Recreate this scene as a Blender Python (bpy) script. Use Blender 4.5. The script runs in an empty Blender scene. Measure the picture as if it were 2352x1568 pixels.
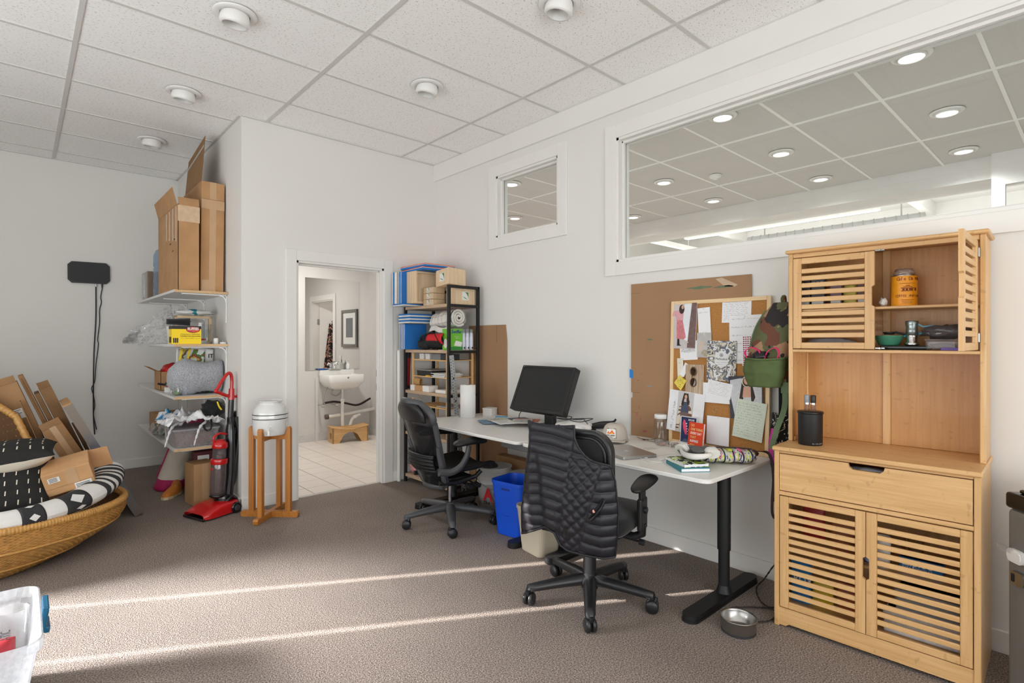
import bpy, bmesh, math, random
from mathutils import Vector, Matrix, noise

random.seed(11)
SC = bpy.context.scene
COL = SC.collection
PI = math.pi

# ------------------------------------------------------------------ camera
cam_d = bpy.data.cameras.new('camera')
cam_d.sensor_width = 36.0
cam_d.lens = 19.1
cam_d.clip_start = 0.05
cam = bpy.data.objects.new('camera', cam_d)
cam.location = (0, 0, 1.357)
cam.rotation_euler = (PI / 2, 0, math.radians(-42.2))
COL.objects.link(cam)
SC.camera = cam

# ------------------------------------------------------------------ view
SC.view_settings.view_transform = 'Standard'
SC.view_settings.look = 'None'
SC.view_settings.gamma = 1.0
SC.view_settings.use_curve_mapping = False
SC.view_settings.exposure = 0.15
SC.cycles.use_denoising = True
SC.cycles.max_bounces = 10
SC.cycles.diffuse_bounces = 6
SC.cycles.transparent_max_bounces = 16
SC.cycles.sample_clamp_indirect = 6.0
SC.cycles.caustics_reflective = False
SC.cycles.caustics_refractive = False

# ------------------------------------------------------------------ sky, sun, daylight
world = bpy.data.worlds.new('sky')
SC.world = world
world.use_nodes = True
_b = world.node_tree.nodes['Background']
_b.inputs[0].default_value = (0.78, 0.88, 1.0, 1)
_b.inputs[1].default_value = 1.0


def light(name, kind, loc, direction, power, color=(1, 1, 1), **kw):
    d = bpy.data.lights.new(name, kind)
    d.energy = power
    d.color = color
    for k, v in kw.items():
        setattr(d, k, v)
    o = bpy.data.objects.new(name, d)
    o.location = loc
    o.rotation_euler = Vector(direction).to_track_quat('-Z', 'Y').to_euler()
    COL.objects.link(o)
    return o


SUN_EL = math.radians(21)
SUN_DIR = Vector((0.868 * math.cos(SUN_EL), -0.496 * math.cos(SUN_EL), -math.sin(SUN_EL)))
light('sun', 'SUN', (-6, 6, 5), SUN_DIR, 26.0, (1.0, 0.96, 0.91), angle=math.radians(0.5))
# daylight entering through the shaded window openings of the front and the left wall
light('daylight_front', 'AREA', (-0.2, -2.52, 1.55), (0, 1, 0.4), 172, (0.93, 0.97, 1.0),
      shape='RECTANGLE', size=4.6, size_y=2.3)
light('daylight_left', 'AREA', (-2.22, 2.3, 1.5), (1, 0, 0.5), 100, (0.93, 0.97, 1.0),
      shape='RECTANGLE', size=4.6, size_y=2.2)
light('daylight_low_left', 'AREA', (-2.2, 4.15, 0.95), SUN_DIR, 42, (0.97, 0.985, 1.0),
      shape='RECTANGLE', size=2.0, size_y=1.0, spread=math.radians(16))

# ------------------------------------------------------------------ materials


def lin(c):
    return tuple(((x / 255) / 12.92 if x / 255 <= 0.04045 else ((x / 255 + 0.055) / 1.055) ** 2.4) for x in c[:3])


_MATS = {}


def _new(name):
    m = bpy.data.materials.new(name)
    m.use_nodes = True
    nt = m.node_tree
    return m, nt, nt.nodes['Principled BSDF']


def _n(nt, typ, **inputs):
    n = nt.nodes.new(typ)
    for k, v in inputs.items():
        k2 = k.replace('_', ' ')
        if k2 in n.inputs:
            n.inputs[k2].default_value = v
        else:
            setattr(n, k, v)
    return n


def _coords(nt, scale=(1, 1, 1), rot=(0, 0, 0)):
    tc = nt.nodes.new('ShaderNodeTexCoord')
    mp = nt.nodes.new('ShaderNodeMapping')
    mp.inputs['Scale'].default_value = scale
    mp.inputs['Rotation'].default_value = rot
    nt.links.new(tc.outputs['Object'], mp.inputs['Vector'])
    return mp.outputs['Vector']


def _ramp(nt, fac, stops):
    r = nt.nodes.new('ShaderNodeValToRGB')
    e = r.color_ramp.elements
    while len(e) < len(stops):
        e.new(0.5)
    for el, (p, c) in zip(e, stops):
        el.position = p
        el.color = (*c, 1)
    nt.links.new(fac, r.inputs[0])
    return r.outputs[0]


def _bump(nt, b, h, strength, dist=0.002):
    n = _n(nt, 'ShaderNodeBump', Strength=strength, Distance=dist)
    nt.links.new(h, n.inputs['Height'])
    nt.links.new(n.outputs[0], b.inputs['Normal'])
    return n


def scl(c, k):
    return tuple(max(0, min(1, x * k)) for x in c)


def pm(name, rgb, rough=0.6, metal=0.0, var=0.06, vs=6.0, bump=0.0, bs=60.0, stretch=(1, 1, 1), spec=0.5,
       alpha=1.0, trans=0.0, coat=0.0, sheen=0.0, bd=0.002):
    """plain procedural material: colour with a soft noise variation and optional fine relief"""
    if name in _MATS:
        return _MATS[name]
    m, nt, b = _new(name)
    c = lin(rgb)
    b.inputs['Roughness'].default_value = rough
    b.inputs['Metallic'].default_value = metal
    b.inputs['Specular IOR Level'].default_value = spec
    b.inputs['Alpha'].default_value = alpha
    b.inputs['Transmission Weight'].default_value = trans
    b.inputs['Coat Weight'].default_value = coat
    b.inputs['Sheen Weight'].default_value = sheen
    v = _coords(nt, stretch)
    n = _n(nt, 'ShaderNodeTexNoise', Scale=vs, Detail=4.0)
    nt.links.new(v, n.inputs['Vector'])
    col = _ramp(nt, n.outputs['Fac'], [(0.3, scl(c, 1 - var)), (0.7, scl(c, 1 + var))])
    nt.links.new(col, b.inputs['Base Color'])
    if bump:
        n2 = _n(nt, 'ShaderNodeTexNoise', Scale=bs, Detail=3.0)
        nt.links.new(v, n2.inputs['Vector'])
        _bump(nt, b, n2.outputs['Fac'], bump, bd)
    _MATS[name] = m
    return m


def carpet():
    m, nt, b = _new('carpet')
    v = _coords(nt)
    a = _n(nt, 'ShaderNodeTexNoise', Scale=160.0, Detail=2.0)
    w = _n(nt, 'ShaderNodeTexVoronoi', Scale=210.0)
    g = _n(nt, 'ShaderNodeTexNoise', Scale=1.3, Detail=3.0)
    for n in (a, w, g):
        nt.links.new(v, n.inputs['Vector'])
    c1 = _ramp(nt, a.outputs['Fac'], [(0.32, lin((94, 84, 77))), (0.5, lin((137, 125, 117))), (0.7, lin((178, 167, 159)))])
    c2 = _ramp(nt, g.outputs['Fac'], [(0.35, (0.9, 0.9, 0.9)), (0.65, (1.06, 1.05, 1.04))])
    mx = nt.nodes.new('ShaderNodeMix')
    mx.data_type = 'RGBA'
    mx.blend_type = 'MULTIPLY'
    mx.inputs['Factor'].default_value = 1
    nt.links.new(c1, mx.inputs['A'])
    nt.links.new(c2, mx.inputs['B'])
    nt.links.new(mx.outputs['Result'], b.inputs['Base Color'])
    b.inputs['Roughness'].default_value = 0.95
    b.inputs['Specular IOR Level'].default_value = 0.1
    _bump(nt, b, w.outputs['Distance'], 0.55, 0.004)
    return m


def ceiling_mat():
    m, nt, b = _new('fissured_tile')
    v = _coords(nt, (1, 1, 1))
    vs = _coords(nt, (1, 2.2, 1), (0, 0, 0.5))
    a = _n(nt, 'ShaderNodeTexNoise', Scale=62.0, Detail=2.0, Roughness=0.6)
    p = _n(nt, 'ShaderNodeTexVoronoi', Scale=170.0)
    nt.links.new(vs, a.inputs['Vector'])
    nt.links.new(v, p.inputs['Vector'])
    mx = _n(nt, 'ShaderNodeMath', operation='MINIMUM')
    f1 = _n(nt, 'ShaderNodeMapRange')
    f1.inputs['From Min'].default_value = 0.33
    f1.inputs['From Max'].default_value = 0.40
    nt.links.new(a.outputs['Fac'], f1.inputs['Value'])
    f2 = _n(nt, 'ShaderNodeMapRange')
    f2.inputs['From Min'].default_value = 0.08
    f2.inputs['From Max'].default_value = 0.2
    nt.links.new(p.outputs['Distance'], f2.inputs['Value'])
    nt.links.new(f1.outputs[0], mx.inputs[0])
    nt.links.new(f2.outputs[0], mx.inputs[1])
    col = _ramp(nt, mx.outputs[0], [(0.0, lin((190, 188, 184))), (0.8, lin((252, 251, 249)))])
    nt.links.new(col, b.inputs['Base Color'])
    b.inputs['Roughness'].default_value = 0.95
    b.inputs['Specular IOR Level'].default_value = 0.1
    _bump(nt, b, mx.outputs[0], 0.35, 0.003)
    return m


def wood(name, dark, light_, axis='z', rough=0.42, fine=55.0, nodes=0.35, coat=0.1):
    """grain stretched along one axis with a few darker growth marks"""
    key = name + axis
    if key in _MATS:
        return _MATS[key]
    m, nt, b = _new(key)
    st = [1.0, 1.0, 1.0]
    st['xyz'.index(axis)] = 0.05
    v = _coords(nt, tuple(st))
    a = _n(nt, 'ShaderNodeTexNoise', Scale=fine, Detail=4.0, Roughness=0.65)
    nt.links.new(v, a.inputs['Vector'])
    col = _ramp(nt, a.outputs['Fac'], [(0.28, lin(dark)), (0.72, lin(light_))])
    st2 = [26.0, 26.0, 26.0]
    st2['xyz'.index(axis)] = 42.0
    v2 = _coords(nt, tuple(st2))
    k = _n(nt, 'ShaderNodeTexNoise', Scale=1.0, Detail=1.0)
    nt.links.new(v2, k.inputs['Vector'])
    kk = _n(nt, 'ShaderNodeMapRange')
    kk.inputs['From Min'].default_value = 0.66
    kk.inputs['From Max'].default_value = 0.74
    kk.inputs['To Max'].default_value = nodes
    nt.links.new(k.outputs['Fac'], kk.inputs['Value'])
    mx = nt.nodes.new('ShaderNodeMix')
    mx.data_type = 'RGBA'
    nt.links.new(kk.outputs[0], mx.inputs['Factor'])
    nt.links.new(col, mx.inputs['A'])
    mx.inputs['B'].default_value = (*scl(lin(dark), 0.6), 1)
    nt.links.new(mx.outputs['Result'], b.inputs['Base Color'])
    b.inputs['Roughness'].default_value = rough
    b.inputs['Coat Weight'].default_value = coat
    _bump(nt, b, a.outputs['Fac'], 0.08, 0.001)
    _MATS[key] = m
    return m


def bamboo(axis='z'):
    return wood('bamboo', (200, 154, 98), (226, 184, 130), axis)


def cardboard(k=1.0, name='cardboard'):
    if name in _MATS:
        return _MATS[name]
    m, nt, b = _new(name)
    v = _coords(nt)
    a = _n(nt, 'ShaderNodeTexNoise', Scale=7.0, Detail=5.0)
    w = _n(nt, 'ShaderNodeTexNoise', Scale=420.0, Detail=1.0)
    nt.links.new(v, a.inputs['Vector'])
    nt.links.new(_coords(nt, (1, 1, 0.08)), w.inputs['Vector'])
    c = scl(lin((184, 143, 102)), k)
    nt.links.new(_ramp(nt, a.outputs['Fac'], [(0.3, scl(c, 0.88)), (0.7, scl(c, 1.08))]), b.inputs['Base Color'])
    b.inputs['Roughness'].default_value = 0.8
    b.inputs['Specular IOR Level'].default_value = 0.2
    _bump(nt, b, w.outputs['Fac'], 0.12, 0.001)
    _MATS[name] = m
    return m


def glass_mat(name, tint=(0.96, 0.98, 0.98), refl=0.07, rough=0.0, dens=0.0, dcol=(0.8, 0.8, 0.8)):
    """thin clear sheet: see-through with a faint mirror and, if asked, a little milkiness"""
    if name in _MATS:
        return _MATS[name]
    m = bpy.data.materials.new(name)
    m.use_nodes = True
    nt = m.node_tree
    nt.nodes.clear()
    out = nt.nodes.new('ShaderNodeOutputMaterial')
    tr = nt.nodes.new('ShaderNodeBsdfTransparent')
    tr.inputs[0].default_value = (*tint, 1)
    gl = nt.nodes.new('ShaderNodeBsdfGlossy')
    gl.inputs['Roughness'].default_value = rough
    lf = nt.nodes.new('ShaderNodeLayerWeight')
    lw = _n(nt, 'ShaderNodeMath', operation='POWER')
    lw.inputs[1].default_value = 4.0
    nt.links.new(lf.outputs['Facing'], lw.inputs[0])
    ad = _n(nt, 'ShaderNodeMath', operation='MULTIPLY_ADD')
    ad.inputs[1].default_value = 0.9
    ad.inputs[2].default_value = refl * 0.4
    nt.links.new(lw.outputs[0], ad.inputs[0])
    mx = nt.nodes.new('ShaderNodeMixShader')
    nt.links.new(ad.outputs[0], mx.inputs[0])
    nt.links.new(tr.outputs[0], mx.inputs[1])
    nt.links.new(gl.outputs[0], mx.inputs[2])
    last = mx
    if dens:
        df = nt.nodes.new('ShaderNodeBsdfDiffuse')
        df.inputs[0].default_value = (*dcol, 1)
        tl = nt.nodes.new('ShaderNodeBsdfTranslucent')
        tl.inputs[0].default_value = (*dcol, 1)
        a2 = nt.nodes.new('ShaderNodeMixShader')
        a2.inputs[0].default_value = 0.4
        nt.links.new(df.outputs[0], a2.inputs[1])
        nt.links.new(tl.outputs[0], a2.inputs[2])
        v = _coords(nt)
        nz = _n(nt, 'ShaderNodeTexNoise', Scale=60.0, Detail=3.0)
        nt.links.new(v, nz.inputs['Vector'])
        mr = _n(nt, 'ShaderNodeMapRange')
        mr.inputs['From Min'].default_value = 0.3
        mr.inputs['From Max'].default_value = 0.7
        mr.inputs['To Min'].default_value = dens * 0.88
        mr.inputs['To Max'].default_value = min(1, dens * 1.12)
        nt.links.new(nz.outputs['Fac'], mr.inputs['Value'])
        m2 = nt.nodes.new('ShaderNodeMixShader')
        nt.links.new(mr.outputs[0], m2.inputs[0])
        nt.links.new(mx.outputs[0], m2.inputs[1])
        nt.links.new(a2.outputs[0], m2.inputs[2])
        last = m2
    nt.links.new(last.outputs[0], out.inputs['Surface'])
    _MATS[name] = m
    return m


def emit(name, rgb, strength):
    if name in _MATS:
        return _MATS[name]
    m, nt, b = _new(name)
    b.inputs['Base Color'].default_value = (*lin(rgb), 1)
    b.inputs['Emission Color'].default_value = (*lin(rgb), 1)
    b.inputs['Emission Strength'].default_value = strength
    _MATS[name] = m
    return m


def patches(name, cols, scale=9.0, rough=0.8, stretch=(1, 1, 1), bump=0.0, warp=0.0, bs=300.0):
    """irregular flat colour patches (camouflage, printed cloth, mixed stuff)"""
    if name in _MATS:
        return _MATS[name]
    m, nt, b = _new(name)
    v = _coords(nt, stretch)
    n = _n(nt, 'ShaderNodeTexNoise', Scale=scale, Detail=1.5, Distortion=warp)
    nt.links.new(v, n.inputs['Vector'])
    r = nt.nodes.new('ShaderNodeValToRGB')
    r.color_ramp.interpolation = 'CONSTANT'
    e = r.color_ramp.elements
    while len(e) < len(cols):
        e.new(0.5)
    for el, (p, c) in zip(e, cols):
        el.position = p
        el.color = (*lin(c), 1)
    nt.links.new(n.outputs['Fac'], r.inputs[0])
    nt.links.new(r.outputs[0], b.inputs['Base Color'])
    b.inputs['Roughness'].default_value = rough
    if bump:
        n2 = _n(nt, 'ShaderNodeTexNoise', Scale=bs, Detail=2.0)
        nt.links.new(v, n2.inputs['Vector'])
        _bump(nt, b, n2.outputs['Fac'], bump, 0.002)
    _MATS[name] = m
    return m


def camo():
    m, nt, b = _new('camouflage')
    v = _coords(nt, (1, 1, .75))
    last = (*lin((88, 92, 60)), 1)
    for i, (c, th) in enumerate((((104, 64, 46), .52), ((156, 122, 90), .58), ((40, 36, 36), .60))):
        n = _n(nt, 'ShaderNodeTexNoise', Scale=13.0 + 2 * i, Detail=1.5, noise_dimensions='4D', W=i * 7.3, Distortion=.5)
        nt.links.new(v, n.inputs['Vector'])
        g = _n(nt, 'ShaderNodeMath', operation='GREATER_THAN')
        g.inputs[1].default_value = th
        nt.links.new(n.outputs['Fac'], g.inputs[0])
        x = nt.nodes.new('ShaderNodeMix')
        x.data_type = 'RGBA'
        nt.links.new(g.outputs[0], x.inputs['Factor'])
        if i:
            nt.links.new(last, x.inputs['A'])
        else:
            x.inputs['A'].default_value = last
        x.inputs['B'].default_value = (*lin(c), 1)
        last = x.outputs['Result']
    nt.links.new(last, b.inputs['Base Color'])
    b.inputs['Roughness'].default_value = .85
    return m


WALL = pm('wall_paint', (228, 226, 222), 0.75, var=0.012, vs=1.5, bump=0.10, bs=26, spec=0.25)
TRIM = pm('trim_paint', (232, 230, 226), 0.5, var=0.008, spec=0.35)
TILE = ceiling_mat()
TBAR = pm('tbar', (212, 210, 206), 0.6, var=0.01)
CARPET = carpet()
PLAS = pm('white_bag_film', (234, 234, 236), .35, var=.03, bump=.3, bs=40)
PLATE = pm('white_plastic', (232, 231, 228), 0.4, var=0.01)
BLACK = pm('black_plastic', (26, 26, 27), 0.45, var=0.08)
BLACKM = pm('black_metal', (24, 24, 25), 0.5, var=0.05, spec=0.4)
CHROME = pm('chrome', (215, 215, 215), 0.15, 1.0, var=0.02)
STEEL = pm('steel', (170, 168, 165), 0.3, 1.0, var=0.04, vs=20)
CARD = cardboard()
CARDM = cardboard(0.8, 'cardboard_mid')  # darker cardboard tone for the leaning cartons
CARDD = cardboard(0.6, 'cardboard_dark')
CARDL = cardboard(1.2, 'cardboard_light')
WHITE = pm('white_matte', (236, 235, 232), 0.7, var=0.01)
PAPER = pm('paper', (236, 236, 238), 0.8, var=0.01)
GLASS = glass_mat('clear_glass')
CLEAR = glass_mat('clear_plastic', (0.93, 0.93, 0.93), 0.1, 0.08, 0.12, (0.85, 0.85, 0.86))
INK = pm('ink', (50, 50, 62), 0.8)
RED = pm('red_plastic', (190, 22, 26), 0.25, var=0.05, coat=0.4)
NATW = wood('pale_wood', (212, 178, 132), (236, 208, 168), 'y', 0.6)
TAPE = pm('clear_tape', (196, 160, 122), 0.22, var=0.05, coat=0.3)

# ------------------------------------------------------------------ mesh helpers


class MB:
    def __init__(s, M=None):
        s.v, s.f, s.mi, s.sm = [], [], [], []
        s.M = M or Matrix()
        s.k = 0

    def add(s, vs, fs, smooth=False):
        o = len(s.v)
        s.v += [s.M @ Vector(p) for p in vs]
        s.f += [tuple(i + o for i in f) for f in fs]
        s.mi += [s.k] * len(fs)
        s.sm += [smooth] * len(fs)
        return s

    def mat(s, k):
        s.k = k
        return s

    def at(s, M):
        s.M = M
        return s

    def box(s, x0, x1, y0, y1, z0, z1):
        v = [(x, y, z) for z in (z0, z1) for y in (y0, y1) for x in (x0, x1)]
        return s.add(v, [(0, 2, 3, 1), (4, 5, 7, 6), (0, 1, 5, 4), (2, 6, 7, 3), (0, 4, 6, 2), (1, 3, 7, 5)])

    def rbox(s, x0, x1, y0, y1, z0, z1, r=0.005, n=2, smooth=False):
        bm = bmesh.new()
        bmesh.ops.create_cube(bm, size=1)
        for q in bm.verts:
            q.co = Vector(((x0 + x1) / 2 + q.co.x * (x1 - x0), (y0 + y1) / 2 + q.co.y * (y1 - y0), (z0 + z1) / 2 + q.co.z * (z1 - z0)))
        r = min(r, 0.49 * min(x1 - x0, y1 - y0, z1 - z0))
        bmesh.ops.bevel(bm, geom=bm.edges[:], offset=r, segments=n, profile=0.5, affect='EDGES')
        s.bm(bm, smooth)
        return s

    def bm(s, bm, smooth=False):
        bm.verts.index_update()
        s.add([q.co.copy() for q in bm.verts], [tuple(q.index for q in f.verts) for f in bm.faces], smooth)
        bm.free()

    def cyl(s, p0, p1, r0, r1=None, n=16, caps=True, smooth=True):
        r1 = r0 if r1 is None else r1
        p0, p1 = Vector(p0), Vector(p1)
        a = (p1 - p0).normalized()
        u = a.orthogonal().normalized()
        w = a.cross(u)
        vs = []
        for p, r in ((p0, r0), (p1, r1)):
            for i in range(n):
                t = 2 * PI * i / n
                vs.append(p + (u * math.cos(t) + w * math.sin(t)) * r)
        s.add(vs, [(i, (i + 1) % n, n + (i + 1) % n, n + i) for i in range(n)], smooth)
        if caps:
            s.add(vs[:n], [tuple(range(n))[::-1]])
            s.add(vs[n:], [tuple(range(n))])
        return s

    def tube(s, pts, r, n=8, closed=False, caps=True, sx=1.0, up=None):
        """r: radius or list; sx squashes the section along the 'up' side"""
        pts = [Vector(p) for p in pts]
        N = len(pts)
        rr = r if isinstance(r, (list, tuple)) else [r] * N
        T = []
        for i in range(N):
            a = pts[(i - 1) % N] if (closed or i > 0) else pts[i]
            b = pts[(i + 1) % N] if (closed or i < N - 1) else pts[i]
            t = (b - a)
            T.append(t.normalized() if t.length > 1e-9 else Vector((0, 0, 1)))
        u = (Vector(up) if up else T[0].orthogonal())
        u = (u - T[0] * u.dot(T[0])).normalized()
        vs = []
        for i in range(N):
            if up:
                u = Vector(up)
            u = (u - T[i] * u.dot(T[i]))
            u = u.normalized() if u.length > 1e-6 else T[i].orthogonal().normalized()
            w = T[i].cross(u)
            for j in range(n):
                t = 2 * PI * (j + 0.5) / n
                vs.append(pts[i] + (u * math.cos(t) * sx + w * math.sin(t)) * rr[i])
        fs = []
        for i in range(N if closed else N - 1):
            for j in range(n):
                a, b = i * n + j, i * n + (j + 1) % n
                c, d = ((i + 1) % N) * n + (j + 1) % n, ((i + 1) % N) * n + j
                fs.append((a, b, c, d))
        s.add(vs, fs, True)
        if caps and not closed:
            s.add(vs[:n], [tuple(range(n))[::-1]])
            s.add(vs[-n:], [tuple(range(n))])
        return s

    def lathe(s, prof, n=28, c=(0, 0, 0), smooth=True, caps=True):
        c = Vector(c)
        vs = []
        for r, z in prof:
            for i in range(n):
                t = 2 * PI * i / n
                vs.append(c + Vector((r * math.cos(t), r * math.sin(t), z)))
        fs = []
        for k in range(len(prof) - 1):
            for i in range(n):
                a, b = k * n + i, k * n + (i + 1) % n
                fs.append((a, b, b + n, a + n))
        s.add(vs, fs, smooth)
        if caps and prof[0][0] > .0011:
            s.add(vs[:n], [tuple(range(n))[::-1]])
        if caps and prof[-1][0] > .0011:
            s.add(vs[-n:], [tuple(range(n))])
        return s

    def prism(s, poly, z0, z1, smooth=False):
        n = len(poly)
        vs = [(x, y, z0) for x, y in poly] + [(x, y, z1) for x, y in poly]
        s.add(vs, [(i, (i + 1) % n, n + (i + 1) % n, n + i) for i in range(n)], smooth)
        s.add(vs, [tuple(range(n))[::-1], tuple(range(n, 2 * n))])
        return s

    def grid(s, fn, nu, nv, thick=0.0, cu=False, cv=False, smooth=True):
        """surface fn(u, v) for u, v in 0..1, given a thickness along its normals"""
        P = [[Vector(fn(i / nu, j / nv)) for j in range(nv + 1)] for i in range(nu + 1)]
        W = nv + 1
        vs = [p for row in P for p in row]
        fs = []
        for i in range(nu):
            for j in range(nv):
                fs.append((i * W + j, (i + 1) * W + j, (i + 1) * W + j + 1, i * W + j + 1))
        if thick:
            nr = [Vector() for _ in vs]
            for f in fs:
                q = (vs[f[2]] - vs[f[0]]).cross(vs[f[3]] - vs[f[1]])
                for i in f:
                    nr[i] += q
            o = len(vs)
            vs += [vs[i] - (nr[i].normalized() if nr[i].length > 1e-12 else Vector((0, 0, 1))) * thick for i in range(o)]
            fs += [tuple(i + o for i in f)[::-1] for f in fs]
            if not cv:
                for i in range(nu):
                    for j, fl in ((0, 1), (nv, 0)):
                        a, b = i * W + j, (i + 1) * W + j
                        q = (a, a + o, b + o, b)
                        fs.append(q if fl else q[::-1])
            if not cu:
                for j in range(nv):
                    for i, fl in ((0, 0), (nu, 1)):
                        a, b = i * W + j, i * W + j + 1
                        q = (a, a + o, b + o, b)
                        fs.append(q if fl else q[::-1])
        s.add(vs, fs, smooth)
        return s

    def blob(s, c, r, amp=0.2, fr=3.0, seed=0, sub=3, zmin=None, smooth=True):
        bm = bmesh.new()
        bmesh.ops.create_icosphere(bm, subdivisions=sub, radius=1.0)
        off = Vector((seed * 7.3, seed * 3.1, seed * 5.7))
        for q in bm.verts:
            d = q.co.normalized()
            k = 1 + amp * (noise.noise(d * fr + off) + 0.5 * noise.noise(d * fr * 2.3 + off))
            q.co = Vector((c[0] + d.x * k * r[0], c[1] + d.y * k * r[1], c[2] + d.z * k * r[2]))
            if zmin is not None and q.co.z < zmin:
                q.co.z = zmin
        s.bm(bm, smooth)
        return s

    def build(s, name, mats, parent=None, label=None, cat=None, group=None, kind=None):
        me = bpy.data.meshes.new(name)
        me.from_pydata([tuple(p) for p in s.v], [], s.f)
        if not isinstance(mats, (list, tuple)):
            mats = [mats]
        for m in mats:
            me.materials.append(m)
        me.polygons.foreach_set('material_index', s.mi)
        me.polygons.foreach_set('use_smooth', s.sm)
        me.update()
        o = bpy.data.objects.new(name, me)
        COL.objects.link(o)
        o.parent = parent
        return tag(o, label, cat, group, kind)


def tag(o, label=None, cat=None, group=None, kind=None):
    for k, v in (('label', label), ('category', cat), ('group', group), ('kind', kind)):
        if v:
            o[k] = v
    return o


def T(x=0, y=0, z=0, rz=0, ry=0, rx=0):
    """matrix: rotate about x, then y, then z (degrees), then move"""
    R = math.radians
    return Matrix.Translation((x, y, z)) @ Matrix.Rotation(R(rz), 4, 'Z') @ Matrix.Rotation(R(ry), 4, 'Y') @ Matrix.Rotation(R(rx), 4, 'X')


def thing(name, label, cat, M=None, group=None, kind=None):
    o = bpy.data.objects.new(name, None)
    o.empty_display_size = 0.1
    COL.objects.link(o)
    if M is not None:
        o.matrix_world = M
        o.matrix_basis = M
    return tag(o, label, cat, group, kind)


def dup(root, M=None, label=None, group=None, parent=None):
    r = root.copy()
    COL.objects.link(r)
    r.parent = parent
    if M is not None:
        r.matrix_basis = M
    if label:
        r['label'] = label
    if group:
        r['group'] = group
    for ch in list(root.children):
        dup(ch, parent=r)
    return r


_TEXTS = []


def text(body, size, M, mat, parent, name='lettering', align='LEFT', ext=0.0003, sx=1.0, bold=0.0, shear=0.0):
    """flat lettering in the local XY plane of M"""
    cu = bpy.data.curves.new(name, 'FONT')
    cu.body = body
    cu.size = size
    cu.align_x = align
    cu.extrude = ext
    cu.offset = bold
    cu.shear = shear
    cu.resolution_u = 3
    cu.materials.append(mat)
    o = bpy.data.objects.new(name, cu)
    COL.objects.link(o)
    o.parent = parent
    o.matrix_basis = M @ Matrix.Diagonal((sx, 1, 1, 1))
    _TEXTS.append(o)
    return o


def flush_texts():
    """turn every piece of lettering into a mesh"""
    bpy.context.view_layer.update()
    dg = bpy.context.evaluated_depsgraph_get()
    todo = []
    for o in _TEXTS:
        todo.append((o, bpy.data.meshes.new_from_object(o.evaluated_get(dg))))
    for o, me in todo:
        n = o.name
        p, M = o.parent, o.matrix_basis.copy()
        keys = {k: o[k] for k in o.keys() if k in ('label', 'kind')}
        bpy.data.objects.remove(o)
        q = bpy.data.objects.new(n, me)
        COL.objects.link(q)
        q.parent = p
        q.matrix_basis = M
        for k, v in keys.items():
            q[k] = v


def rrect(w, h, r, n=5, cx=0.0, cy=0.0):
    p = []
    for sx, sy, a0 in ((1, 1, 0), (-1, 1, 90), (-1, -1, 180), (1, -1, 270)):
        for i in range(n + 1):
            a = math.radians(a0 + 90 * i / n)
            p.append((cx + sx * (w / 2 - r) + r * math.cos(a), cy + sy * (h / 2 - r) + r * math.sin(a)))
    return p


def curve(pts, n=8):
    """Catmull-Rom through the points"""
    P = [Vector(p) for p in pts]
    P = [P[0] * 2 - P[1]] + P + [P[-1] * 2 - P[-2]]
    out = []
    for i in range(1, len(P) - 2):
        for k in range(n):
            t = k / n
            a, b, c, d = P[i - 1], P[i], P[i + 1], P[i + 2]
            out.append(0.5 * ((2 * b) + (c - a) * t + (2 * a - 5 * b + 4 * c - d) * t * t + (3 * b - a - 3 * c + d) * t ** 3))
    out.append(P[-2])
    return out


def ribbon(mb, pts, w, th, side):
    """flat strap: pts centre line, side = direction of its width"""
    pts = [Vector(p) for p in pts]
    sd = Vector(side).normalized()
    vs, fs = [], []
    for i, p in enumerate(pts):
        t = (pts[min(i + 1, len(pts) - 1)] - pts[max(i - 1, 0)]).normalized()
        n = t.cross(sd).normalized()
        s2 = n.cross(t).normalized()
        for a, b in ((-1, -1), (1, -1), (1, 1), (-1, 1)):
            vs.append(p + s2 * (a * w / 2) + n * (b * th / 2))
    for i in range(len(pts) - 1):
        for j in range(4):
            fs.append((i * 4 + j, i * 4 + (j + 1) % 4, i * 4 + 4 + (j + 1) % 4, i * 4 + 4 + j))
    fs.append((3, 2, 1, 0))
    e = 4 * (len(pts) - 1)
    fs.append((e, e + 1, e + 2, e + 3))
    mb.add(vs, fs, False)
    return mb


# ================================================================== the room
XW, YD, YB, XS, ZC = 3.18, 4.69, 7.05, 1.32, 3.18
XL, YF = -2.3, -2.6
DO_X0, DO_X1 = 1.757, 2.589

MB().box(XL, XW, YF, YD, -.06, 0).box(XL, XS, YD, YB, -.06, 0).box(DO_X0, DO_X1, YD, YD + .055, -.06, 0).build(
    'floor', CARPET, label='brown loop carpet covering the office floor', cat='floor', kind='structure')


def wall_y(mb, x0, x1, y0, y1, z0, z1, holes):
    """wall standing between x0 and x1, running along y, with (y0, y1, z0, z1) holes"""
    ys = sorted({y0, y1, *[h[0] for h in holes], *[h[1] for h in holes]})
    for a, b in zip(ys, ys[1:]):
        hs = sorted([h for h in holes if h[0] <= a and h[1] >= b], key=lambda h: h[2])  # dark sheet added behind the strands to block light through the weave
        z = z0
        for h in hs:
            if h[2] > z:
                mb.box(x0, x1, a, b, z, h[2])
            z = h[3]
        if z < z1:
            mb.box(x0, x1, a, b, z, z1)
    return mb


SWAP = Matrix(((0, 1, 0, 0), (1, 0, 0, 0), (0, 0, 1, 0), (0, 0, 0, 1)))

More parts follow.
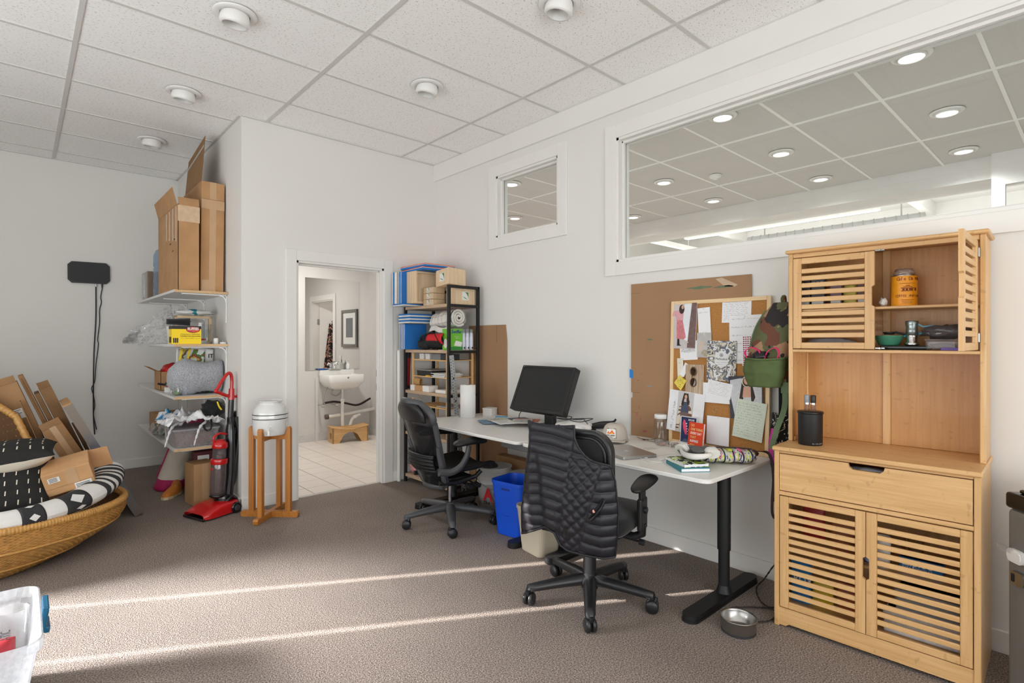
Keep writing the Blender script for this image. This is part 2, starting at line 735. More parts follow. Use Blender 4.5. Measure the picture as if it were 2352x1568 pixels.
W1 = (-1.25, 2.385, 1.925, 2.815)
W2 = (2.955, 3.712, 2.287, 2.836)
wall_y(MB(), XW, XW + .12, YF, YD + .11, 0, ZC + .1, [W1, W2]).build(
    'wall_right', WALL, label='long white wall with two interior windows', cat='wall', kind='structure')
DO = (1.757, 2.589, 0, 2.052)
wall_y(MB(SWAP), YD, YD + .11, XS, XW, 0, ZC + .1, [DO]).build(
    'wall_bathroom', WALL, label='white wall with the bathroom doorway', cat='wall', kind='structure')
MB().box(XS, XS + .11, YD + .11, 7.42, 0, ZC + .1).build(
    'wall_alcove', WALL, label='white alcove wall carrying the bracket shelves', cat='wall', kind='structure')
MB().box(XL - .12, XS, YB, YB + .12, 0, ZC + .1).build(
    'wall_back', WALL, label='far white wall behind the leaning cartons', cat='wall', kind='structure')
WL = (0.2, 5.6, 0.12, 2.48)
WF = (-2.0, 2.6, 0.35, 2.75)
wall_y(MB(), XL - .12, XL, YF, YB, 0, ZC + .1, [WL]).build(
    'wall_left', WALL, label='white window wall facing the desks', cat='wall', kind='structure')
wall_y(MB(SWAP), YF - .12, YF, XL - .12, XW + .12, 0, ZC + .1, [WF]).build(
    'wall_front', WALL, label='white window wall at the street side', cat='wall', kind='structure')


# roller shades behind the left and front glazing, with thin open slits between them
SHADE = pm('roller_shade', (225, 222, 214), 0.9, var=0.02)
for nm, lab, fix, (a, b, z0, z1), gaps in (
        ('window_3', 'shaded window in the wall facing the desks', 'x', WL, [(4.42, 4.45), (5.04, 5.075)]),
        ('window_4', 'shaded window in the street side wall', 'y', WF, [])):
    w = thing(nm, lab, 'window', kind='structure')
    edges = [a] + [e for g in gaps for e in g] + [b]
    mb = MB() if fix == 'x' else MB(SWAP)
    base = XL if fix == 'x' else YF
    for q in range(0, len(edges), 2):
        m = MB(mb.M)
        m.box(base - .085, base - .08, edges[q], edges[q + 1], z0, z1)
        m.build('roller_shade', SHADE, w)
    f = MB(mb.M)
    for e in (a, b):
        f.box(base - .07, base - .02, e - .03 * (e == b), e + .03 * (e == a), z0, z1)
    f.box(base - .07, base - .02, a, b, z0, z0 + .04).box(base - .07, base - .02, a, b, z1 - .04, z1)
    f.build('window_frame', TRIM, w)

# ------------------------------------------------------------------ ceiling
ceil = MB().box(XL, XW, YF, YB, ZC + .03, ZC + .1).build(
    'ceiling', TBAR, label='white suspended ceiling of fissured tiles', cat='ceiling', kind='structure')
GX, GDX, GY, GDY = 0.25, 1.262, 2.305, 0.636
_tm = {}


def ceiling_grid(parent, gx, gdx, gy, gdy, x0, x1, y0, y1, z, skip=None, TILE=TILE, TBAR=TBAR):
    kx0, kx1 = math.floor((x0 - gx) / gdx), math.ceil((x1 - gx) / gdx)
    ky0, ky1 = math.floor((y0 - gy) / gdy), math.ceil((y1 - gy) / gdy)
    for i in range(kx0, kx1):
        for j in range(ky0, ky1):
            a, b = max(x0, gx + i * gdx), min(x1, gx + (i + 1) * gdx)
            c, d = max(y0, gy + j * gdy), min(y1, gy + (j + 1) * gdy)
            if b - a < .03 or d - c < .03 or (skip and skip(a, b, c, d)):
                continue
            w, h = round(b - a - .02, 3), round(d - c - .02, 3)
            if (w, h, TILE) not in _tm:
                o = MB().box(-w / 2, w / 2, -h / 2, h / 2, 0, .012).build('ceiling_tile', TILE, parent)
                _tm[(w, h, TILE)] = o.data
            else:
                o = bpy.data.objects.new('ceiling_tile', _tm[(w, h, TILE)])
                COL.objects.link(o)
                o.parent = parent
            o.location = ((a + b) / 2, (c + d) / 2, z + .006)
    for i in range(kx0, kx1 + 1):
        x = gx + i * gdx
        if x0 < x < x1:
            MB().box(x - .0125, x + .0125, y0, y1, z - .002, z + .028).build('grid_runner', TBAR, parent)
    for j in range(ky0, ky1 + 1):
        y = gy + j * gdy
        if y0 < y < y1:
            MB().box(x0, x1, y - .0115, y + .0115, z, z + .028).build('grid_cross_tee', TBAR, parent)


ceiling_grid(ceil, GX, GDX, GY, GDY, XL, XW, YF, YB, ZC - .012, lambda a, b, c, d: a > XS and c > YD)
for (a, b, c, d) in ((XL, XW, YD - .02, YD), (XW - .02, XW, YF, YD), (XL, XS, YB - .02, YB), (XS - .02, XS, YD, YB)):
    if a == XL and d == YD:
        a = XS
    MB().box(a, b, c, d, ZC - .016, ZC - .004).build('wall_angle', TBAR, ceil)

# header band along the top of the right wall
MB().rbox(XW - .022, XW + .01, YF, YD, 3.0, ZC - .016, .004).build(
    'trim_1', TRIM, label='flat white header band below the ceiling on the window wall', cat='trim', kind='structure')

# baseboards
for nm, lab, bx_ in (('baseboard_right', 'white baseboard under the desks on the long wall', (XW - .014, XW, YF, YD)),
                     ('baseboard_back', 'white baseboard on the far wall', (XL, XS, YB - .014, YB)),
                     ('baseboard_alcove', 'white baseboard on the alcove wall by the vacuum', (XS - .014, XS, YD - .014, YB - .014))):
    MB().rbox(bx_[0], bx_[1], bx_[2], bx_[3], 0, .098, .004).build(nm, TRIM, label=lab, cat='baseboard', kind='structure')
bbw = thing('baseboard_bathroom_wall', 'white baseboard pieces beside the bathroom doorway', 'baseboard', kind='structure')
MB().rbox(XS - .014, DO[0] - .093, YD - .014, YD, 0, .098, .004).build('baseboard_piece', TRIM, bbw)
MB().rbox(DO[1] + .092, XW, YD - .014, YD, 0, .098, .004).build('baseboard_piece', TRIM, bbw)


# ------------------------------------------------------------------ interior windows
def interior_window(nm, lab, W, panes):
    w = thing(nm, lab, 'window', kind='structure')
    a, b, z0, z1 = W
    c = .096
    for q in ((a - c, a, z0 - c, z1 + c), (b, b + c, z0 - c, z1 + c), (a, b, z1, z1 + c), (a, b, z0 - c, z0)):
        MB().rbox(XW - .017, XW, *q, .003).build('casing_board', TRIM, w)
    for q in ((a, a + .018, z0, z1), (b - .018, b, z0, z1), (a, b, z1 - .018, z1), (a, b, z0, z0 + .018)):
        MB().box(XW - .004, XW + .115, *q).build('jamb', TRIM, w)
    for q in ((a + .018, a + .036, z0, z1), (b - .036, b - .018, z0, z1), (a, b, z1 - .036, z1 - .018), (a, b, z0 + .018, z0 + .03)):
        MB().rbox(XW + .03, XW + .058, *q, .004).build('glazing_stop', TRIM, w)
    for q in ((a + .018, a + .034, z0, z1), (b - .034, b - .018, z0, z1), (a, b, z1 - .034, z1 - .018), (a, b, z0 + .018, z0 + .03)):
        MB().box(XW + .068, XW + .1, *q).build('glazing_stop', TRIM, w)
    for p0, p1 in zip(panes, panes[1:]):
        MB().box(XW + .06, XW + .066, p0 + .004, p1 - .004, z0 + .018, z1 - .018).build('pane', GLASS, w)
    return w


interior_window('window_1', 'wide interior window high on the long wall above the cabinet', W1, (W1[0], W1[1]))
interior_window('window_2', 'small interior window beside the bathroom corner', W2, (W2[0], W2[1]))

# ------------------------------------------------------------------ bathroom doorway
d1 = thing('door_1', 'white cased doorway opening to the bathroom', 'doorway', kind='structure')
cw = .092
MB().rbox(DO[0] - cw, DO[0], YD - .018, YD, 0, DO[3] + cw, .004).build('casing_board', TRIM, d1)
MB().rbox(DO[1], DO[1] + cw, YD - .018, YD, 0, DO[3] + cw, .004).build('casing_board', TRIM, d1)
MB().rbox(DO[0], DO[1], YD - .018, YD, DO[3], DO[3] + cw, .004).build('casing_board', TRIM, d1)
MB().box(DO[0], DO[0] + .018, YD - .004, YD + .114, 0, DO[3]).build('jamb', TRIM, d1)
MB().box(DO[1] - .018, DO[1], YD - .004, YD + .114, 0, DO[3]).build('jamb', TRIM, d1)
MB().box(DO[0], DO[1], YD - .004, YD + .114, DO[3] - .018, DO[3]).build('jamb', TRIM, d1)
MB().rbox(DO[1] - .032, DO[1] - .018, YD + .05, YD + .08, 0, DO[3] - .018, .003).build('door_stop', TRIM, d1)
MB().rbox(DO[0] + .018, DO[0] + .032, YD + .05, YD + .08, 0, DO[3] - .018, .003).build('door_stop', TRIM, d1)
MB().rbox(DO[0], DO[1], YD + .05, YD + .08, DO[3] - .032, DO[3] - .018, .003).build('door_stop', TRIM, d1)
for z in (.915, 1.05):
    m = MB()
    m.box(DO[1] - .0195, DO[1] - .017, YD + .085, YD + .112, z - .03, z + .03)
    m.build('strike_plate', STEEL, d1)
MB().box(DO[0], DO[1], YD + .03, YD + .075, 0, .006).build('threshold', pm('threshold', (196, 190, 182), .5), d1)

# ------------------------------------------------------------------ bathroom
BX0, BX1, BY0, BY1, BZ = XS + .11, 3.81, YD + .11, 7.32, 2.75
GROUT = pm('grout', (112, 100, 92), .9)
FT = pm('floor_tile', (226, 217, 208), .3, var=.035, vs=3, bump=.03, bs=8)
fb = MB().box(BX0, BX1, YD + .055, BY1, -.06, -.004).build(
    'floor_bathroom', GROUT, label='cream tiled bathroom floor behind the doorway', cat='floor', kind='structure')
tp = .251
tmesh = None
for i in range(10):
    for j in range(11):
        x, y = 1.455 + tp * i, YD + .06 + tp * j
        x1, y1 = min(x + tp - .007, BX1), min(y + tp - .007, BY1)
        if x1 - x < .05 or y1 - y < .02:
            continue
        if abs(x1 - x - tp + .007) < 1e-6 and abs(y1 - y - tp + .007) < 1e-6:
            if tmesh is None:
                o = MB().rbox(0, tp - .007, 0, tp - .007, -.006, 0, .0015, 1).build('floor_tile', FT, fb)
                tmesh = o.data
            else:
                o = bpy.data.objects.new('floor_tile', tmesh)
                COL.objects.link(o)
                o.parent = fb
            o.location = (x, y, 0)
        else:
            MB().rbox(x, x1, y, y1, -.006, 0, .0015, 1).build('floor_tile', FT, fb)
BWALL = pm('bathroom_paint', (214, 212, 209), .6, var=.015, bump=.06, bs=30, spec=.3)
MB().box(BX0, BX1 + .1, BY1, BY1 + .1, 0, ZC + .1).build(
    'wall_bathroom_back', BWALL, label='bathroom wall carrying the mirror and sink', cat='wall', kind='structure')
BD = (5.22, 6.08, 0, 2.05)
wall_y(MB(), BX1, BX1 + .1, YD, BY1, 0, ZC + .1, [BD]).build(
    'wall_bathroom_right', BWALL, label='bathroom side wall with a second doorway, seen in the mirror', cat='wall', kind='structure')
MB().box(XW + .12, BX1, YD, YD + .11, 0, ZC + .1).build(
    'wall_bathroom_front', BWALL, label='short bathroom wall beside its entrance', cat='wall', kind='structure')
MB().box(BX0, BX1, BY0, BY1, BZ, BZ + .05).build(
    'ceiling_bathroom', BWALL, label='plain bathroom ceiling', cat='ceiling', kind='structure')
bb = thing('baseboard_bathroom', 'grey baseboard running around the bathroom floor', 'baseboard', kind='structure')
BBM = pm('bath_base', (205, 204, 203), .5)
MB().rbox(BX0, BX1, BY1 - .014, BY1, 0, .1, .004).build('baseboard_piece', BBM, bb)
MB().rbox(BX1 - .014, BX1, BD[1] + .1, BY1 - .014, 0, .1, .004).build('baseboard_piece', BBM, bb)
light('bathroom_fill', 'AREA', (2.6, 6.3, BZ - .06), (0, 0, -1), 26, (1, .97, .93), shape='DISK', size=.35)  # unseen lamp added to light the bathroom
bl = thing('bathroom_added_lamp', 'unseen round white lamp added to light the bathroom', 'fill lamp', T(2.6, 6.3, BZ))  # out-of-view fixture added around that fill lamp
MB().lathe([(.2, 0), (.2, -.02), (.19, -.03)], 32).build('base', PLATE, bl)
MB().lathe([(.185, -.0301), (.18, -.045), (0.001, -.05)], 32).build('diffuser', emit('bath_fill_glow', (255, 250, 240), 2.0), bl)

# second bathroom doorway and its opened door leaf
d2 = thing('door_2', 'white door standing open beyond the bathroom, seen in the mirror', 'door', kind='structure')
for q in ((BD[0] - .09, BD[0], 0, 2.14), (BD[1], BD[1] + .09, 0, 2.14), (BD[0], BD[1], 2.05, 2.14)):
    MB().rbox(BX1 - .016, BX1, *q, .003).build('casing_board', TRIM, d2)
for q in ((BD[0], BD[0] + .018, 0, 2.05), (BD[1] - .018, BD[1], 0, 2.05), (BD[0], BD[1], 2.032, 2.05)):
    MB().box(BX1 - .003, BX1 + .104, *q).build('jamb', TRIM, d2)
leaf = MB(T(BX1 + .11, BD[0] + .025, 0, rz=-48)).rbox(0, .038, 0, .80, .01, 2.02, .003).build('door_leaf', TRIM, d2)
for z in (.45, 1.7):
    MB().cyl((BX1 + .112, BD[0] + .022, z - .05), (BX1 + .112, BD[0] + .022, z + .05), .009, n=10).box(
        BX1 + .075, BX1 + .112, BD[0] + .0175, BD[0] + .0205, z - .05, z + .05).build('hinge', STEEL, leaf)

# ------------------------------------------------------------------ the room beyond the interior windows
AX1, AY0, AY1, AXC = 12.0, -4.0, 7.6, 7.05
AW = pm('hall_paint', (236, 235, 232), .7, var=.02)
AFL = pm('hall_floor', (196, 190, 182), .8, var=.05)
MB().box(XW + .12, BX1 + .1, AY0, YD, -.06, 0).box(BX1 + .1, AX1, AY0, AY1, -.06, 0).build('floor_hall', AFL, label='floor of the room beyond the interior windows', cat='floor', kind='structure')
MB().box(AX1, AX1 + .1, AY0, AY1, 0, 4.0).build('wall_hall_far', AW, label='far wall of the room beyond the interior windows', cat='wall', kind='structure')
MB().box(BX1 + .1, AX1, AY1, AY1 + .1, 0, 4.0).build('wall_hall_side', AW, label='end wall of the room beyond the interior windows', cat='wall', kind='structure')
MB().box(XW + .12, AX1, AY0 - .1, AY0, 0, 4.0).build('wall_hall_near', AW, label='near end wall of the room beyond the interior windows', cat='wall', kind='structure')
ch = MB().box(XW + .12, AXC, AY0, AY1, ZC + .03, ZC + .1).build('ceiling_hall', TBAR, label='tiled ceiling seen through the interior windows', cat='ceiling', kind='structure')
ceiling_grid(ch, 3.57, 1.235, 1.16, .636, XW + .12, AXC, AY0, AY1, ZC - .012, lambda a, b, c, d: b < BX1 + .2 and c > YD - .6,
             pm('hall_tile', (206, 204, 200), .9, var=.03, vs=60), pm('hall_tbar', (244, 243, 240), .5, var=.01))
MB().box(AXC, AXC + .5, AY0, AY1, 2.95, 3.9).build('beam_hall', AW, label='white dropped beam at the end of the tiled ceiling beyond the window', cat='beam', kind='structure')
MB().box(AXC + .5, AX1, AY0, AY1, 3.8, 3.9).build('ceiling_hall_far', AW, label='plain white ceiling past the dropped beam', cat='ceiling', kind='structure')
# ================================================================== ceiling lights
def light_fixture(name, lit):
    t = thing(name, '-', 'ceiling light')
    MB().lathe([(.112, 0), (.112, -.004), (.104, -.009), (.078, -.011), (.076, 0)], 36, caps=False).build('trim_ring', PLATE, t)
    if lit:
        MB().lathe([(.078, .0), (.078, -.018), (.072, -.022), (.066, -.012), (.062, .02)], 32).build('gimbal_ring', PLATE, t)
        MB().lathe([(.0665, -.0125), (.04, -.0145), (.001, -.015)], 32).build('lamp_face', emit('lit_lamp', (255, 252, 245), 9.0), t)
    else:
        M = T(0, 0, -.014, ry=4, rx=10)
        prof = [(.07, .02), (.076, -.012), (.076, -.034), (.07, -.045), (.06, -.046)]
        g = MB(M).lathe(prof, 32, caps=False).build('gimbal_ring', PLATE, t)
        pr = []
        for k in range(7):
            r, z = .06 - .0025 * k, -.046 + .008 * k
            pr += [(r, z), (r - .0022, z + .003)]
        MB(M).lathe(pr, 32, caps=False).build('baffle', pm('baffle', (214, 213, 209), .5), g)
        MB(M).lathe([(.043, .012), (.04, .004), (.028, -.001), (.012, .003), (.001, .002)], 24).build(
            'bulb', pm('bulb', (205, 203, 196), .2, var=.02), t)
    return t


dl = light_fixture('recessed_light', False)
spots = [(.885, 3.259, 'second row, above the alcove corner side'), (.885, 4.531, ''), (.885, 5.803, ''), (2.143, 1.987, ''), (2.143, 3.259, ''), (-.381, 4.531, ''), (-.381, 5.803, '')]
LB = ['unlit white ceiling spotlight, largest of the left column', 'unlit white ceiling spotlight, middle one of the column leading to the alcove',
      'unlit white ceiling spotlight nearest the tall cartons on the alcove shelf', 'unlit white ceiling spotlight cut by the top edge of the photo',
      'unlit white ceiling spotlight directly in front of the bathroom wall corner', 'unlit white ceiling spotlight cut by the left edge, nearer one',
      'unlit white ceiling spotlight cut by the left edge, farther one']
for i, ((x, y, _), lb) in enumerate(zip(spots, LB)):
    o = dl if i == 0 else dup(dl)
    o.matrix_basis = T(x, y, ZC - .012)
    tag(o, lb, 'ceiling light', 'unlit ceiling spotlights in the office')
al = light_fixture('lit_recessed_light', True)
hall = [(4.19, .85, 'glowing downlight nearest the top right corner, beyond the wide window'), (4.19, 2.1, 'glowing downlight near the top left of the wide window'),
        (5.42, .87, 'glowing downlight second in the right-hand column beyond the wide window'), (5.42, 2.13, 'glowing downlight second in the middle column beyond the wide window'),
        (5.42, 3.41, 'glowing downlight at left of the wide window, above the smaller ones'), (6.6, 3.43, 'glowing downlight low in the left half of the wide window'),
        (6.6, 2.17, 'glowing downlight farthest in the middle column beyond the wide window'), (6.63, .94, 'glowing downlight farthest in the right-hand column beyond the wide window'),
        (6.6, 4.66, 'glowing downlight at the far left edge of the wide window'), (4.18, 4.62, 'upper glowing downlight seen in the small window'),
        (5.37, 5.86, 'lower glowing downlight seen in the small window')]
for i, (x, y, lb) in enumerate(hall):
    o = al if i == 0 else dup(al)
    o.matrix_basis = T(x, y, ZC - .012)
    tag(o, lb, 'ceiling light', 'lit downlights beyond the interior windows')
    light('downlight_beam', 'SPOT', (x, y, ZC - .06), (0, 0, -1), 29, (1, .97, .96), spot_size=math.radians(150), spot_blend=.6, shadow_soft_size=.06)
sd = thing('smoke_detector', 'small white smoke detector on the ceiling beyond the wide window', 'smoke detector', T(5.62, 2.9, ZC - .012))
MB().lathe([(.065, 0), (.065, -.015), (.05, -.03), (.03, -.035)], 24).build('base', PLATE, sd)
MB().lathe([(.03, -.0351), (.022, -.048), (.001, -.05)], 20).build('sensor', PLATE, sd)

# linear pendants, duct and pipe past the dropped beam
PGREY = pm('pendant_grey', (205, 204, 200), .4)
for (p0, p1, lb, on) in (((8.2, 4.75, 3.05), (8.2, 2.0, 3.05), 'long slim pendant light bar in the middle of the wide window', True),
                         ((5.33, 9.6, 3.07), (5.33, 7.9, 3.07), 'slim pendant light bar at lower left of the wide window', False)):
    t = thing('pendant_light', lb, 'pendant light')
    Q = Matrix() if on else SWAP
    MB(Q).box(p0[0] - .05, p0[0] + .05, p1[1], p0[1], p0[2], p0[2] + .07).build('housing', PGREY, t)
    MB(Q).box(p0[0] - .04, p0[0] + .04, p1[1] + .02, p0[1] - .02, p0[2] - .004, p0[2]).build(
        'diffuser', emit('pend_on', (255, 255, 250), 2.0) if on else PLATE, t)
    for y in (p1[1] + .3, p0[1] - .3):
        MB(Q).cyl((p0[0], y, p0[2] + .07), (p0[0], y, 3.8), .006, n=6).build('suspension_rod', PGREY, t)
t = thing('spiral_duct', 'grey ribbed duct running low across the wide window', 'duct')
DU = pm('duct', (150, 150, 148), .5, .3)
MB().cyl((10.2, 4.6, 3.25), (10.2, 1.9, 3.25), .075, n=20).build('pipe', DU, t)
for y in (2.2, 4.3):
    MB().cyl((10.2, y, 3.3), (10.2, y, 3.8), .01, n=6).build('hanger', DU, t)
for k in range(18):
    y = 1.95 + k * .15
    MB().tube([(10.2 + .078 * math.cos(a), y + .02 * math.sin(a), 3.25 + .078 * math.sin(a)) for a in [i * PI / 8 for i in range(16)]], .008, 5, closed=True).build('rib', DU, t)
light('hall_far_fill', 'AREA', (9.4, 2.5, 2.9), (0, 0, 1), 130, (1, .98, .95), shape='RECTANGLE', size=3.6, size_y=7)  # broad fill lamp added to brighten the far ceiling, not part of a pendant
for y, x0, lb in ((2.14, 7.56, 'white roof beam beyond the right half of the wide window'), (5.5, 8.6, 'white roof beam beyond the lower left of the wide window')):
    tag(MB().rbox(x0, 12, y - .06, y + .06, 3.58, 3.8, .01).build('beam_roof', AW), lb, 'beam', kind='structure')
tag(MB().box(6.98, 7.05, .68, .78, 0, ZC).box(6.98, 7.05, -.4, .68, 2.86, ZC).build('trim_hall', AW), 'white opening frame beyond the right end of the wide window', 'trim', kind='structure')
for x, y in ((4.19, 3.4), (5.42, 4.65), (6.6, 5.87), (4.9, 6.6)):
    light('downlight_beam', 'SPOT', (x, y, ZC - .06), (0, 0, -1), 29, (1, .97, .96), spot_size=math.radians(150), spot_blend=.6, shadow_soft_size=.06)  # spots without fixtures, out of view, added to brighten the hall ceiling

# ================================================================== bamboo cabinet
CB = thing('bamboo_cabinet', 'tall bamboo kitchen hutch with slatted doors, one upper door open', 'cabinet', T(3.152, .352, 0, rz=92.5))
# local frame: x runs to the photo's left along the wall, y 0 = back, y grows into the wall, so the front is at y = +D
# (after the turn: local +x -> world +y, local +y -> world -x)
CW, DB_, DH = .756, .432, .238
ZT = .857
Bx, By, Bz = bamboo('x'), bamboo('y'), bamboo('z')


def cbx(name, mat, x0, x1, y0, y1, z0, z1, parent=CB, r=.0025):
    return MB().rbox(x0, x1, y0, y1, z0, z1, r, 1).build(name, mat, parent)


cbx('base_side_panel', Bz, 0, .018, .0, DB_ - .02, 0, ZT - .02)
cbx('base_side_panel', Bz, CW - .018, CW, .0, DB_ - .02, 0, ZT - .02)
for x in (0, CW - .022):
    cbx('stile', Bz, x, x + .022, DB_ - .02, DB_, 0, ZT - .02)
cbx('base_back_panel', Bz, .018, CW - .018, 0, .008, .06, ZT - .02)
cbx('countertop', Bx, -.006, CW + .006, 0, DB_ + .014, ZT - .02, ZT, r=.005)
cbx('base_bottom_panel', Bx, .018, CW - .018, .008, DB_ - .02, .085, .1)
cbx('base_inner_shelf', Bx, .018, CW - .018, .008, DB_ - .05, .36, .374)
MB(T(0, DB_ - .018, 0, rx=90)).prism([(.022, .09), (.022, .006), (.05, .006), (.065, .018), (CW - .065, .018), (CW - .05, .006), (CW - .022, .006), (CW - .022, .09)], -.012, 0).build('plinth', Bx, CB)
cbx('top_rail', Bx, .022, CW - .022, DB_ - .016, DB_ - .002, ZT - .032, ZT - .021)
cbx('mid_rail', Bx, .022, CW - .022, DB_ - .02, DB_ + .002, .627, .645)
# drawer with a slot pull cut from its top edge
zd0, zd1 = .649, .822
dr = thing('drawer', '-', None)
dr.parent = CB
del dr['label']
cxm = CW / 2
MB(T(0, DB_ - .002, 0, rx=90)).prism([(.025, zd0), (CW - .025, zd0), (CW - .025, zd1)] +
    [(cxm + .068, zd1), (cxm + .065, zd1 - .014), (cxm + .052, zd1 - .026), (cxm - .052, zd1 - .026), (cxm - .065, zd1 - .014), (cxm - .068, zd1)] + [(.025, zd1)], -.0, .016).build('drawer_front', Bx, dr)
cbx('drawer_bottom', Bx, .03, CW - .03, .03, DB_ - .02, zd0 + .01, zd0 + .02, dr)
MB().blob((cxm, DB_ - .08, zd1 - .05), (.1, .05, .03), .3, 3, 4).build('drawer_contents', pm('grey_cloth', (176, 182, 192), .8), dr)


def slat_door(parent, x0, x1, z0, z1, y0, y1, n, pitch_gap, notch=None, hinge_side=0, stile=.038):
    """framed door; slats are single parts"""
    d = thing('door', '-', None)
    del d['label']
    d.parent = parent
    hs = (z0 + z1) / 2
    for side, (a, b) in enumerate(((x0, x0 + stile), (x1 - stile, x1))):
        if notch == side:
            q = 1 if side else -1
            e, i = (b, a) if side else (a, b)
            nz = hs + .02
            pl = [(i, z0), (e, z0), (e, nz - .05), (e - q * .011, nz - .042), (e - q * .011, nz + .042), (e, nz + .05), (e, z1), (i, z1)]
            if q < 0:
                pl = pl[::-1]
            MB(T(0, y1, 0, rx=90)).prism(pl, 0, y1 - y0).build('door_stile', Bz, d)
        else:
            cbx('door_stile', Bz, a, b, y0, y1, z0, z1, d)
    rb = .03
    cbx('door_rail', Bx, x0 + stile, x1 - stile, y0, y1, z1 - rb, z1, d)
    cbx('door_rail', Bx, x0 + stile, x1 - stile, y0, y1, z0, z0 + rb, d)
    H = (z1 - z0 - 2 * rb)
    p = H / n
    me = None
    for k in range(n - 1):
        zz = z0 + rb + p * (k + 1) - p * .5 + p * .5
        h = p * (1 - pitch_gap)
        if me is None:
            o = MB().rbox(x0 + stile, x1 - stile, y0 + .003, y1 - .002, -h / 2, h / 2, .002, 1).build('slat', Bx, d)
            me = o.data
        else:
            o = bpy.data.objects.new('slat', me)
            COL.objects.link(o)
            o.parent = d
        o.location = (0, 0, zz)
    return d


zb0, zb1 = .095, .622
slat_door(CB, .025, CW / 2 - .0015, zb0, zb1, DB_ - .016, DB_, 13, .40, notch=1)   # right-hand in the photo
slat_door(CB, CW / 2 + .0015, CW - .025, zb0, zb1, DB_ - .016, DB_, 13, .40, notch=0)
# hutch
ZH = 1.815
for x in (0, CW - .02):
    cbx('hutch_side_panel', Bz, x + .002, x + .018, 0, DH - .016, ZT, ZH - .018)
    cbx('hutch_stile', Bz, x, x + .02, DH - .016, DH, ZT, ZH - .018)
cbx('hutch_top', Bx, -.012, CW + .012, 0, DH + .014, ZH - .018, ZH, r=.005)
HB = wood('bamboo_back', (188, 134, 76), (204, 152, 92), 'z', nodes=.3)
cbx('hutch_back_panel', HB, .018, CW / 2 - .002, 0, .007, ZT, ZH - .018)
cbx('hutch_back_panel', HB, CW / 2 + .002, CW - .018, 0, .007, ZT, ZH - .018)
cbx('back_strip', Bz, CW / 2 - .012, CW / 2 + .02, .007, .018, ZT, ZH - .018)
cbx('hutch_header', Bx, .02, CW - .02, DH - .02, DH - .004, ZH - .04, ZH - .018)
z2 = 1.318
cbx('hutch_shelf', Bx, .018, CW - .018, .007, DH, z2 - .014, z2)
cbx('hutch_shelf', Bx, .018, CW - .018, .007, DH - .02, 1.505, 1.517)
cbx('corner_batten', Bz, CW - .028, CW - .018, .007, .03, ZT, z2 - .014)
cbx('corner_batten', By, CW - .026, CW - .018, .007, DH - .02, ZT, ZT + .02)
zu0, zu1 = z2 + .004, ZH - .044
slat_door(CB, CW / 2 + .008, CW - .022, zu0, zu1, DH - .014, DH + .002, 11, .36, notch=0)
od = slat_door(CB, 0, CW / 2 - .03, zu0, zu1, -.016, 0, 11, .36, notch=1)
od.matrix_basis = T(.024, DH + .004, 0, rz=88)
for z in (zu0 + .05, zu1 - .05):
    MB().rbox(.018, .03, DH - .02, DH + .02, z - .02, z + .02, .003).build('hinge', STEEL, CB)
for z in (z2 + .004, ZH - .046):
    MB().rbox(CW / 2 - .03, CW / 2 + .008, DH - .03, DH - .004, z, z + .008, .002).cyl((CW / 2 - .012, DH - .012, z + .004), (CW / 2 - .012, DH + .004, z + .004), .004, n=8).build('magnetic_catch', STEEL, CB)

# ================================================================== desks
DZ = .705
DTOP = pm('desk_white', (232, 231, 228), .35, var=.01, spec=.4)


def desk(lab, y0, y1, legs, grp):
    t = thing('desk', lab, 'desk', group=grp)
    x0, x1 = 2.385, 3.165
    w, h = x1 - x0, y1 - y0
    pts = rrect(w, h, .045, 5, (x0 + x1) / 2, (y0 + y1) / 2)
    ring = []
    for sc_, z in ((.006, DZ - .022), (0, DZ - .018), (0, DZ - .004), (.004, DZ)):
        cx, cy = (x0 + x1) / 2, (y0 + y1) / 2
        ring.append([(cx + (px - cx) * (1 - sc_ / (w / 2)), cy + (py - cy) * (1 - sc_ / (h / 2)), z) for px, py in pts])
    n = len(pts)
    vs = [p for r in ring for p in r]
    fs = [(k * n + i, k * n + (i + 1) % n, (k + 1) * n + (i + 1) % n, (k + 1) * n + i) for k in range(3) for i in range(n)]
    fs += [tuple(range(n))[::-1], tuple(range(3 * n, 4 * n))]
    MB().add(vs, fs).build('tabletop', DTOP, t)
    for ly in legs:
        m = MB()
        m.cyl((2.76, ly, .26), (2.76, ly, DZ - .022), .034, n=24).cyl((2.76, ly, .06), (2.76, ly, .26), .0285, n=24).cyl((2.76, ly, .03), (2.76, ly, .075), .043, .0285, n=24)
        m.build('leg_column', BLACKM, t)
        pl = rrect(.72, .085, .042, 6, 2.74, ly)
        MB().prism(pl, 0, .012).prism(rrect(.715, .08, .04, 6, 2.74, ly), .012, .036).build('foot', BLACKM, t)
        MB().box(2.64, 3.1, ly - .03, ly + .03, DZ - .06, DZ - .022).build('top_bracket', BLACKM, t)
    MB().box(2.86, 2.9, min(legs), max(legs), DZ - .07, DZ - .03).build('crossbar', BLACKM, t)
    return t


G = 'white desks along the window wall'
desk('white desk with the corkboard items, its black leg beside the steel bowl', 1.265, 2.555, (1.375, 2.31), G)
dk2 = desk('white desk carrying the paper towel roll, beside the black mesh chair', 2.575, 3.865, (2.655, 3.79), G)
ct = MB(T(2.93, 2.95, .5, ry=18)).rbox(-.05, .05, -.36, .36, -.004, .004, .002).rbox(-.052, -.046, -.36, .36, 0, .07, .002).build(
    'cable_tray', pm('tray_grey', (150, 151, 154), .5), dk2)

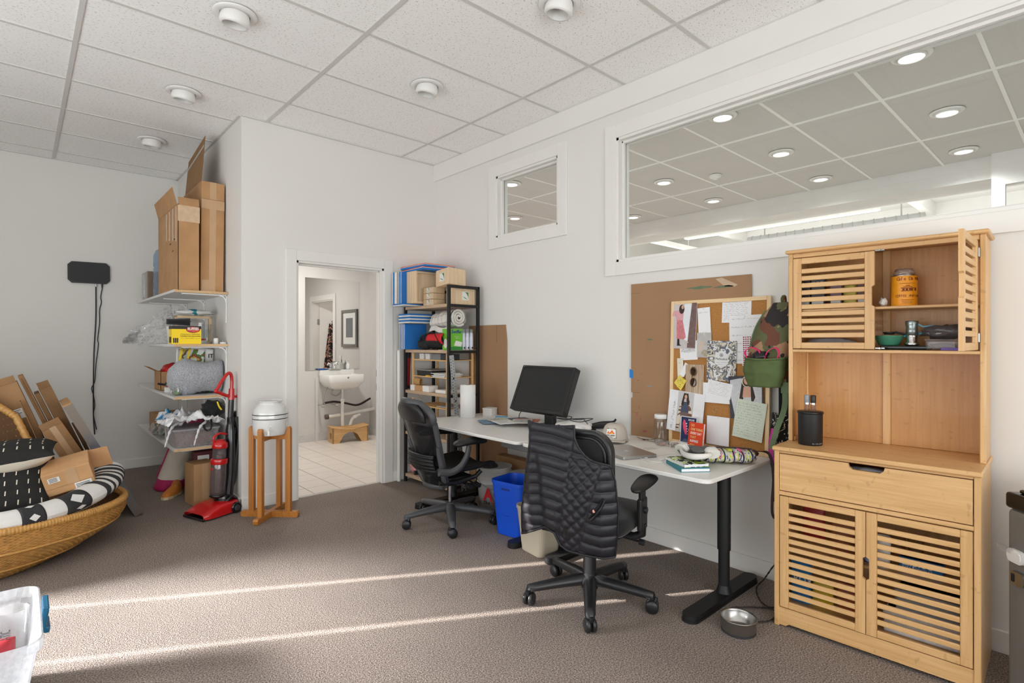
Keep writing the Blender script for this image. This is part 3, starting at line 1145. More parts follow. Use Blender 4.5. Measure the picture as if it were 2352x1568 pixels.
# ================================================================== black steel shelving by the corner
SU = thing('shelving_unit', 'black steel shelving unit with wood shelves in the corner by the bathroom', 'shelving unit')
SX0, SX1, SY0, SY1 = 2.775, 3.125, 3.885, 4.63
SHW = wood('greyed_oak', (176, 148, 120), (204, 178, 150), 'y', .6, nodes=.15)
for x in (SX0, SX1 - .026):
    for y in (SY0, SY1 - .026):
        MB().rbox(x, x + .026, y, y + .026, 0, 1.855, .002, 1).build('post', BLACKM, SU)
SHZ = (.08, .49, .89, 1.28, 1.69)
for z in SHZ:
    s_ = MB().rbox(SX0 + .002, SX1 - .002, SY0 + .026, SY1 - .026, z - .028, z, .002, 1).build('shelf', SHW, SU)
    for y in (SY0, SY1 - .026):
        MB().box(SX0 + .026, SX1 - .026, y, y + .024, z - .028, z - .003).build('end_rail', BLACKM, SU)
for y in (SY0, SY1 - .026):
    MB().box(SX0 + .026, SX1 - .026, y, y + .024, 1.83, 1.855).build('end_rail', BLACKM, SU)
MB().box(SX1 - .02, SX1 - .012, SY0, SY1, 1.83, 1.855).build('back_rail', BLACKM, SU)
tag(MB().cyl((2.735, 4.655, 0), (2.735, 4.655, 1.27), .017, n=18).build('white_tube', PLATE), 'thin white tube standing between the door casing and black shelving', 'tube')

# ================================================================== bracket shelves in the alcove
SHB = pm('shelf_laminate', (222, 221, 219), .45, var=.012)
EDGE = wood('chipboard_edge', (196, 160, 116), (220, 188, 146), 'x', .8, nodes=.5)
AS = (.488, .91, 1.336, 1.776)
for z, lb in zip(AS, ('lowest white wall shelf in the alcove, holding a clear bin and bags', 'white wall shelf holding the fluffy grey bed',
                      'white wall shelf holding the yellow box', 'top white wall shelf in the alcove under the tall cartons')):
    t = thing('bracket_shelf', lb, 'shelf', group='white bracket shelves in the alcove')
    MB().box(.92, XS - .002, 5.052, 6.86, z - .02, z).build('board', SHB, t)
    MB().box(.92, XS - .002, 5.05, 5.052, z - .02, z).build('raw_edge', EDGE, t)
    for y in (5.1, 5.85, 6.6):
        m = MB()
        m.rbox(XS - .012, XS - .002, y - .015, y + .015, z - .26, z - .02, .003)
        m.rbox(.98, XS - .002, y - .015, y + .015, z - .031, z - .021, .003)
        pts = [(XS - .012 - .05 + .05 * math.cos(a), y, z - .031 - .05 + .05 * math.sin(a)) for a in [i * PI / 2 / 8 for i in range(9)]]
        ribbon(m, pts, .03, .008, (0, 1, 0))
        m.build('bracket', PLATE, t)
# ================================================================== office chairs
FR = pm('chair_frame', (72, 73, 76), .45, var=.06, bump=.03, bs=200)
FRD = pm('chair_frame_dark', (30, 30, 32), .4, var=.08)
PAD = pm('chair_pad', (24, 24, 26), .5, var=.1, bump=.05, bs=250)
FAB = pm('chair_fabric', (20, 20, 23), .9, var=.15, bump=.2, bs=600, sheen=.2)
MESH = glass_mat('chair_mesh', (.55, .55, .55), .02, .4, .55, (.035, .035, .038))


def caster(parent, x, y, a, r=.03, mat=FRD):
    m = MB(T(x, y, 0, rz=a))
    for s in (-1, 1):
        pr = [(.004, s * .006), (r * .93, s * .006), (r, s * .010), (r, s * .020), (r * .8, s * .026), (.004, s * .027)]
        M0 = m.M
        m.at(M0 @ T(0, 0, r, rx=90))
        m.lathe(pr, 20)
        m.at(M0)
    m.tube([(.0, 0, r + .004), (.004, 0, r + .018), (.018, 0, r + .03), (.02, 0, r + .045)], [.007, .012, .012, .008], 10)
    m.build('caster', mat, parent)


def star_base(parent, R, a0, z_hub, z_tip, r0, r1, mat, cr=.03, cap=.03):
    MB().cyl((0, 0, z_hub - .045), (0, 0, z_hub + .035), .043, .036, 20).build('base_hub', mat, parent)
    for k in range(5):
        a = math.radians(a0 + 72 * k)
        pts, rs = [], []
        for i in range(9):
            t = i / 8
            rr = .02 + (R - .0 - .02) * t
            pts.append((rr * math.cos(a), rr * math.sin(a), z_hub + (z_tip - z_hub) * t ** 1.5))
            rs.append(r0 + (r1 - r0) * t)
        pts.append((pts[-1][0], pts[-1][1], z_tip - .016))
        rs.append(r1 * .9)
        MB().tube(pts, rs, 10, up=(0, 0, 1), sx=.8).build('base_arm', mat, parent)
        caster(parent, R * math.cos(a), R * math.sin(a), random.uniform(0, 360), cr)


mc = thing('mesh_chair', 'charcoal office chair with see-through mesh back at the left desk', 'office chair', T(2.40, 3.34, 0, rz=-6))
star_base(mc, .335, 27, .118, .09, .04, .025, FR, .033)
MB().cyl((0, 0, .14), (0, 0, .3), .0135, n=16).build('gas_column', CHROME, mc)
MB().cyl((0, 0, .14), (0, 0, .16), .022, .018, 16).build('column_collar', FRD, mc)


def back_pt(s, v):
    """s -1..1 across, v 0..1 up"""
    w = .185 + .02 * math.sin(v * 3) + .075 * max(0, (v - .35) / .65) ** 1.2
    if v > .86:
        w *= 1 - .55 * ((v - .86) / .14) ** 2.2
    if v < .08:
        w *= 1 - .3 * ((.08 - v) / .08) ** 2
    z = .31 + .625 * v - .02 * (abs(s) ** 2) * (v > .8)
    x = -.195 - .05 * math.sin(v * PI * .9) * .3 - .17 * v ** 1.4 + .065 * s * s
    return Vector((x, s * w, z))


N = 26
out = [back_pt(-1, i / N) for i in range(N + 1)] + [back_pt(-1 + 2 * i / 12, 1) for i in range(1, 12)] + \
      [back_pt(1, 1 - i / N) for i in range(N + 1)] + [back_pt(1 - 2 * i / 8, 0) for i in range(1, 8)]
rs = [.021 + .006 * (p.z > .8) for p in out]
MB().tube(out, rs, 10, closed=True, sx=.8).build('back_frame', FR, mc)
MB().grid(lambda u, v: back_pt(-1 + 2 * u, v), 18, 26, .0015).build('back_mesh', MESH, mc)
m = MB()
m.grid(lambda u, v: back_pt((-1 + 2 * u) * .8, .78 + .2 * v) + Vector((-.012, 0, 0)), 12, 6, .012)
m.build('top_band', FRD, mc)
lum = MB()
lum.grid(lambda u, v: back_pt((-1 + 2 * u) * .93, .22 + .17 * v) + Vector((-.035 - .012 * math.sin(v * PI) - .002 * math.sin(v * 60), 0, 0)), 18, 24, .02)
lum.build('lumbar_pad', PAD, mc)
for s in (-1, 1):
    pts = [back_pt(s * 1.04, v / 10) + Vector((-.022, 0, 0)) for v in range(0, 6)]
    MB().tube(pts, [.018, .022, .023, .022, .02, .014], 10).build('back_upright', FR, mc)
    # arm: post from the upright, curving forward and up to the pad
    y = s * .235
    pts = curve([(-.22, y, .45), (-.14, y + s * .015, .44), (-.07, y + s * .03, .47), (-.02, y + s * .035, .54), (0, y + s * .035, .615)], 6)
    MB().tube(pts, [.033 - .011 * i / (len(pts) - 1) for i in range(len(pts))], 10, sx=.8).build('arm_support', FR, mc)
    m = MB()
    m.grid(lambda u, v: (.02 - .145 + .29 * u, y + s * .035 + (.05 + .008 * math.sin(u * PI)) * math.cos(v * 2 * PI) * (1 - abs(2 * u - 1) ** 6) ** .5 + s * -.03 * u * u,
                         .634 + .025 * math.sin(v * 2 * PI) * (1 - abs(2 * u - 1) ** 6) ** .5 + .012 * math.sin(u * PI)), 18, 14)
    m.build('arm_pad', PAD, mc)


def seat_pt(s, t):
    """t 0 rear .. 1 front with a waterfall edge"""
    x = -.2 + .47 * t
    w = .235 * (1 - .1 * abs(2 * t - 1) ** 4)
    z = .425 + .03 * s * s - .02 * math.sin(t * PI) + .02 * t - .05 * max(0, (t - .82) / .18) ** 2
    return Vector((x, s * w, z))


out = [seat_pt(-1, i / 14) for i in range(15)] + [seat_pt(-1 + 2 * i / 10, 1) for i in range(1, 10)] + [seat_pt(1, 1 - i / 14) for i in range(15)] + [seat_pt(1 - 2 * i / 10, 0) for i in range(1, 10)]
MB().tube(out, .02, 10, closed=True, sx=.8).build('seat_frame', FRD, mc)
MB().grid(lambda u, v: seat_pt(-1 + 2 * u, v), 14, 16, .012).build('seat_mesh', PAD, mc)
m = MB()
m.rbox(-.14, .12, -.07, .07, .285, .36, .02).rbox(-.1, .1, -.16, .16, .345, .375, .012)
for s in (-1, 1):
    m.tube([(-.2, s * .2, .36), (-.05, s * .19, .345), (.1, s * .2, .37), (.14, s * .21, .41)], .016, 8)
m.build('tilt_mechanism', FRD, mc)
for s, x in ((-1, .1), (-1, .03), (1, .06)):
    MB().cyl((x, s * .08, .32), (x, s * .2, .315), .006, n=8).cyl((x, s * .2, .315), (x, s * .25, .313), .02, .017, 14).build('control_knob', FRD, mc)

# ------------------------------------------------------------------ chair with the vest
vc = thing('task_chair', 'black cushioned task chair with T-shaped arms, under the quilted vest', 'office chair', T(2.225, 1.845, 0, rz=15))
star_base(vc, .325, -11, .11, .085, .038, .026, FRD, .033)
MB().cyl((0, 0, .1), (0, 0, .3), .034, n=20).cyl((0, 0, .3), (0, 0, .4), .02, n=16).build('gas_column', FRD, vc)


def cushion(hw, hd, z0, z1, cx=0, e=5.0):
    def f(u, v):
        a = 2 * PI * u
        ca, sa = math.cos(a), math.sin(a)
        k = (abs(ca) ** e + abs(sa) ** e) ** (-1 / e)
        prof = [(0.001, z0), (.9, z0), (.98, z0 + (z1 - z0) * .2), (1.0, z0 + (z1 - z0) * .55), (.96, z0 + (z1 - z0) * .85), (.8, z1), (.001, z1 + .006)]
        q = v * (len(prof) - 1)
        i = min(int(q), len(prof) - 2)
        t = q - i
        r = prof[i][0] * (1 - t) + prof[i + 1][0] * t
        return (cx + ca * k * hd * r, sa * k * hw * r, prof[i][1] * (1 - t) + prof[i + 1][1] * t)
    return f


MB().grid(cushion(.25, .245, .40, .49, .05), 44, 12).build('seat_cushion', FAB, vc)
MB().rbox(-.17, .25, -.2, .2, .375, .402, .01).build('seat_shell', FRD, vc)
MB().rbox(-.12, .1, -.08, .08, .33, .378, .012).build('tilt_mechanism', FRD, vc)
for s, x in ((-1, .06), (1, .06)):
    MB().cyl((x, s * .07, .35), (x, s * .25, .335), .006, n=8).cyl((x, s * .25, .335), (x, s * .275, .333), .016, n=12).build('control_knob', FRD, vc)
# backrest: raised shell rim around a cushion
BM = T(-.198, 0, .705, ry=-92)
m = MB(BM @ Matrix.Translation((0, 0, 0)))
pts = rrect(.44, .43, .1, 8)
m.prism(pts, -.02, .02)
m.build('back_shell', FRD, vc)
MB(BM).tube([(x * .965, y * .965, .022) for x, y in pts], .014, 8, closed=True).tube([(x * .85, y * .85, .021) for x, y in pts], .009, 8, closed=True).build('back_rim', FRD, vc)
MB(BM).prism([(x * .86, y * .86) for x, y in pts], -.06, -.02).prism([(x * .8, y * .8) for x, y in pts], .02, .024).build('back_cushion', FAB, vc)
MB().tube([(-.06, 0, .36), (-.2, 0, .36), (-.27, 0, .42), (-.262, 0, .6)], .03, 8, sx=.4, up=(1, 0, 0)).build('back_support', FRD, vc)
for s in (-1, 1):
    y = s * .285
    MB().rbox(-.045, .045, y - .014, y + .014, .42, .58, .01).rbox(-.03, .03, y - .01, y + .01, .56, .63, .006).tube(
        [(0, s * .1, .385), (0, s * .24, .378), (0, y, .40), (0, y, .45)], .02, 8, up=(1, 0, 0), sx=1.3).build('arm_post', FRD, vc)
    MB().cyl((.0, y - .0, .52), (.0, y + s * .026, .52), .016, n=14).build('arm_knob', FRD, vc)
    mm = MB(T(.02, y, .64, ry=-4))
    mm.grid(lambda u, v: (-.13 + .26 * u, (.03 + .022 * math.sin(u * 2.2)) * math.cos(v * 2 * PI) * (1 - abs(2 * u - 1) ** 5) ** .5,
                          .016 * math.sin(v * 2 * PI) * (1 - abs(2 * u - 1) ** 5) ** .5 + .012 * u), 18, 14)
    mm.build('arm_pad', PAD, vc)

# ------------------------------------------------------------------ quilted vest hung over its back
def lerp_tab(tab, z):
    if z <= tab[0][0]:
        return tab[0][1]
    for (a, b), (c, d) in zip(tab, tab[1:]):
        if z <= c:
            return b + (d - b) * (z - a) / (c - a)
    return tab[-1][1]


SL = [(.34, -.285), (.36, -.282), (.45, -.272), (.543, -.25), (.744, -.22), (.835, -.205), (.9, -.208), (.95, -.223)]
SR = [(.34, .234), (.44, .25), (.564, .257), (.70, .245), (.778, .226), (.786, .205), (.796, .15), (.815, .11), (.845, .08), (.875, .06), (.905, .05), (.957, .046)]
HEM = [(-.3, .352), (-.25, .372), (-.2, .40), (-.12, .435), (-.06, .418), (-.04, .36), (0, .34), (.08, .338), (.2, .342), (.26, .352)]


def vest_pt(u, v):
    zn = .34 + .617 * v
    a, b = lerp_tab(SL, zn), lerp_tab(SR, zn)
    s = a + (b - a) * u
    top = .957 - .01 * math.sin(u * PI)
    h = lerp_tab(HEM, s)
    z = h + (zn - .34) * (top - h) / .617
    seamA = .05 - (.95 - z) * .16
    seamB = .19 - (.79 - z) * .30
    x = -.262 - .02 * math.sin((z - .3) / .65 * PI)
    if s > .19:
        x += (s - .19) * .8
    if s < -.19:
        x += (-.19 - s) * .5
    if z < .5:
        x += (.5 - z) * .12
    d = min(abs(s - seamA), abs(s - seamB) if z < .8 else 9, .05)
    edge = min(d / .018, 1) ** .5
    if seamA < s < seamB and z < .8:
        k = abs(math.sin((z + s * .9) * PI / .055)) * abs(math.sin((z - s * .9) * PI / .055))
        puff = .011 * k ** .5
    else:
        puff = .013 * abs(math.sin((z + .02 * math.sin(s * 9)) * PI / .052)) ** .45
    rim = min(u / .03, (1 - u) / .03, v / .015, (1 - v) / .015, 1)
    puff *= edge * (.3 + .7 * rim)
    wr = .006 * noise.noise(Vector((s * 9, z * 7, 3))) + .002 * noise.noise(Vector((s * 40, z * 16, 1)))
    # vertical fold of the left side
    fold = .022 * math.exp(-((s + .17 - (.75 - z) * .12) / .03) ** 2) * (z < .86) * min(1, max(0, (.86 - z) / .15))
    return Vector((x - puff - wr + fold - .006, -s, z))


vest = thing('quilted_vest', 'dark quilted puffer vest draped over the task chair back', 'vest', T(2.225, 1.845, 0, rz=15))
NY = pm('nylon_dark', (27, 26, 33), .46, var=.1, vs=4, bump=.12, bs=160, spec=.45)
MB().grid(lambda u, v: vest_pt(u, v), 90, 150, .012).build('shell', NY, vest)
NYD = pm('nylon_binding', (26, 25, 30), .5)
arm = [vest_pt(1, .699 + .3 * i / 24) + Vector((-.004, 0, 0)) for i in range(25)]
MB().tube(arm, .005, 6).build('armhole_binding', NYD, vest)
MB().tube([vest_pt(i / 40, 0) + Vector((-.003, 0, 0)) for i in range(41)], .006, 6).build('hem_binding', NYD, vest)
MB().tube([vest_pt(0, i / 40) for i in range(41)], .005, 6).build('armhole_binding', NYD, vest)
MB().tube([vest_pt(1, i / 28 * .69) + Vector((-.002, 0, 0)) for i in range(29)], .004, 6).build('zip_edge', NYD, vest)


def vsz(s, z):
    """vest surface point by its (s, z)"""
    v = (z - .34) / .617
    a, b = lerp_tab(SL, z), lerp_tab(SR, z)
    return vest_pt((s - a) / (b - a), v)


pk = [vsz(.135 + .07 * t + .01 * math.sin(t * PI), .535 + .10 * t) + Vector((-.008, 0, 0)) for t in [i / 12 for i in range(13)]]
MB().tube(pk, [.003 + .011 * math.sin(PI * i / 12) for i in range(13)], 8, sx=.5).build('pocket_slit', pm('pocket_dark', (8, 8, 10), .9), vest)
MB().tube([p + Vector((-.007, -.012, -.004)) for p in pk], .006, 6).build('pocket_welt', NY, vest)
MB().blob(vsz(.165, .575) + Vector((-.016, 0, 0)), (.004, .007, .008), .1, 2, 3, 2).build('pocket_tag', pm('tag_pink', (226, 160, 150), .7), vest)
# ================================================================== on the desks
TXW = pm('print_white', (240, 238, 232), .7, var=.0)
TXK = pm('print_black', (24, 24, 26), .7, var=.0)
# ---- monitor
mo = thing('computer_monitor', 'black square-ish desktop monitor tilted back on the desk, screen off', 'monitor', T(2.93, 2.87, DZ, rz=180))
# local: +x is toward the viewer side of the screen
SCR = pm('screen_off', (30, 31, 33), .35, var=.03, spec=.4)
MS = T(.0, 0, .285, ry=-24)
MB(MS).rbox(-.03, .028, -.275, .275, -.182, .182, .006).rbox(-.055, -.03, -.2, .2, -.14, .14, .012).build('housing', BLACK, mo)
m = MB(MS)
for a in ((-.275, -.256, -.182, .182), (.256, .275, -.182, .182), (-.256, .256, .164, .182), (-.256, .256, -.182, -.158)):
    m.rbox(.028, .034, *a, .002, 1)
bz = m.build('bezel', BLACK, mo)
MB(MS).box(.028, .0295, -.256, .256, -.158, .164).build('screen', SCR, mo)
for k in range(5):
    MB(MS).rbox(.0335, .0355, .13 + .018 * k, .138 + .018 * k, -.173, -.169, .0008, 1).build('button', pm('btn', (84, 84, 86), .4), bz)
m = MB(MS)
for k in range(30):
    m.box(-.022, .018, .2752, .2758, -.15 + .01 * k, -.146 + .01 * k)
tag(m.build('side_vents', pm('vent_grey', (62, 62, 64), .5), mo), kind='stuff')
MB().rbox(-.09, -.045, -.045, .045, .006, .26, .006).rbox(-.09, -.045, -.035, .035, .2, .32, .004).build('stand_neck', BLACK, mo)
MB().prism(rrect(.24, .26, .03, 5, -.06, 0), 0, .014).build('stand_foot', BLACK, mo)
MB(MS).box(.034, .0343, -.265, -.25, .170, .175).build('logo_plate', pm('logo_grey', (120, 120, 122), .4), mo)
tag(MB().tube(curve([(3.0, 3.07, .84), (2.98, 3.17, .80), (2.98, 3.2, .745), (2.95, 3.1, .715), (2.9, 2.95, .709), (2.82, 2.8, .709), (2.86, 2.7, .712), (2.95, 2.62, .709), (2.9, 2.5, .75), (2.93, 2.44, .757)], 8), .003, 6).build('monitor_cable', BLACK),
    'thin black cable looping below the monitor', 'cable')

# ---- paper towel roll
pr = thing('paper_towel_roll', 'white paper towel roll standing on the desk beside the metal ruler', 'paper towel roll', T(2.86, 3.72, DZ))
MB().lathe([(.022, .001), (.066, .001), (.066, .278), (.022, .279)], 40, caps=False).build('paper', pm('tissue', (240, 239, 236), .9, var=.01, bump=.2, bs=120), pr)
MB().lathe([(.021, .279), (.0212, .002), (.019, .002), (.019, .279)], 24, caps=False).build('core', CARD, pr)

# ---- white carton on the desk
wb = thing('small_white_box', 'small white carton on the desk behind the towel roll', 'box', T(3.09, 3.70, DZ, rz=20))
MB().rbox(-.05, .05, -.045, .045, 0, .062, .002, 1).build('body', WHITE, wb)
MB().rbox(-.052, .052, -.047, .047, .05, .066, .002, 1).build('lid', WHITE, wb)

# ---- loose papers and magazines left of the monitor
random.seed(5)
cols = [(226, 228, 230), (206, 214, 220), (120, 150, 176), (225, 222, 214), (196, 190, 168), (90, 96, 104), (232, 232, 232), (210, 120, 90), (214, 214, 206)]
PL = ['white sheet on the desk, nearest the small carton', 'pale blue flyer under the papers left of the monitor', 'blue printed card among papers left of the monitor', 'cream sheet in the loose papers left of the monitor',
      'khaki-covered magazine in the loose papers left of the monitor', 'dark grey booklet at the front of the loose papers', 'white leaflet on top of the loose papers by the monitor',
      'orange edged flyer among the papers left of the monitor', 'off-white booklet under the monitor']
for i, (c, lb) in enumerate(zip(cols, PL)):
    x, y = 2.87 + random.uniform(-.08, .16), 3.46 - .05 * i + random.uniform(-.02, .02)
    t = thing('loose_paper', lb, 'paper', T(x, y, DZ + .0005 + .0042 * i, rz=random.uniform(-50, 40)), 'loose papers by the monitor')
    MB().box(-.075, .075, -.1, .1, 0, .0035).build('sheet', pm('loose%d' % i, c, .6, var=.05), t)
    m = MB()
    for k in range(5):
        yy = .08 - .034 * k
        m.box(-.06, random.uniform(0, .06), yy - .008, yy, .0035, .0038)
    m.build('print', pm('loosep%d' % i, scl([q for q in c], .55) if False else tuple(int(q * .6) for q in c), .7), t)
tag(MB(T(2.86, 3.28, DZ + .046, rz=35)).rbox(-.004, .004, -.05, .05, 0, .008, .003).build('teal_pen', pm('teal', (28, 140, 178), .4)), 'teal pen lying on the loose papers', 'pen')

# ---- crumpled white cloth cap with cables behind the vest
wc = thing('white_hat', 'crumpled white cloth cap behind the task chair', 'cap', T(2.87, 2.52, DZ))
CLOTH = pm('white_cloth', (220, 218, 214), .9, var=.04, bump=.3, bs=60)
MB().blob((0, 0, .045), (.11, .14, .055), .22, 2.2, 6, 4, 0.0).build('crown', CLOTH, wc)
MB().grid(lambda u, v: (-.09 - .07 * v * math.sin(u * PI), -.09 + .18 * u, .02 + .015 * math.sin(u * PI) - .01 * v), 14, 6, .003).build('visor', CLOTH, wc)
cb = MB()
random.seed(3)
pts = [(2.83 + .07 * math.sin(i * 1.7) + random.uniform(-.02, .02), 2.62 - .028 * i + .05 * math.cos(i * 2.1), DZ + .108 + random.uniform(0, .02)) for i in range(11)]
pts = [(2.92, 2.78, DZ + .004), (2.86, 2.70, DZ + .06)] + pts
tag(cb.tube(curve(pts, 6), .0028, 6).build('tangled_cord', BLACK), 'tangled black cord lying on the white cap', 'cord')
sg = thing('black_glasses_case', 'black soft pouch with a strap behind the trucker hat', 'pouch', T(3.02, 2.40, DZ))
MB().grid(lambda u, v: (-.04 + .08 * u, .1 - .22 * v, .03 + .03 * v + .028 * math.sin(u * PI) * math.sin(v * PI) ** .5), 8, 12, .014).build('body', FAB, sg)
MB().tube(curve([(-.02, .08, .06), (0, .0, .085), (.0, -.1, .10), (.01, -.12, .12)], 6), .008, 6).build('strap', FAB, sg)
MB().box(-.03, .03, .07, .1, 0, .03).build('flap', FAB, sg)

# ---- trucker hat
hat = thing('trucker_hat', 'beige trucker hat with a mountain patch lying on the desk', 'hat', T(2.895, 2.185, DZ, rz=200))
HATM = pm('hat_cloth', (196, 188, 176), .85, var=.03, bump=.15, bs=300)
HATN = pm('hat_net', (208, 205, 200), .9, var=.06, bump=.4, bs=400)


def crown(u, v):
    a = 2 * PI * u
    r = math.cos(v * PI / 2) ** .55
    k = .012 + .108 * math.sin(v * PI / 2) ** .9
    lean = .018 * math.sin(v * PI / 2)
    return (.094 * r * math.cos(a) + lean * .6, .082 * r * math.sin(a), k)


MB().grid(lambda u, v: crown(-.25 + .5 * u, v * .98), 28, 14, .003).build('front_panel', HATM, hat)
MB().grid(lambda u, v: crown(.25 + .5 * u, v * .98), 28, 14, .003).build('mesh_back', HATN, hat)
MB().grid(lambda u, v: (.088 * math.cos((u - .5) * 2.5) + (.075 * v) * math.cos((u - .5) * 1.9), .084 * math.sin((u - .5) * 2.5) * (1 + .05 * v), .014 - .012 * v + .02 * v * (1 - (2 * u - 1) ** 2)), 20, 8, .004).build('brim', HATM, hat)
MB().tube([crown(i / 40, 0) for i in range(40)], .004, 6, closed=True).build('sweatband', HATM, hat)
MB().blob((.012, 0, .122), (.006, .006, .003), .0, 1, 0, 2).build('top_button', HATM, hat)


def on_crown(a, z, off):
    v = math.asin(min(1, max(0, (z - .012) / .108)) ** (1 / .9)) / (PI / 2)
    p = Vector(crown(a / (2 * PI), v))
    return p + Vector((math.cos(a), math.sin(a), .25)) * off


def patch(pts2, off, mat, name, par):
    """flat outline (a, z) laid onto the crown front, as a fan of small quads"""
    m = MB()
    c = (sum(p[0] for p in pts2) / len(pts2), sum(p[1] for p in pts2) / len(pts2))
    P = []
    n = len(pts2)
    for k in range(1, 7):
        for q in pts2:
            P.append(on_crown(c[0] + (q[0] - c[0]) * k / 6, c[1] + (q[1] - c[1]) * k / 6, off))
    P.append(on_crown(c[0], c[1], off))
    fs = [(len(P) - 1, i, (i + 1) % n) for i in range(n)]
    for k in range(5):
        fs += [(k * n + i, (k + 1) * n + i, (k + 1) * n + (i + 1) % n, k * n + (i + 1) % n) for i in range(n)]
    m.add(P, fs, True)
    return m.build(name, mat, par)


R0 = [(x, .062 + y) for x, y in rrect(.86, .062, .012, 4)]
pa = patch(R0, .004, TXK, 'logo_patch', hat)
patch([(x, .062 + y) for x, y in rrect(.80, .056, .01, 4)], .0048, TXW, 'patch_face', pa)
ORG = pm('orange_print', (236, 96, 24), .7, var=.0)
patch([(-.32, .060), (-.18, .077), (-.06, .060)], .0056, ORG, 'mountain', pa)
patch([(-.12, .060), (.1, .084), (.33, .060)], .0057, ORG, 'mountain', pa)
patch([(-.0, .060), (.11, .073), (.2, .060)], .0064, pm('yellow_print', (250, 190, 40), .7), 'mountain_core', pa)
patch([(-.24, .060), (-.18, .068), (-.11, .060)], .0064, pm('yellow_print', (250, 190, 40), .7), 'mountain_core', pa)
HM = Matrix(((0, -.26, .96, .101), (1, 0, 0, 0), (0, .96, .26, .049), (0, 0, 0, 1)))
text('JAZZ ASPEN', .0105, HM, TXK, pa, align='CENTER', bold=.0003)
text('SNOWMASS', .0055, HM @ T(0, -.0075, .0016), TXK, pa, align='CENTER')

# ---- dried leaf scraps by the cardboard
kc = thing('key_bundle', 'small brown bundle of keys behind the hat', 'keys', T(3.06, 2.06, DZ))
for k in range(5):
    MB(T(.0, .02 - .02 * k, .004 + .003 * k, rz=50 * k, rx=10)).box(-.003, .003, 0, .05, 0, .002).cyl((0, -.006, 0), (0, -.006, .002), .011, n=12).build('key', pm('brass_dark', (128, 104, 60), .4, .7), kc)

# ---- jar
jar = thing('glass_jar', 'empty clear glass jar with white lid on the desk', 'jar', T(3.10, 1.975, DZ))
MB().lathe([(.001, .003), (.036, .003), (.041, .006), (.0425, .02), (.0425, .128), (.040, .14), (.034, .15), (.034, .158)], 32).lathe([(.032, .158), (.032, .148), (.038, .138), (.0405, .126), (.0405, .02), (.036, .008), (.001, .007)], 32).build(
    'body', glass_mat('jar_glass', (.97, .98, .98), .12), jar)
MB().lathe([(.001, .178), (.037, .178), (.04, .175), (.04, .152), (.037, .150)], 32).build('lid', PLATE, jar)

# ---- laptop
lp = thing('laptop', 'closed silver laptop lying on the white desk', 'laptop', T(2.62, 1.905, DZ, rz=-23))
ALU = pm('aluminium', (172, 170, 166), .35, .85, var=.015)
MB().prism(rrect(.225, .315, .014, 4), .002, .010).build('base', ALU, lp)
MB().prism(rrect(.225, .315, .014, 4), .0106, .0165).build('lid', ALU, lp)
text('hp', .03, T(-.008, -.01, .0166, rz=-90), pm('logo_silver', (226, 226, 226), .15, 1.0), lp, align='CENTER', shear=.25)
wf = thing('white_folder', 'thin white folder beside the laptop', 'folder', T(2.84, 1.86, DZ, rz=-20))
MB().rbox(-.11, .11, -.16, .16, 0, .006, .002, 1).build('cover', pm('folder_white', (228, 226, 220), .5), wf)
MB().box(-.06, .02, -.03, .03, .006, .0063).build('label_print', pm('pale_print', (206, 204, 198), .6), wf)
tag(MB().tube(curve([(2.62, 1.66, DZ + .003), (2.56, 1.62, DZ + .003), (2.53, 1.68, DZ + .003), (2.56, 1.76, DZ + .003), (2.60, 1.74, DZ + .003)], 8), .0022, 6).rbox(2.612, 2.632, 1.645, 1.672, DZ, DZ + .007, .002).build('white_charging_cable', PLATE),
    'white charging cable curled beside the laptop', 'cable')
tag(MB().tube(curve([(2.9, 1.78, DZ + .01), (2.84, 1.74, DZ + .06), (2.82, 1.66, DZ + .07), (2.84, 1.58, DZ + .05), (2.90, 1.52, DZ + .01)], 8), .0022, 6).build('white_cord_loop', PLATE), 'white cord arching up behind the headphones', 'cable')

# ---- notebooks
nb = thing('teal_notebook', 'teal edged notebook at the desk corner, under the patterned one', 'notebook', T(2.565, 1.475, DZ, rz=-38))
MB().rbox(-.075, .075, -.105, .105, 0, .0025, .001, 1).rbox(-.075, .075, -.105, .105, .0165, .019, .001, 1).box(-.075, -.0725, -.105, .105, .002, .017).build('cover', pm('teal_cover', (36, 128, 142), .5), nb)
MB().box(-.0725, .072, -.102, .102, .0026, .0164).build('pages', PAPER, nb)
n2 = thing('patterned_notebook', 'small notebook with black and lime patterned cover under the headphones', 'notebook', T(2.575, 1.485, DZ + .0195, rz=-30))
PAT = patches('lime_pattern', [(0, (30, 46, 40)), (.44, (226, 226, 214)), (.52, (168, 204, 48)), (.62, (30, 46, 40))], 28, .6)
MB().rbox(-.068, .068, -.098, .098, 0, .002, .001, 1).rbox(-.068, .068, -.098, .098, .0145, .0165, .001, 1).build('cover', PAT, n2)
MB().box(-.067, .066, -.096, .096, .0021, .0144).build('pages', PAPER, n2)

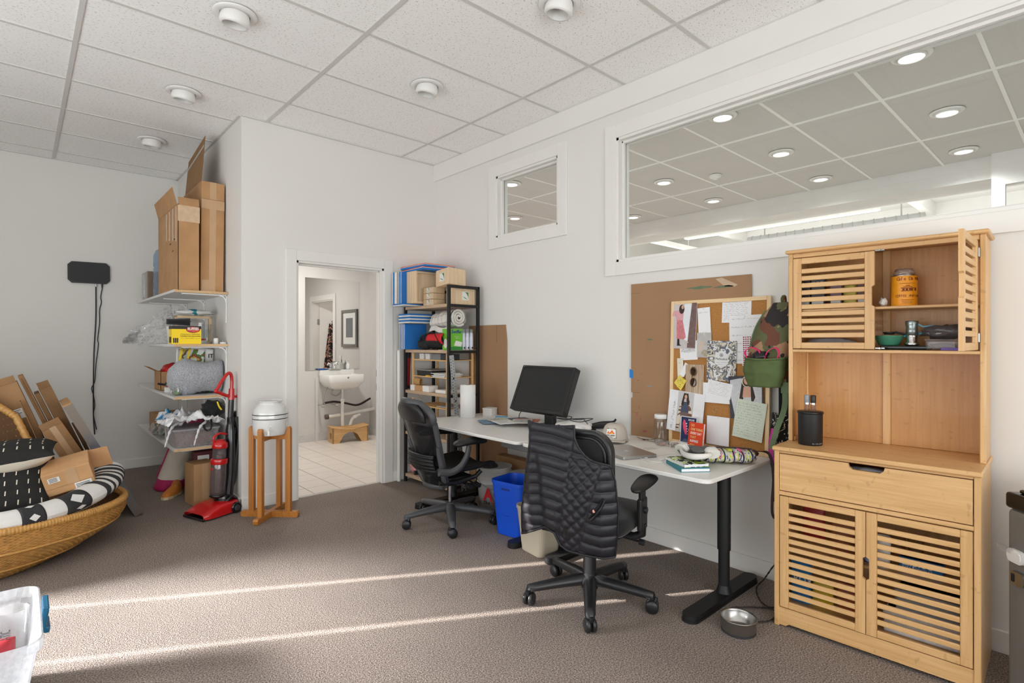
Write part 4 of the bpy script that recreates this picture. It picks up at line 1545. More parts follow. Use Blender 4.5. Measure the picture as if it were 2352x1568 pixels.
# ---- headphones and their grey case
hc = thing('headphone_case', 'open grey oval headphone case on the notebooks', 'case', T(2.63, 1.485, DZ + .037, rz=-30))
GF = pm('grey_felt', (104, 106, 105), .8, var=.06, bump=.1, bs=300)
MB().grid(lambda u, v: (.06 * math.cos(2 * PI * u) * (.55 + .45 * v), .115 * math.sin(2 * PI * u) * (.55 + .45 * v), .002 + .04 * v ** 1.5 + .012 * math.cos(2 * PI * u) * v), 36, 6, .004).build('shell', GF, hc)
MB(T(0, 0, .003)).prism([(.034 * math.cos(a), .064 * math.sin(a)) for a in [i * PI / 12 for i in range(24)]], -.002, .002).build('floor_pad', GF, hc)
MB(T(.045, -.02, .045, rz=-20, ry=-8)).prism(rrect(.10, .13, .03, 5), 0, .006).build('lid', GF, hc)
hp = thing('headphones', 'white over-ear headphones resting on the grey case', 'headphones', T(2.60, 1.465, DZ + .06, rz=-30))
HPW = pm('hp_white', (224, 222, 216), .5, var=.015, bump=.08, bs=500)
pts = curve([(-.03, .07, .018), (-.045, .03, .012), (-.055, -.02, .008), (-.045, -.075, .01), (-.01, -.10, .014), (.035, -.10, .018), (.055, -.08, .02)], 6)
MB().tube(pts, [.006 + .006 * math.sin(PI * i / (len(pts) - 1)) for i in range(len(pts))], 10, sx=1.3, up=(0, 0, 1)).build('headband', HPW, hp)
for (x, y, z, a) in ((-.015, .085, .016, 20), (.075, -.06, .02, 80)):
    MB(T(x, y, z, rz=a, ry=70)).prism(rrect(.052, .072, .025, 6), -.012, .006).build('earcup', HPW, hp)
    MB(T(x, y, z, rz=a, ry=70)).prism(rrect(.05, .07, .024, 6), .0062, .02).build('ear_cushion', pm('hp_cushion', (205, 204, 200), .8), hp)

# ---- books leaning at the corkboard
LEAN = Matrix(((0, 0, -1, 0), (-1, 0, 0, 0), (0, 1, 0, 0), (0, 0, 0, 1)))   # local x -> photo right, y -> up, z -> toward the room
rb = thing('red_book', 'orange-red hardcover book leaning against the corkboard', 'book', T(3.03, 1.685, DZ, rz=-14, ry=7) @ LEAN)
RB = pm('red_cover', (222, 68, 28), .55, var=.02)
MB().rbox(-.058, .058, 0, .16, .0135, .016, .001, 1).rbox(-.058, .058, 0, .16, 0, .0025, .001, 1).rbox(-.058, -.0555, 0, .16, 0, .016, .001, 1).build('cover', RB, rb)
MB().box(-.0555, .056, .002, .158, .0026, .0134).build('pages', PAPER, rb)
CRM = pm('print_cream', (232, 196, 128), .6, var=.0)
y = .135
for ln, mt in (('DO', CRM), ('ONE THING', CRM), ('EVERY DAY', TXW), ('THAT', CRM), ('INSPIRES', TXW), ('YOU', CRM)):
    text(ln, .0205, T(-.04, y, .0162), mt, rb, sx=.82, bold=.0004)
    y -= .0235
bk = thing('navy_book', 'navy book with a pink feather on its cover, behind the red book', 'book', T(3.08, 1.765, DZ, rz=-10, ry=4) @ LEAN)
MB().rbox(-.06, .06, 0, .185, 0, .011, .001, 1).build('cover', pm('cover_white', (226, 226, 224), .5), bk)
MB().box(-.054, .06, .025, .18, .011, .0113).build('cover_panel', pm('navy', (34, 44, 92), .6, var=.03), bk)
fp = [(-.034, .165), (-.042, .14), (-.036, .105), (-.022, .075), (-.010, .07), (-.006, .09), (-.012, .13), (-.024, .16)]
MB().prism(fp[::-1], .0113, .0117).build('feather', pm('pink_print', (226, 84, 122), .6), bk)
m = MB()
for k in range(5):
    m.box(-.018 + .004 * k, -.008 + .002 * k, .138 - .016 * k, .144 - .016 * k, .0117, .0119)
m.build('feather_stripe', TXW, bk)
for k, w in enumerate(('EXPLORE', '   D', ' DISC')):
    text(w, .015, T(.0 - .0 * k, .16 - .03 * k, .0114), TXW, bk, sx=.75, bold=.0002)
MB().prism([(-.05, .026), (.058, .026), (.03, .045), (.01, .036), (-.02, .048)], .0113, .0117).build('cover_hills', pm('slate_print', (78, 92, 124), .6), bk)

# ---- bits of beads and wrappers in front of the board
for k, (x, y, c, lb) in enumerate(((3.02, 1.93, (190, 190, 178), 'small clear bag of green beads on the desk'), (2.96, 1.88, (226, 120, 90), 'small clear bag of orange beads on the desk'), (3.0, 1.82, (120, 140, 120), 'small crumpled silver packet by the books'))):
    t = thing('bead_bag', lb, 'bead bag', T(x, y, DZ + .017, rz=30 * k))
    MB().blob((0, 0, .0), (.04, .03, .014), .35, 2.6, k + 1, 3).build('bag', glass_mat('thin_film', (.9, .9, .9), .3, .1, .15, (.9, .9, .9)), t)
    for q in range(6):
        MB().blob((random.uniform(-.02, .02), random.uniform(-.015, .015), -.004), (.005, .005, .005), 0, 1, 0, 2).build('bead', pm('bead%d' % k, c, .4), t)
eb = MB(T(2.98, 1.52, DZ, rz=10)).rbox(-.025, .025, -.06, .06, 0, .016, .005).build('dark_phone', pm('phone_grey', (70, 74, 80), .35))
tag(eb, 'dark grey slim case behind the headphones', 'case')

# ---- patterned pouch
po = thing('woven_pouch', 'multicoloured ikat zip pouch at the desk corner', 'pouch', T(2.825, 1.395, DZ + .003, rz=-50))
IK = patches('ikat', [(0, (36, 44, 84)), (.36, (214, 214, 224)), (.46, (196, 206, 60)), (.53, (226, 222, 226)), (.58, (44, 50, 80)), (.62, (226, 96, 130)), (.68, (120, 170, 200))], 5.5, .8, (9, 1.5, 2), .2, 2.0)


def pouch(u, v):
    a = 2 * PI * v
    w = .15 * (2 * u - 1)
    e = (1 - abs(2 * u - 1) ** 5) ** .5
    return (w, .075 * math.cos(a) * (.35 + .65 * e), .036 + .034 * math.sin(a) * (.2 + .8 * e) + .01 * math.cos(a) * (1 - e) + .003 * math.sin(u * 22))


MB().grid(pouch, 30, 20).build('body', IK, po)
for q in range(6):
    xx = -.11 + .042 * q
    MB().tube([pouch((xx + .135) / .27 + .02 * math.sin(a * 3), a) for a in [i / 24 for i in range(24)]], .004, 5, closed=True).build('stripe', pm('navy_zig', (38, 42, 78), .9), po)
for q, c in ((-.085, (206, 214, 66)), (.0, (214, 220, 80)), (.045, (240, 110, 150))):
    MB().grid(lambda u, v: Vector(pouch((q + .02 * u + .135) / .27, .12 + .22 * v)) + Vector((0, 0, .0025)), 4, 8, .002).build('colour_block', pm('blk%d' % c[2], c, .8), po)
MB().tube([(-.13, 0, .074), (-.05, 0, .078), (.05, 0, .078), (.13, 0, .072)], .004, 6).build('zip', pm('zip_dark', (60, 40, 48), .6), po)
MB().blob((.14, 0, .05), (.025, .02, .02), .3, 3, 2, 2).build('zip_tab', pm('leather_dark', (62, 34, 40), .6), po)
sp = MB()
ribbon(sp, curve([(3.02, 1.33, DZ + .045), (3.07, 1.27, DZ + .03), (3.04, 1.235, .62), (3.0, 1.225, .5), (3.0, 1.22, .42), (3.03, 1.195, .40), (3.06, 1.17, .43)], 7), .014, .002, (.5, -.8, 0))
tag(sp.build('pouch_strap', pm('strap_brown', (66, 46, 46), .7)), 'dark brown strap falling off the right desk end', 'strap')
# ================================================================== cardboard sheet, corkboard and its papers
CBM = pm('brown_board', (160, 124, 92), .85, var=.05, vs=3, bump=.06, bs=200, stretch=(1, 1, .1))
sh = thing('cardboard_sheet', 'big brown cardboard sheet on the wall behind the corkboard', 'cardboard sheet', T(3.168, 2.25, DZ, ry=.0) @ LEAN)
MB().prism([(0, .0), (.0, .26), (.012, .262), (.012, .30), (0, .302), (0, 1.05), (.84, 1.045), (.84, 0)][::-1], 0, .006).build('sheet', CBM, sh)
GRN = pm('paint_green', (104, 122, 96), .9, var=.1)
PNK = pm('paint_pink', (168, 96, 92), .9, var=.1)
random.seed(9)
for (x, y, w, h, mt) in ((.42, .99, .2, .022, GRN), (.60, .985, .14, .016, GRN), (.12, .665, .06, .012, GRN), (.12, .35, .05, .008, pm('paint_blue', (120, 150, 158), .9)), (.06, .20, .012, .03, PNK), (.075, .12, .01, .05, PNK), (.09, .04, .04, .02, PNK), (.075, .43, .014, .008, PNK), (.05, .385, .02, .01, PNK), (.04, .15, .02, .02, PNK)):
    pts = []
    for i in range(12):
        a = 2 * PI * i / 12
        k = random.uniform(.6, 1.1)
        pts.append((x + w / 2 + w / 2 * k * math.cos(a), y + h / 2 * k * math.sin(a)))
    MB().prism(pts, .006, .0064).build('paint_smear', mt, sh)
MB().prism([(.62, 1.035), (.66, 1.04), (.76, .99), (.74, .98), (.68, .985)][::-1], .006, .0064).build('torn_patch', pm('torn', (196, 172, 146), .9), sh)
MB(T(-.012, .40, .0065)).prism([(0, 0), (.03, -.005), (.03, .05), (0, .06)], 0, .0006).build('blue_tape', pm('blue_tape', (30, 128, 206), .6), sh)
MB().box(.0, .07, .298, .3, .006, .0062).box(.0, .06, .16, .1615, .006, .0062).box(.0, .08, .985, .9865, .006, .0062).build('crease_lines', pm('crease', (104, 78, 56), .9), sh)

BDM = T(3.128, 1.925, DZ, ry=2.0) @ LEAN
bd = thing('corkboard', 'cork pinboard in a pale wood frame standing on the desk', 'corkboard', BDM)
CORK = pm('cork', (176, 124, 68), .95, var=.16, vs=140, bump=.25, bs=220)
FRW = wood('frame_pine', (224, 190, 142), (240, 212, 170), 'y', .6, nodes=.1)
FRWX = wood('frame_pine', (224, 190, 142), (240, 212, 170), 'x', .6, nodes=.1)
BW, BH = .635, .912
MB().box(.018, BW - .018, .018, BH - .018, 0, .008).build('cork', CORK, bd)
for q, mt in (((0, .024, 0, BH), FRW), ((BW - .024, BW, 0, BH), FRW), ((.024, BW - .024, 0, .024), FRWX), ((.024, BW - .024, BH - .024, BH), FRWX)):
    MB().rbox(*q, -.002, .016, .003).build('frame_bar', mt, bd)


def scrawl(m, x0, x1, y, h, z, w=.0007):
    x, py, first = x0, y, True
    while x < x1:
        nx = x + random.uniform(.001, .0028)
        if random.random() < .16:
            x = nx + .003
            py = y
            continue
        ny = y + random.uniform(-h, h) * .5
        d = Vector((nx - x, ny - py))
        if d.length > 1e-6:
            n = Vector((-d.y, d.x)).normalized() * w * .5
            m.add([(x - n.x, py - n.y, z), (nx - n.x, ny - n.y, z), (nx + n.x, ny + n.y, z), (x + n.x, py + n.y, z)], [(0, 1, 2, 3)])
        x, py = nx, ny


LAYER = [0]


def pinned(name, lab, cat, x0, y1, x1, y0, rot=0, mat=PAPER, lines=0, ink=INK, lh=.006, mg=.01, top=.012, curl=.004, th=.0006, z=None):
    """sheet pinned to the board, given by its left, top, right and bottom"""
    LAYER[0] += 1
    zz = (.0085 + .0011 * LAYER[0]) if z is None else z
    w, h = x1 - x0, y1 - y0
    t = thing(name, lab, cat, BDM @ T((x0 + x1) / 2, (y0 + y1) / 2, zz, rz=rot), 'papers pinned on the corkboard')
    MB().box(-w / 2, w / 2, -h / 2, h / 2, 0, th).build('sheet', mat, t)
    if lines:
        m = MB()
        for k in range(lines):
            y = h / 2 - top - k * (h - 2 * top) / max(1, lines - 1)
            scrawl(m, -w / 2 + mg, w / 2 - mg * random.uniform(1, 3), y, lh, th + .0001)
        tag(m.build('handwriting', ink, t), kind='stuff')
    MB().cyl((0, h / 2 - .008, th), (0, h / 2 - .008, th + .004), .003, .0035, 10).build('push_pin', pm('pin_clear', (210, 210, 205), .3), t)
    return t, w, h, th


def shape(t, name, pts, mat, z, th=.0003):
    a = sum(p[0] * q[1] - q[0] * p[1] for p, q in zip(pts, pts[1:] + pts[:1]))
    MB().prism(pts if a > 0 else pts[::-1], z, z + th).build(name, mat, t)


def oval(cx, cy, rx, ry, n=14):
    return [(cx + rx * math.cos(2 * PI * i / n), cy + ry * math.sin(2 * PI * i / n)) for i in range(n)]


SKIN = pm('print_skin', (206, 160, 136), .7)
HAIR = pm('print_hair', (58, 40, 34), .7)
# sheets from the back layer to the front one
pinned('handwritten_note', 'handwritten note at the top right of the corkboard', 'paper note', .345, .896, .522, .764, -1, lines=11)
t, w, h, z = pinned('handwritten_note', 'tall white note right of centre, partly behind the backpack', 'paper note', .394, .806, .585, .523, 1.5, lines=6, lh=.01, top=.02)
t, w, h, z = pinned('heart_sticker_sheet', 'sheet of small red heart stickers beside the camouflage backpack', 'sticker sheet', .474, .688, .53, .51, 1.5)
m = MB()
for r in range(14):
    for c in range(4):
        if r * 4 + c > 50 and c > 1:
            continue
        cx, cy, k = -.019 + .0128 * c, .078 - .0122 * r, .0052
        pts = [(cx, cy - k), (cx + k, cy + .1 * k), (cx + .8 * k, cy + .8 * k), (cx + .3 * k, cy + .8 * k), (cx, cy + .4 * k), (cx - .3 * k, cy + .8 * k), (cx - .8 * k, cy + .8 * k), (cx - k, cy + .1 * k)]
        m.prism(pts, z, z + .0003)
m.build('heart_stickers', pm('heart_red', (150, 34, 60), .6), t)
pinned('handwritten_note', 'narrow slanted white note right of the pink dress photo', 'paper note', .196, .862, .278, .555, 4, lines=3, lh=.01, top=.03)
pinned('handwritten_note', 'small handwritten note below the pink dress photo', 'paper note', .07, .655, .19, .535, 4, lines=9, top=.05)
t, w, h, z = pinned('fashion_photo', 'photo print of a figure in a pink sweater and long pink skirt', 'photo print', .004, .90, .182, .606, -2, pm('ph_room', (198, 190, 190), .5, var=.06, vs=30))
shape(t, 'printed_doorway', [(.03, -.14), (.086, -.14), (.086, .145), (.05, .145)], pm('ph_door', (112, 88, 84), .5, var=.2, vs=40), z)
shape(t, 'printed_window', [(-.01, -.08), (.035, -.10), (.052, .14), (0, .14)], pm('ph_win', (226, 228, 232), .5), z)
shape(t, 'printed_skirt', [(-.05, .035), (-.008, .035), (.02, -.075), (.004, -.088), (-.045, -.085)], pm('ph_pink', (204, 122, 128), .6, var=.2, vs=60), z + .0003)
shape(t, 'printed_sweater', [(-.052, .035), (-.008, .035), (-.004, .085), (-.03, .10), (-.078, .09), (-.083, .06), (-.06, .06)], pm('ph_rose', (214, 160, 166), .6, var=.1, vs=60), z + .0003)
shape(t, 'printed_hair', oval(-.018, .105, .019, .03), HAIR, z + .0006)
shape(t, 'printed_face', oval(-.012, .118, .009, .013), SKIN, z + .0009)
shape(t, 'printed_boots', [(-.04, -.085), (-.025, -.085), (-.022, -.12), (-.008, -.128), (-.04, -.13)], TXK, z + .0003)
t, w, h, z = pinned('fashion_photo', 'small pale photo print of draped cloth below the slanted note', 'photo print', .188, .706, .284, .553, 1, pm('ph_drape', (186, 184, 182), .5, var=.12, vs=26))
shape(t, 'printed_arm', [(-.04, .0), (-.02, .03), (.0, .02), (-.012, -.03), (-.04, -.04)], pm('ph_arm', (204, 186, 174), .6), z)
shape(t, 'printed_flowers', oval(.012, -.05, .03, .022), pm('ph_fl', (172, 160, 140), .6, var=.3, vs=90), z)
# floral card with a white hexagon badge
FLO = patches('floral_card', [(0, (226, 226, 224)), (.42, (96, 102, 118)), (.5, (168, 160, 138)), (.55, (214, 208, 192)), (.62, (74, 78, 96))], 22, .6, warp=1.4)
t, w, h, z = pinned('floral_card', 'grey floral card with a white hexagon badge in the middle of the board', 'card', .258, .656, .441, .415, -1, FLO)
shape(t, 'hexagon_badge', [(.048 * math.sin(a), .01 + .055 * math.cos(a)) for a in [k * PI / 3 for k in range(6)]], pm('badge_white', (230, 230, 232), .6), z)
text('Methodical', .019, T(0, .005, z + .0004), TXK, t, align='CENTER', sx=.9)
m = MB()
for q in range(3):
    scrawl(m, -.034 + .01 * q, .03 - .008 * q, -.01 - .012 * q, .003, z + .0004, .0009)
m.tube([(.011 * math.cos(a), .034 + .011 * math.sin(a), z + .0008) for a in [k * PI / 3 for k in range(6)]], .0009, 4, closed=True)
for k in range(3):
    a = k * PI / 3
    m.tube([(.011 * math.cos(a), .034 + .011 * math.sin(a), z + .0008), (-.011 * math.cos(a), .034 - .011 * math.sin(a), z + .0008)], .0007, 4)
m.build('badge_emblem', TXK, t)
# tags
t, w, h, z = pinned('price_tag', 'cream paper tag strip at the left frame edge', 'paper tag', .056, .545, .098, .425, 3, pm('cream_paper', (228, 222, 206), .8), lines=3, top=.03)
t, w, h, z = pinned('price_tag', 'blank white tag behind the cream tag', 'paper tag', .09, .515, .126, .43, -28)
t, w, h, z = pinned('nature_photo', 'photo print of pale wood grain hung with brown sunglasses', 'photo print', .116, .508, .240, .325, 0, wood('ph_wood', (150, 116, 86), (206, 184, 158), 'y', .5, fine=90))
t, w, h, z = pinned('yellow_tag', 'yellow diamond-shaped paper tag with black handwriting', 'paper tag', .06, .42, .104, .36, 0, pm('yellow_paper', (228, 206, 88), .8), z=.026)
shape(t, 'diamond', [(-.006, .046), (.045, .014), (.006, -.05), (-.043, -.004)], pm('yellow_paper', (228, 206, 88), .8), z - .0004, .0008)
m = MB()
for k in range(5):
    scrawl(m, -.024 + .003 * k, .028 - .002 * k, .022 - .012 * k, .009, z + .0008, .0011)
m.build('handwriting', TXK, t)
sg2 = thing('sunglasses', 'folded brown tortoiseshell sunglasses hung vertically on the board', 'sunglasses', BDM @ T(.172, .43, .026, rz=90))
TOR = pm('tortoise', (96, 66, 34), .25, var=.4, vs=60)
for s in (-1, 1):
    MB().tube([(s * .034 + .026 * math.cos(a), .019 * math.sin(a), 0) for a in [k * PI / 10 for k in range(20)]], .0032, 6, closed=True).build('rim', TOR, sg2)
    MB().prism(oval(s * .034, 0, .025, .018), -.0008, .0008).build('lens', glass_mat('brown_lens', (.5, .38, .26), .2), sg2)
    MB().tube([(s * .06, .006, 0), (s * .058, .008, -.006), (-s * .05, .012 + s * .004, -.009)], .002, 6).build('temple', TOR, sg2)
MB().tube([(-.009, .006, 0), (0, .009, 0), (.009, .006, 0)], .002, 6).build('bridge', TOR, sg2)
pinned('printed_form', 'white sheet with a green box, under the tilted receipt', 'paper', .238, .40, .415, .28, 0)
t, w, h, z = pinned('fashion_photo', 'photo print of a long-haired figure in a ruffled white blouse', 'photo print', .406, .452, .604, .205, 4, pm('ph_dark', (60, 62, 72), .6, var=.2, vs=12))
WHP = pm('ph_white', (200, 202, 206), .6, var=.1, vs=60)
shape(t, 'printed_blouse', [(-.09, .10), (-.03, .11), (.05, .11), (.095, .07), (.085, -.11), (.03, -.05), (-.02, -.04), (-.07, -.115), (-.09, 0)], WHP, z)
shape(t, 'printed_hair', [(-.012, .12), (.03, .12), (.055, .0), (.03, -.05), (.03, .06), (-.008, .06), (-.02, -.04), (-.04, -.01)], HAIR, z + .0003)
shape(t, 'printed_skin', [(-.01, .06), (.028, .06), (.03, .0), (-.02, .0)], SKIN, z + .0006)
shape(t, 'printed_face', oval(.01, .095, .018, .022), SKIN, z + .0009)
MB().tube([(.01 + .025 * math.cos(a), .09 + .03 * math.sin(a), z + .002) for a in [k * PI / 14 for k in range(28)]], .0028, 5, closed=True).build('printed_beads', pm('bead_cream', (226, 220, 196), .6), t)
t, w, h, z = pinned('receipt', 'tilted printed receipt right of the sunglasses', 'receipt', .265, .41, .42, .318, -9, lines=9, lh=.004)
t, w, h, z = pinned('fashion_photo', 'photo print of a figure in a blue vest and fringed cardigan', 'photo print', .0, .335, .245, .075, -5, pm('ph_page', (232, 232, 234), .6))
shape(t, 'printed_backdrop', [(-.06, -.13), (.05, -.13), (.05, .128), (-.06, .128)], pm('ph_back', (196, 196, 196), .6, var=.04), z)
shape(t, 'printed_cardigan', [(-.035, .07), (.02, .08), (.045, .0), (.05, -.12), (.01, -.12), (.0, -.03), (-.02, -.03), (-.04, -.12), (-.058, -.12), (-.05, 0)], patches('cardi', [(0, (222, 210, 192)), (.5, (120, 80, 62))], 40, .7, (.3, 1, 1)), z + .0003)
shape(t, 'printed_vest', [(-.03, .065), (.014, .068), (.022, .0), (-.034, 0)], pm('ph_blue', (66, 76, 98), .6), z + .0006)
shape(t, 'printed_legs', [(-.03, -.02), (.012, -.02), (.004, -.11), (-.014, -.11)], SKIN, z + .0005)
shape(t, 'printed_shorts', [(-.034, .0), (.02, .0), (.018, -.03), (-.032, -.03)], pm('ph_short', (110, 88, 84), .6), z + .0008)
shape(t, 'printed_hair', [(-.02, .12), (.01, .12), (.024, .05), (.008, .05), (.0, .085), (-.014, .085), (-.018, .04), (-.034, .045)], HAIR, z + .0009)
shape(t, 'printed_face', oval(-.005, .098, .009, .013), SKIN, z + .0012)
m = MB(T(-.09, -.115, 0, rz=86))
scrawl(m, 0, .20, 0, .02, z + .0004, .0012)
m.build('vertical_lettering', pm('print_grey', (120, 120, 124), .7), t)
pinned('blank_paper', 'plain white paper at the bottom of the corkboard, right of the red book', 'paper', .268, .2, .41, .03, -1, lines=0)
GP = pm('green_paper', (208, 216, 200), .8, var=.02)
t, w, h, z = pinned('green_note', 'pale green notepad sheet full of handwriting at the lower right', 'paper note', .44, .31, .615, .088, -7, GP, lines=13, lh=.009, mg=.012, top=.02)
m = MB()
for k in range(13):
    y = h / 2 - .02 - k * (h - .04) / 12 - .005
    m.box(-w / 2, w / 2, y, y + .0005, z, z + .00012)
m.build('ruled_lines', pm('rule_line', (150, 172, 160), .8), t)
for k in range(22):
    MB().cyl((-w / 2 + .002, h / 2 - .006 - k * h / 22.5, z), (-w / 2 + .002, h / 2 - .006 - k * h / 22.5, z + .0004), .0016, n=8).build('punched_hole', TXK, t)
pn = thing('necklace', 'thin gold heart pendant necklace pinned on bare cork', 'necklace', BDM @ T(.31, .236, .012))
GOLD = pm('gold', (214, 184, 120), .3, .9)
MB().tube([(.013 * math.cos(a), .018 * math.sin(a), 0) for a in [k * PI / 10 for k in range(20)]], .0008, 5, closed=True).build('chain', GOLD, pn)
MB().tube([(.006 * math.cos(a) * (1 + .3 * abs(math.sin(a))), -.004 + .007 * math.sin(a), .001) for a in [k * PI / 8 for k in range(16)]], .001, 5, closed=True).build('pendant', GOLD, pn)

# ================================================================== camouflage backpack on the wall
bp = thing('camouflage_backpack', 'camouflage backpack hanging on the wall between corkboard and cabinet', 'backpack', T(2.99, 1.243, 1.125))
CAMO = camo()
OLV = pm('olive_cloth', (82, 98, 56), .85, var=.08, bump=.15, bs=200)
STR = pm('olive_strap', (96, 116, 84), .8, var=.05)


def pack(u, v):
    """u around, v up"""
    a = 2 * PI * u
    h = .44 * v
    top = 1 - max(0, (v - .62) / .38) ** 2 * .5
    bot = .8 + .2 * min(1, v / .15)
    rx, ry = .09 * top * bot, .108 * top * bot
    e = 3.2
    ca, sa = math.cos(a), math.sin(a)
    k = (abs(ca) ** e + abs(sa) ** e) ** (-1 / e)
    n = 1 + .05 * noise.noise(Vector((ca * 2, sa * 2, h * 7)))
    lean = -.09 * max(0, v - .2)
    return (ca * k * rx * n + .045 * v, sa * k * ry * n + lean, h)


MB().grid(pack, 40, 26).build('body', CAMO, bp)
MB().grid(lambda u, v: pack(u, 1) if v > .5 else Vector(pack(u, 1)) * .999, 8, 2).build('top_seam', CAMO, bp)
MB().tube(curve([(.04, -.07, .42), (.02, -.07, .455), (.06, -.06, .47), (.07, -.06, .43)], 6), .012, 8).build('carry_loop', CAMO, bp)
m = MB()
m.grid(lambda u, v: (Vector(pack(.3 + .4 * u, -.02 + .36 * v)) + Vector((-.022 - .03 * math.sin(u * PI) * (.5 + .5 * v) - .006 * noise.noise(Vector((u * 8, v * 6, 1))), 0, -.012 * math.sin(u * PI) * v))), 26, 16, .006)
m.build('front_pocket', OLV, bp)
MB().tube([Vector(pack(.3 + .4 * i / 20, .34)) + Vector((-.024 - .03 * math.sin(i / 20 * PI), 0, -.012 * math.sin(i / 20 * PI))) for i in range(21)], .006, 6).build('pocket_hem', OLV, bp)
MB().blob((-.06, .01, .15), (.045, .05, .032), .35, 4, 2, 3).build('pocket_contents', pm('black_sheen', (22, 22, 24), .3, bump=.4, bs=40), bp)
HPK = pm('hot_pink', (232, 36, 116), .6)
for y0, s in ((.04, 1), (-.065, -1)):
    mm = MB()
    ribbon(mm, curve([(-.10, y0 + .02 * s, .13), (-.11, y0 + .035 * s, .175), (-.09, y0 + .01 * s, .20), (-.085, y0 - .03 * s, .18), (-.095, y0 - .045 * s, .135)], 7), .012, .003, (1, 0, .2))
    mm.build('pink_loop', HPK, bp)
MB().tube([Vector(pack(.34, .4 + .5 * i / 12)) * 1.01 for i in range(13)], .005, 6).build('side_piping', STR, bp)
sm = MB()
ribbon(sm, curve([(-.02, -.085, .05), (-.03, -.10, -.04), (-.02, -.09, -.13), (-.03, -.055, -.24), (-.03, -.03, -.34)], 7), .028, .003, (0, 1, 0))
sm.build('shoulder_strap', STR, bp)
MB(T(-.027, -.098, -.01)).rbox(-.006, .006, -.02, .02, -.03, .03, .004).build('strap_buckle', STR, bp)
# ---- floral black jacket under it
jk = thing('printed_jacket', 'black and white printed jacket hanging below the backpack', 'jacket', T(3.11, 1.188, .46))
JM = patches('jacket_print', [(0, (20, 20, 24)), (.55, (226, 222, 206)), (.61, (20, 20, 24))], 34, .8, (1, 1, .6), .2, 1.2)


def jac(u, v):
    x = .05 - .09 * math.sin(u * PI) - .015 * math.sin(u * 13 + v * 3)
    y = .10 - .17 * u + .03 * (1 - v) * (u - .5) - .012 * math.sin(v * 8)
    return (x - .03, y, .5 * v + .03 * math.sin(u * 9) * (1 - v))


MB().grid(jac, 26, 30, .006).build('cloth', JM, jk)
MB().grid(lambda u, v: Vector(jac(.04 + .22 * u, .42 + .4 * v)) + Vector((-.006, 0, 0)), 8, 14, .003).build('pink_panel', pm('magenta', (206, 56, 158), .7), jk)
MB().grid(lambda u, v: Vector(jac(.2 + .3 * u * (1 - v), .12 + .28 * v)) + Vector((-.006, 0, 0)), 8, 10, .003).build('purple_panel', pm('purple', (92, 72, 170), .7), jk)
text('"S', .06, T(3.012 - 3.11, .012, .31) @ LEAN, HPK, jk)
MB().tube(curve([(.02, -.03, .5), (.0, -.06, .53), (.01, -.10, .52)], 5), .01, 6).build('collar', JM, jk)
# black garment behind
tag(MB(T(3.14, 1.17, .9)).grid(lambda u, v: (.012 * math.sin(u * 11) - .012, .07 - .13 * u, .24 * v), 16, 8, .006).build('dark_scarf', FAB), 'plain black cloth hanging behind the green backpack strap', 'scarf')
# ================================================================== things in the bamboo cabinet
def cabm(x, y, z, rz=0):
    """position by cabinet frame: x from its right end along the wall, y from its back, z height"""
    p = CB.matrix_basis @ Vector((x, y, z))
    return T(p.x, p.y, z, rz=rz + 2.5)


# coffee can
cn = thing('coffee_can', 'orange coffee tin on the upper cabinet shelf', 'tin', cabm(.295, .115, 1.5172))
ORC = pm('tin_orange', (240, 158, 26), .35, var=.02)
BRN = pm('tin_brown', (120, 44, 22), .5)
pr = [(.001, 0), (.05, 0), (.0515, .004), (.0505, .007)]
for k in range(5):
    pr += [(.0500, .02 + .022 * k), (.0506, .024 + .022 * k), (.0500, .028 + .022 * k)]
pr += [(.0502, .138)]
MB().lathe(pr, 40).build('body', ORC, cn)
MB().lathe([(.0502, .138), (.0515, .139), (.0515, .142), (.049, .143), (.049, .139), (.001, .139)], 40).build('rim', CHROME, cn)


def wrap_text(body, r, z, size, a0, mat, parent, da):
    for i, ch_ in enumerate(body):
        a = math.radians(a0 + da * i)
        if ch_ == ' ':
            continue
        M = Matrix.Translation((r * math.cos(a), r * math.sin(a), z)) @ Matrix.Rotation(a + PI / 2, 4, 'Z') @ Matrix.Rotation(PI / 2, 4, 'X')
        text(ch_, size, M, mat, parent, ext=.0002)


wrap_text('Cafe Du Monde', .0508, .118, .021, 155, BRN, cn, 10.5)
wrap_text('COFFEE AND CHICORY', .0508, .042, .015, 150, BRN, cn, 8.4)
m = MB()
for a0, a1, z0, z1 in ((178, 232, .068, .071), (182, 192, .072, .08), (196, 206, .072, .08), (210, 230, .073, .08), (238, 250, .07, .084), (176, 236, .0815, .0845), (186, 226, .087, .0895), (196, 214, .092, .095), (170, 240, .103, .1045), (178, 236, .028, .0295), (180, 226, .021, .0225), (180, 226, .014, .0155)):
    m.grid(lambda u, v: (.0507 * math.cos(math.radians(a0 + (a1 - a0) * u)), .0507 * math.sin(math.radians(a0 + (a1 - a0) * u)), z0 + (z1 - z0) * v), 8, 1, .0002)
m.build('printed_building', BRN, cn)
MB().blob((.0, .0, .155), (.04, .04, .022), .4, 3, 5, 3).build('plastic_bag', glass_mat('thin_film', (.9, .9, .9), .3, .1, .15, (.9, .9, .9)), cn)
tag(MB().blob((cabm(.372, .13, 0)[0][3], cabm(.372, .13, 0)[1][3], 1.541), (.02, .015, .02), .5, 3, 9, 3).build('crumpled_tissue', WHITE), 'crumpled white tissue on the upper cabinet shelf edge', 'tissue')
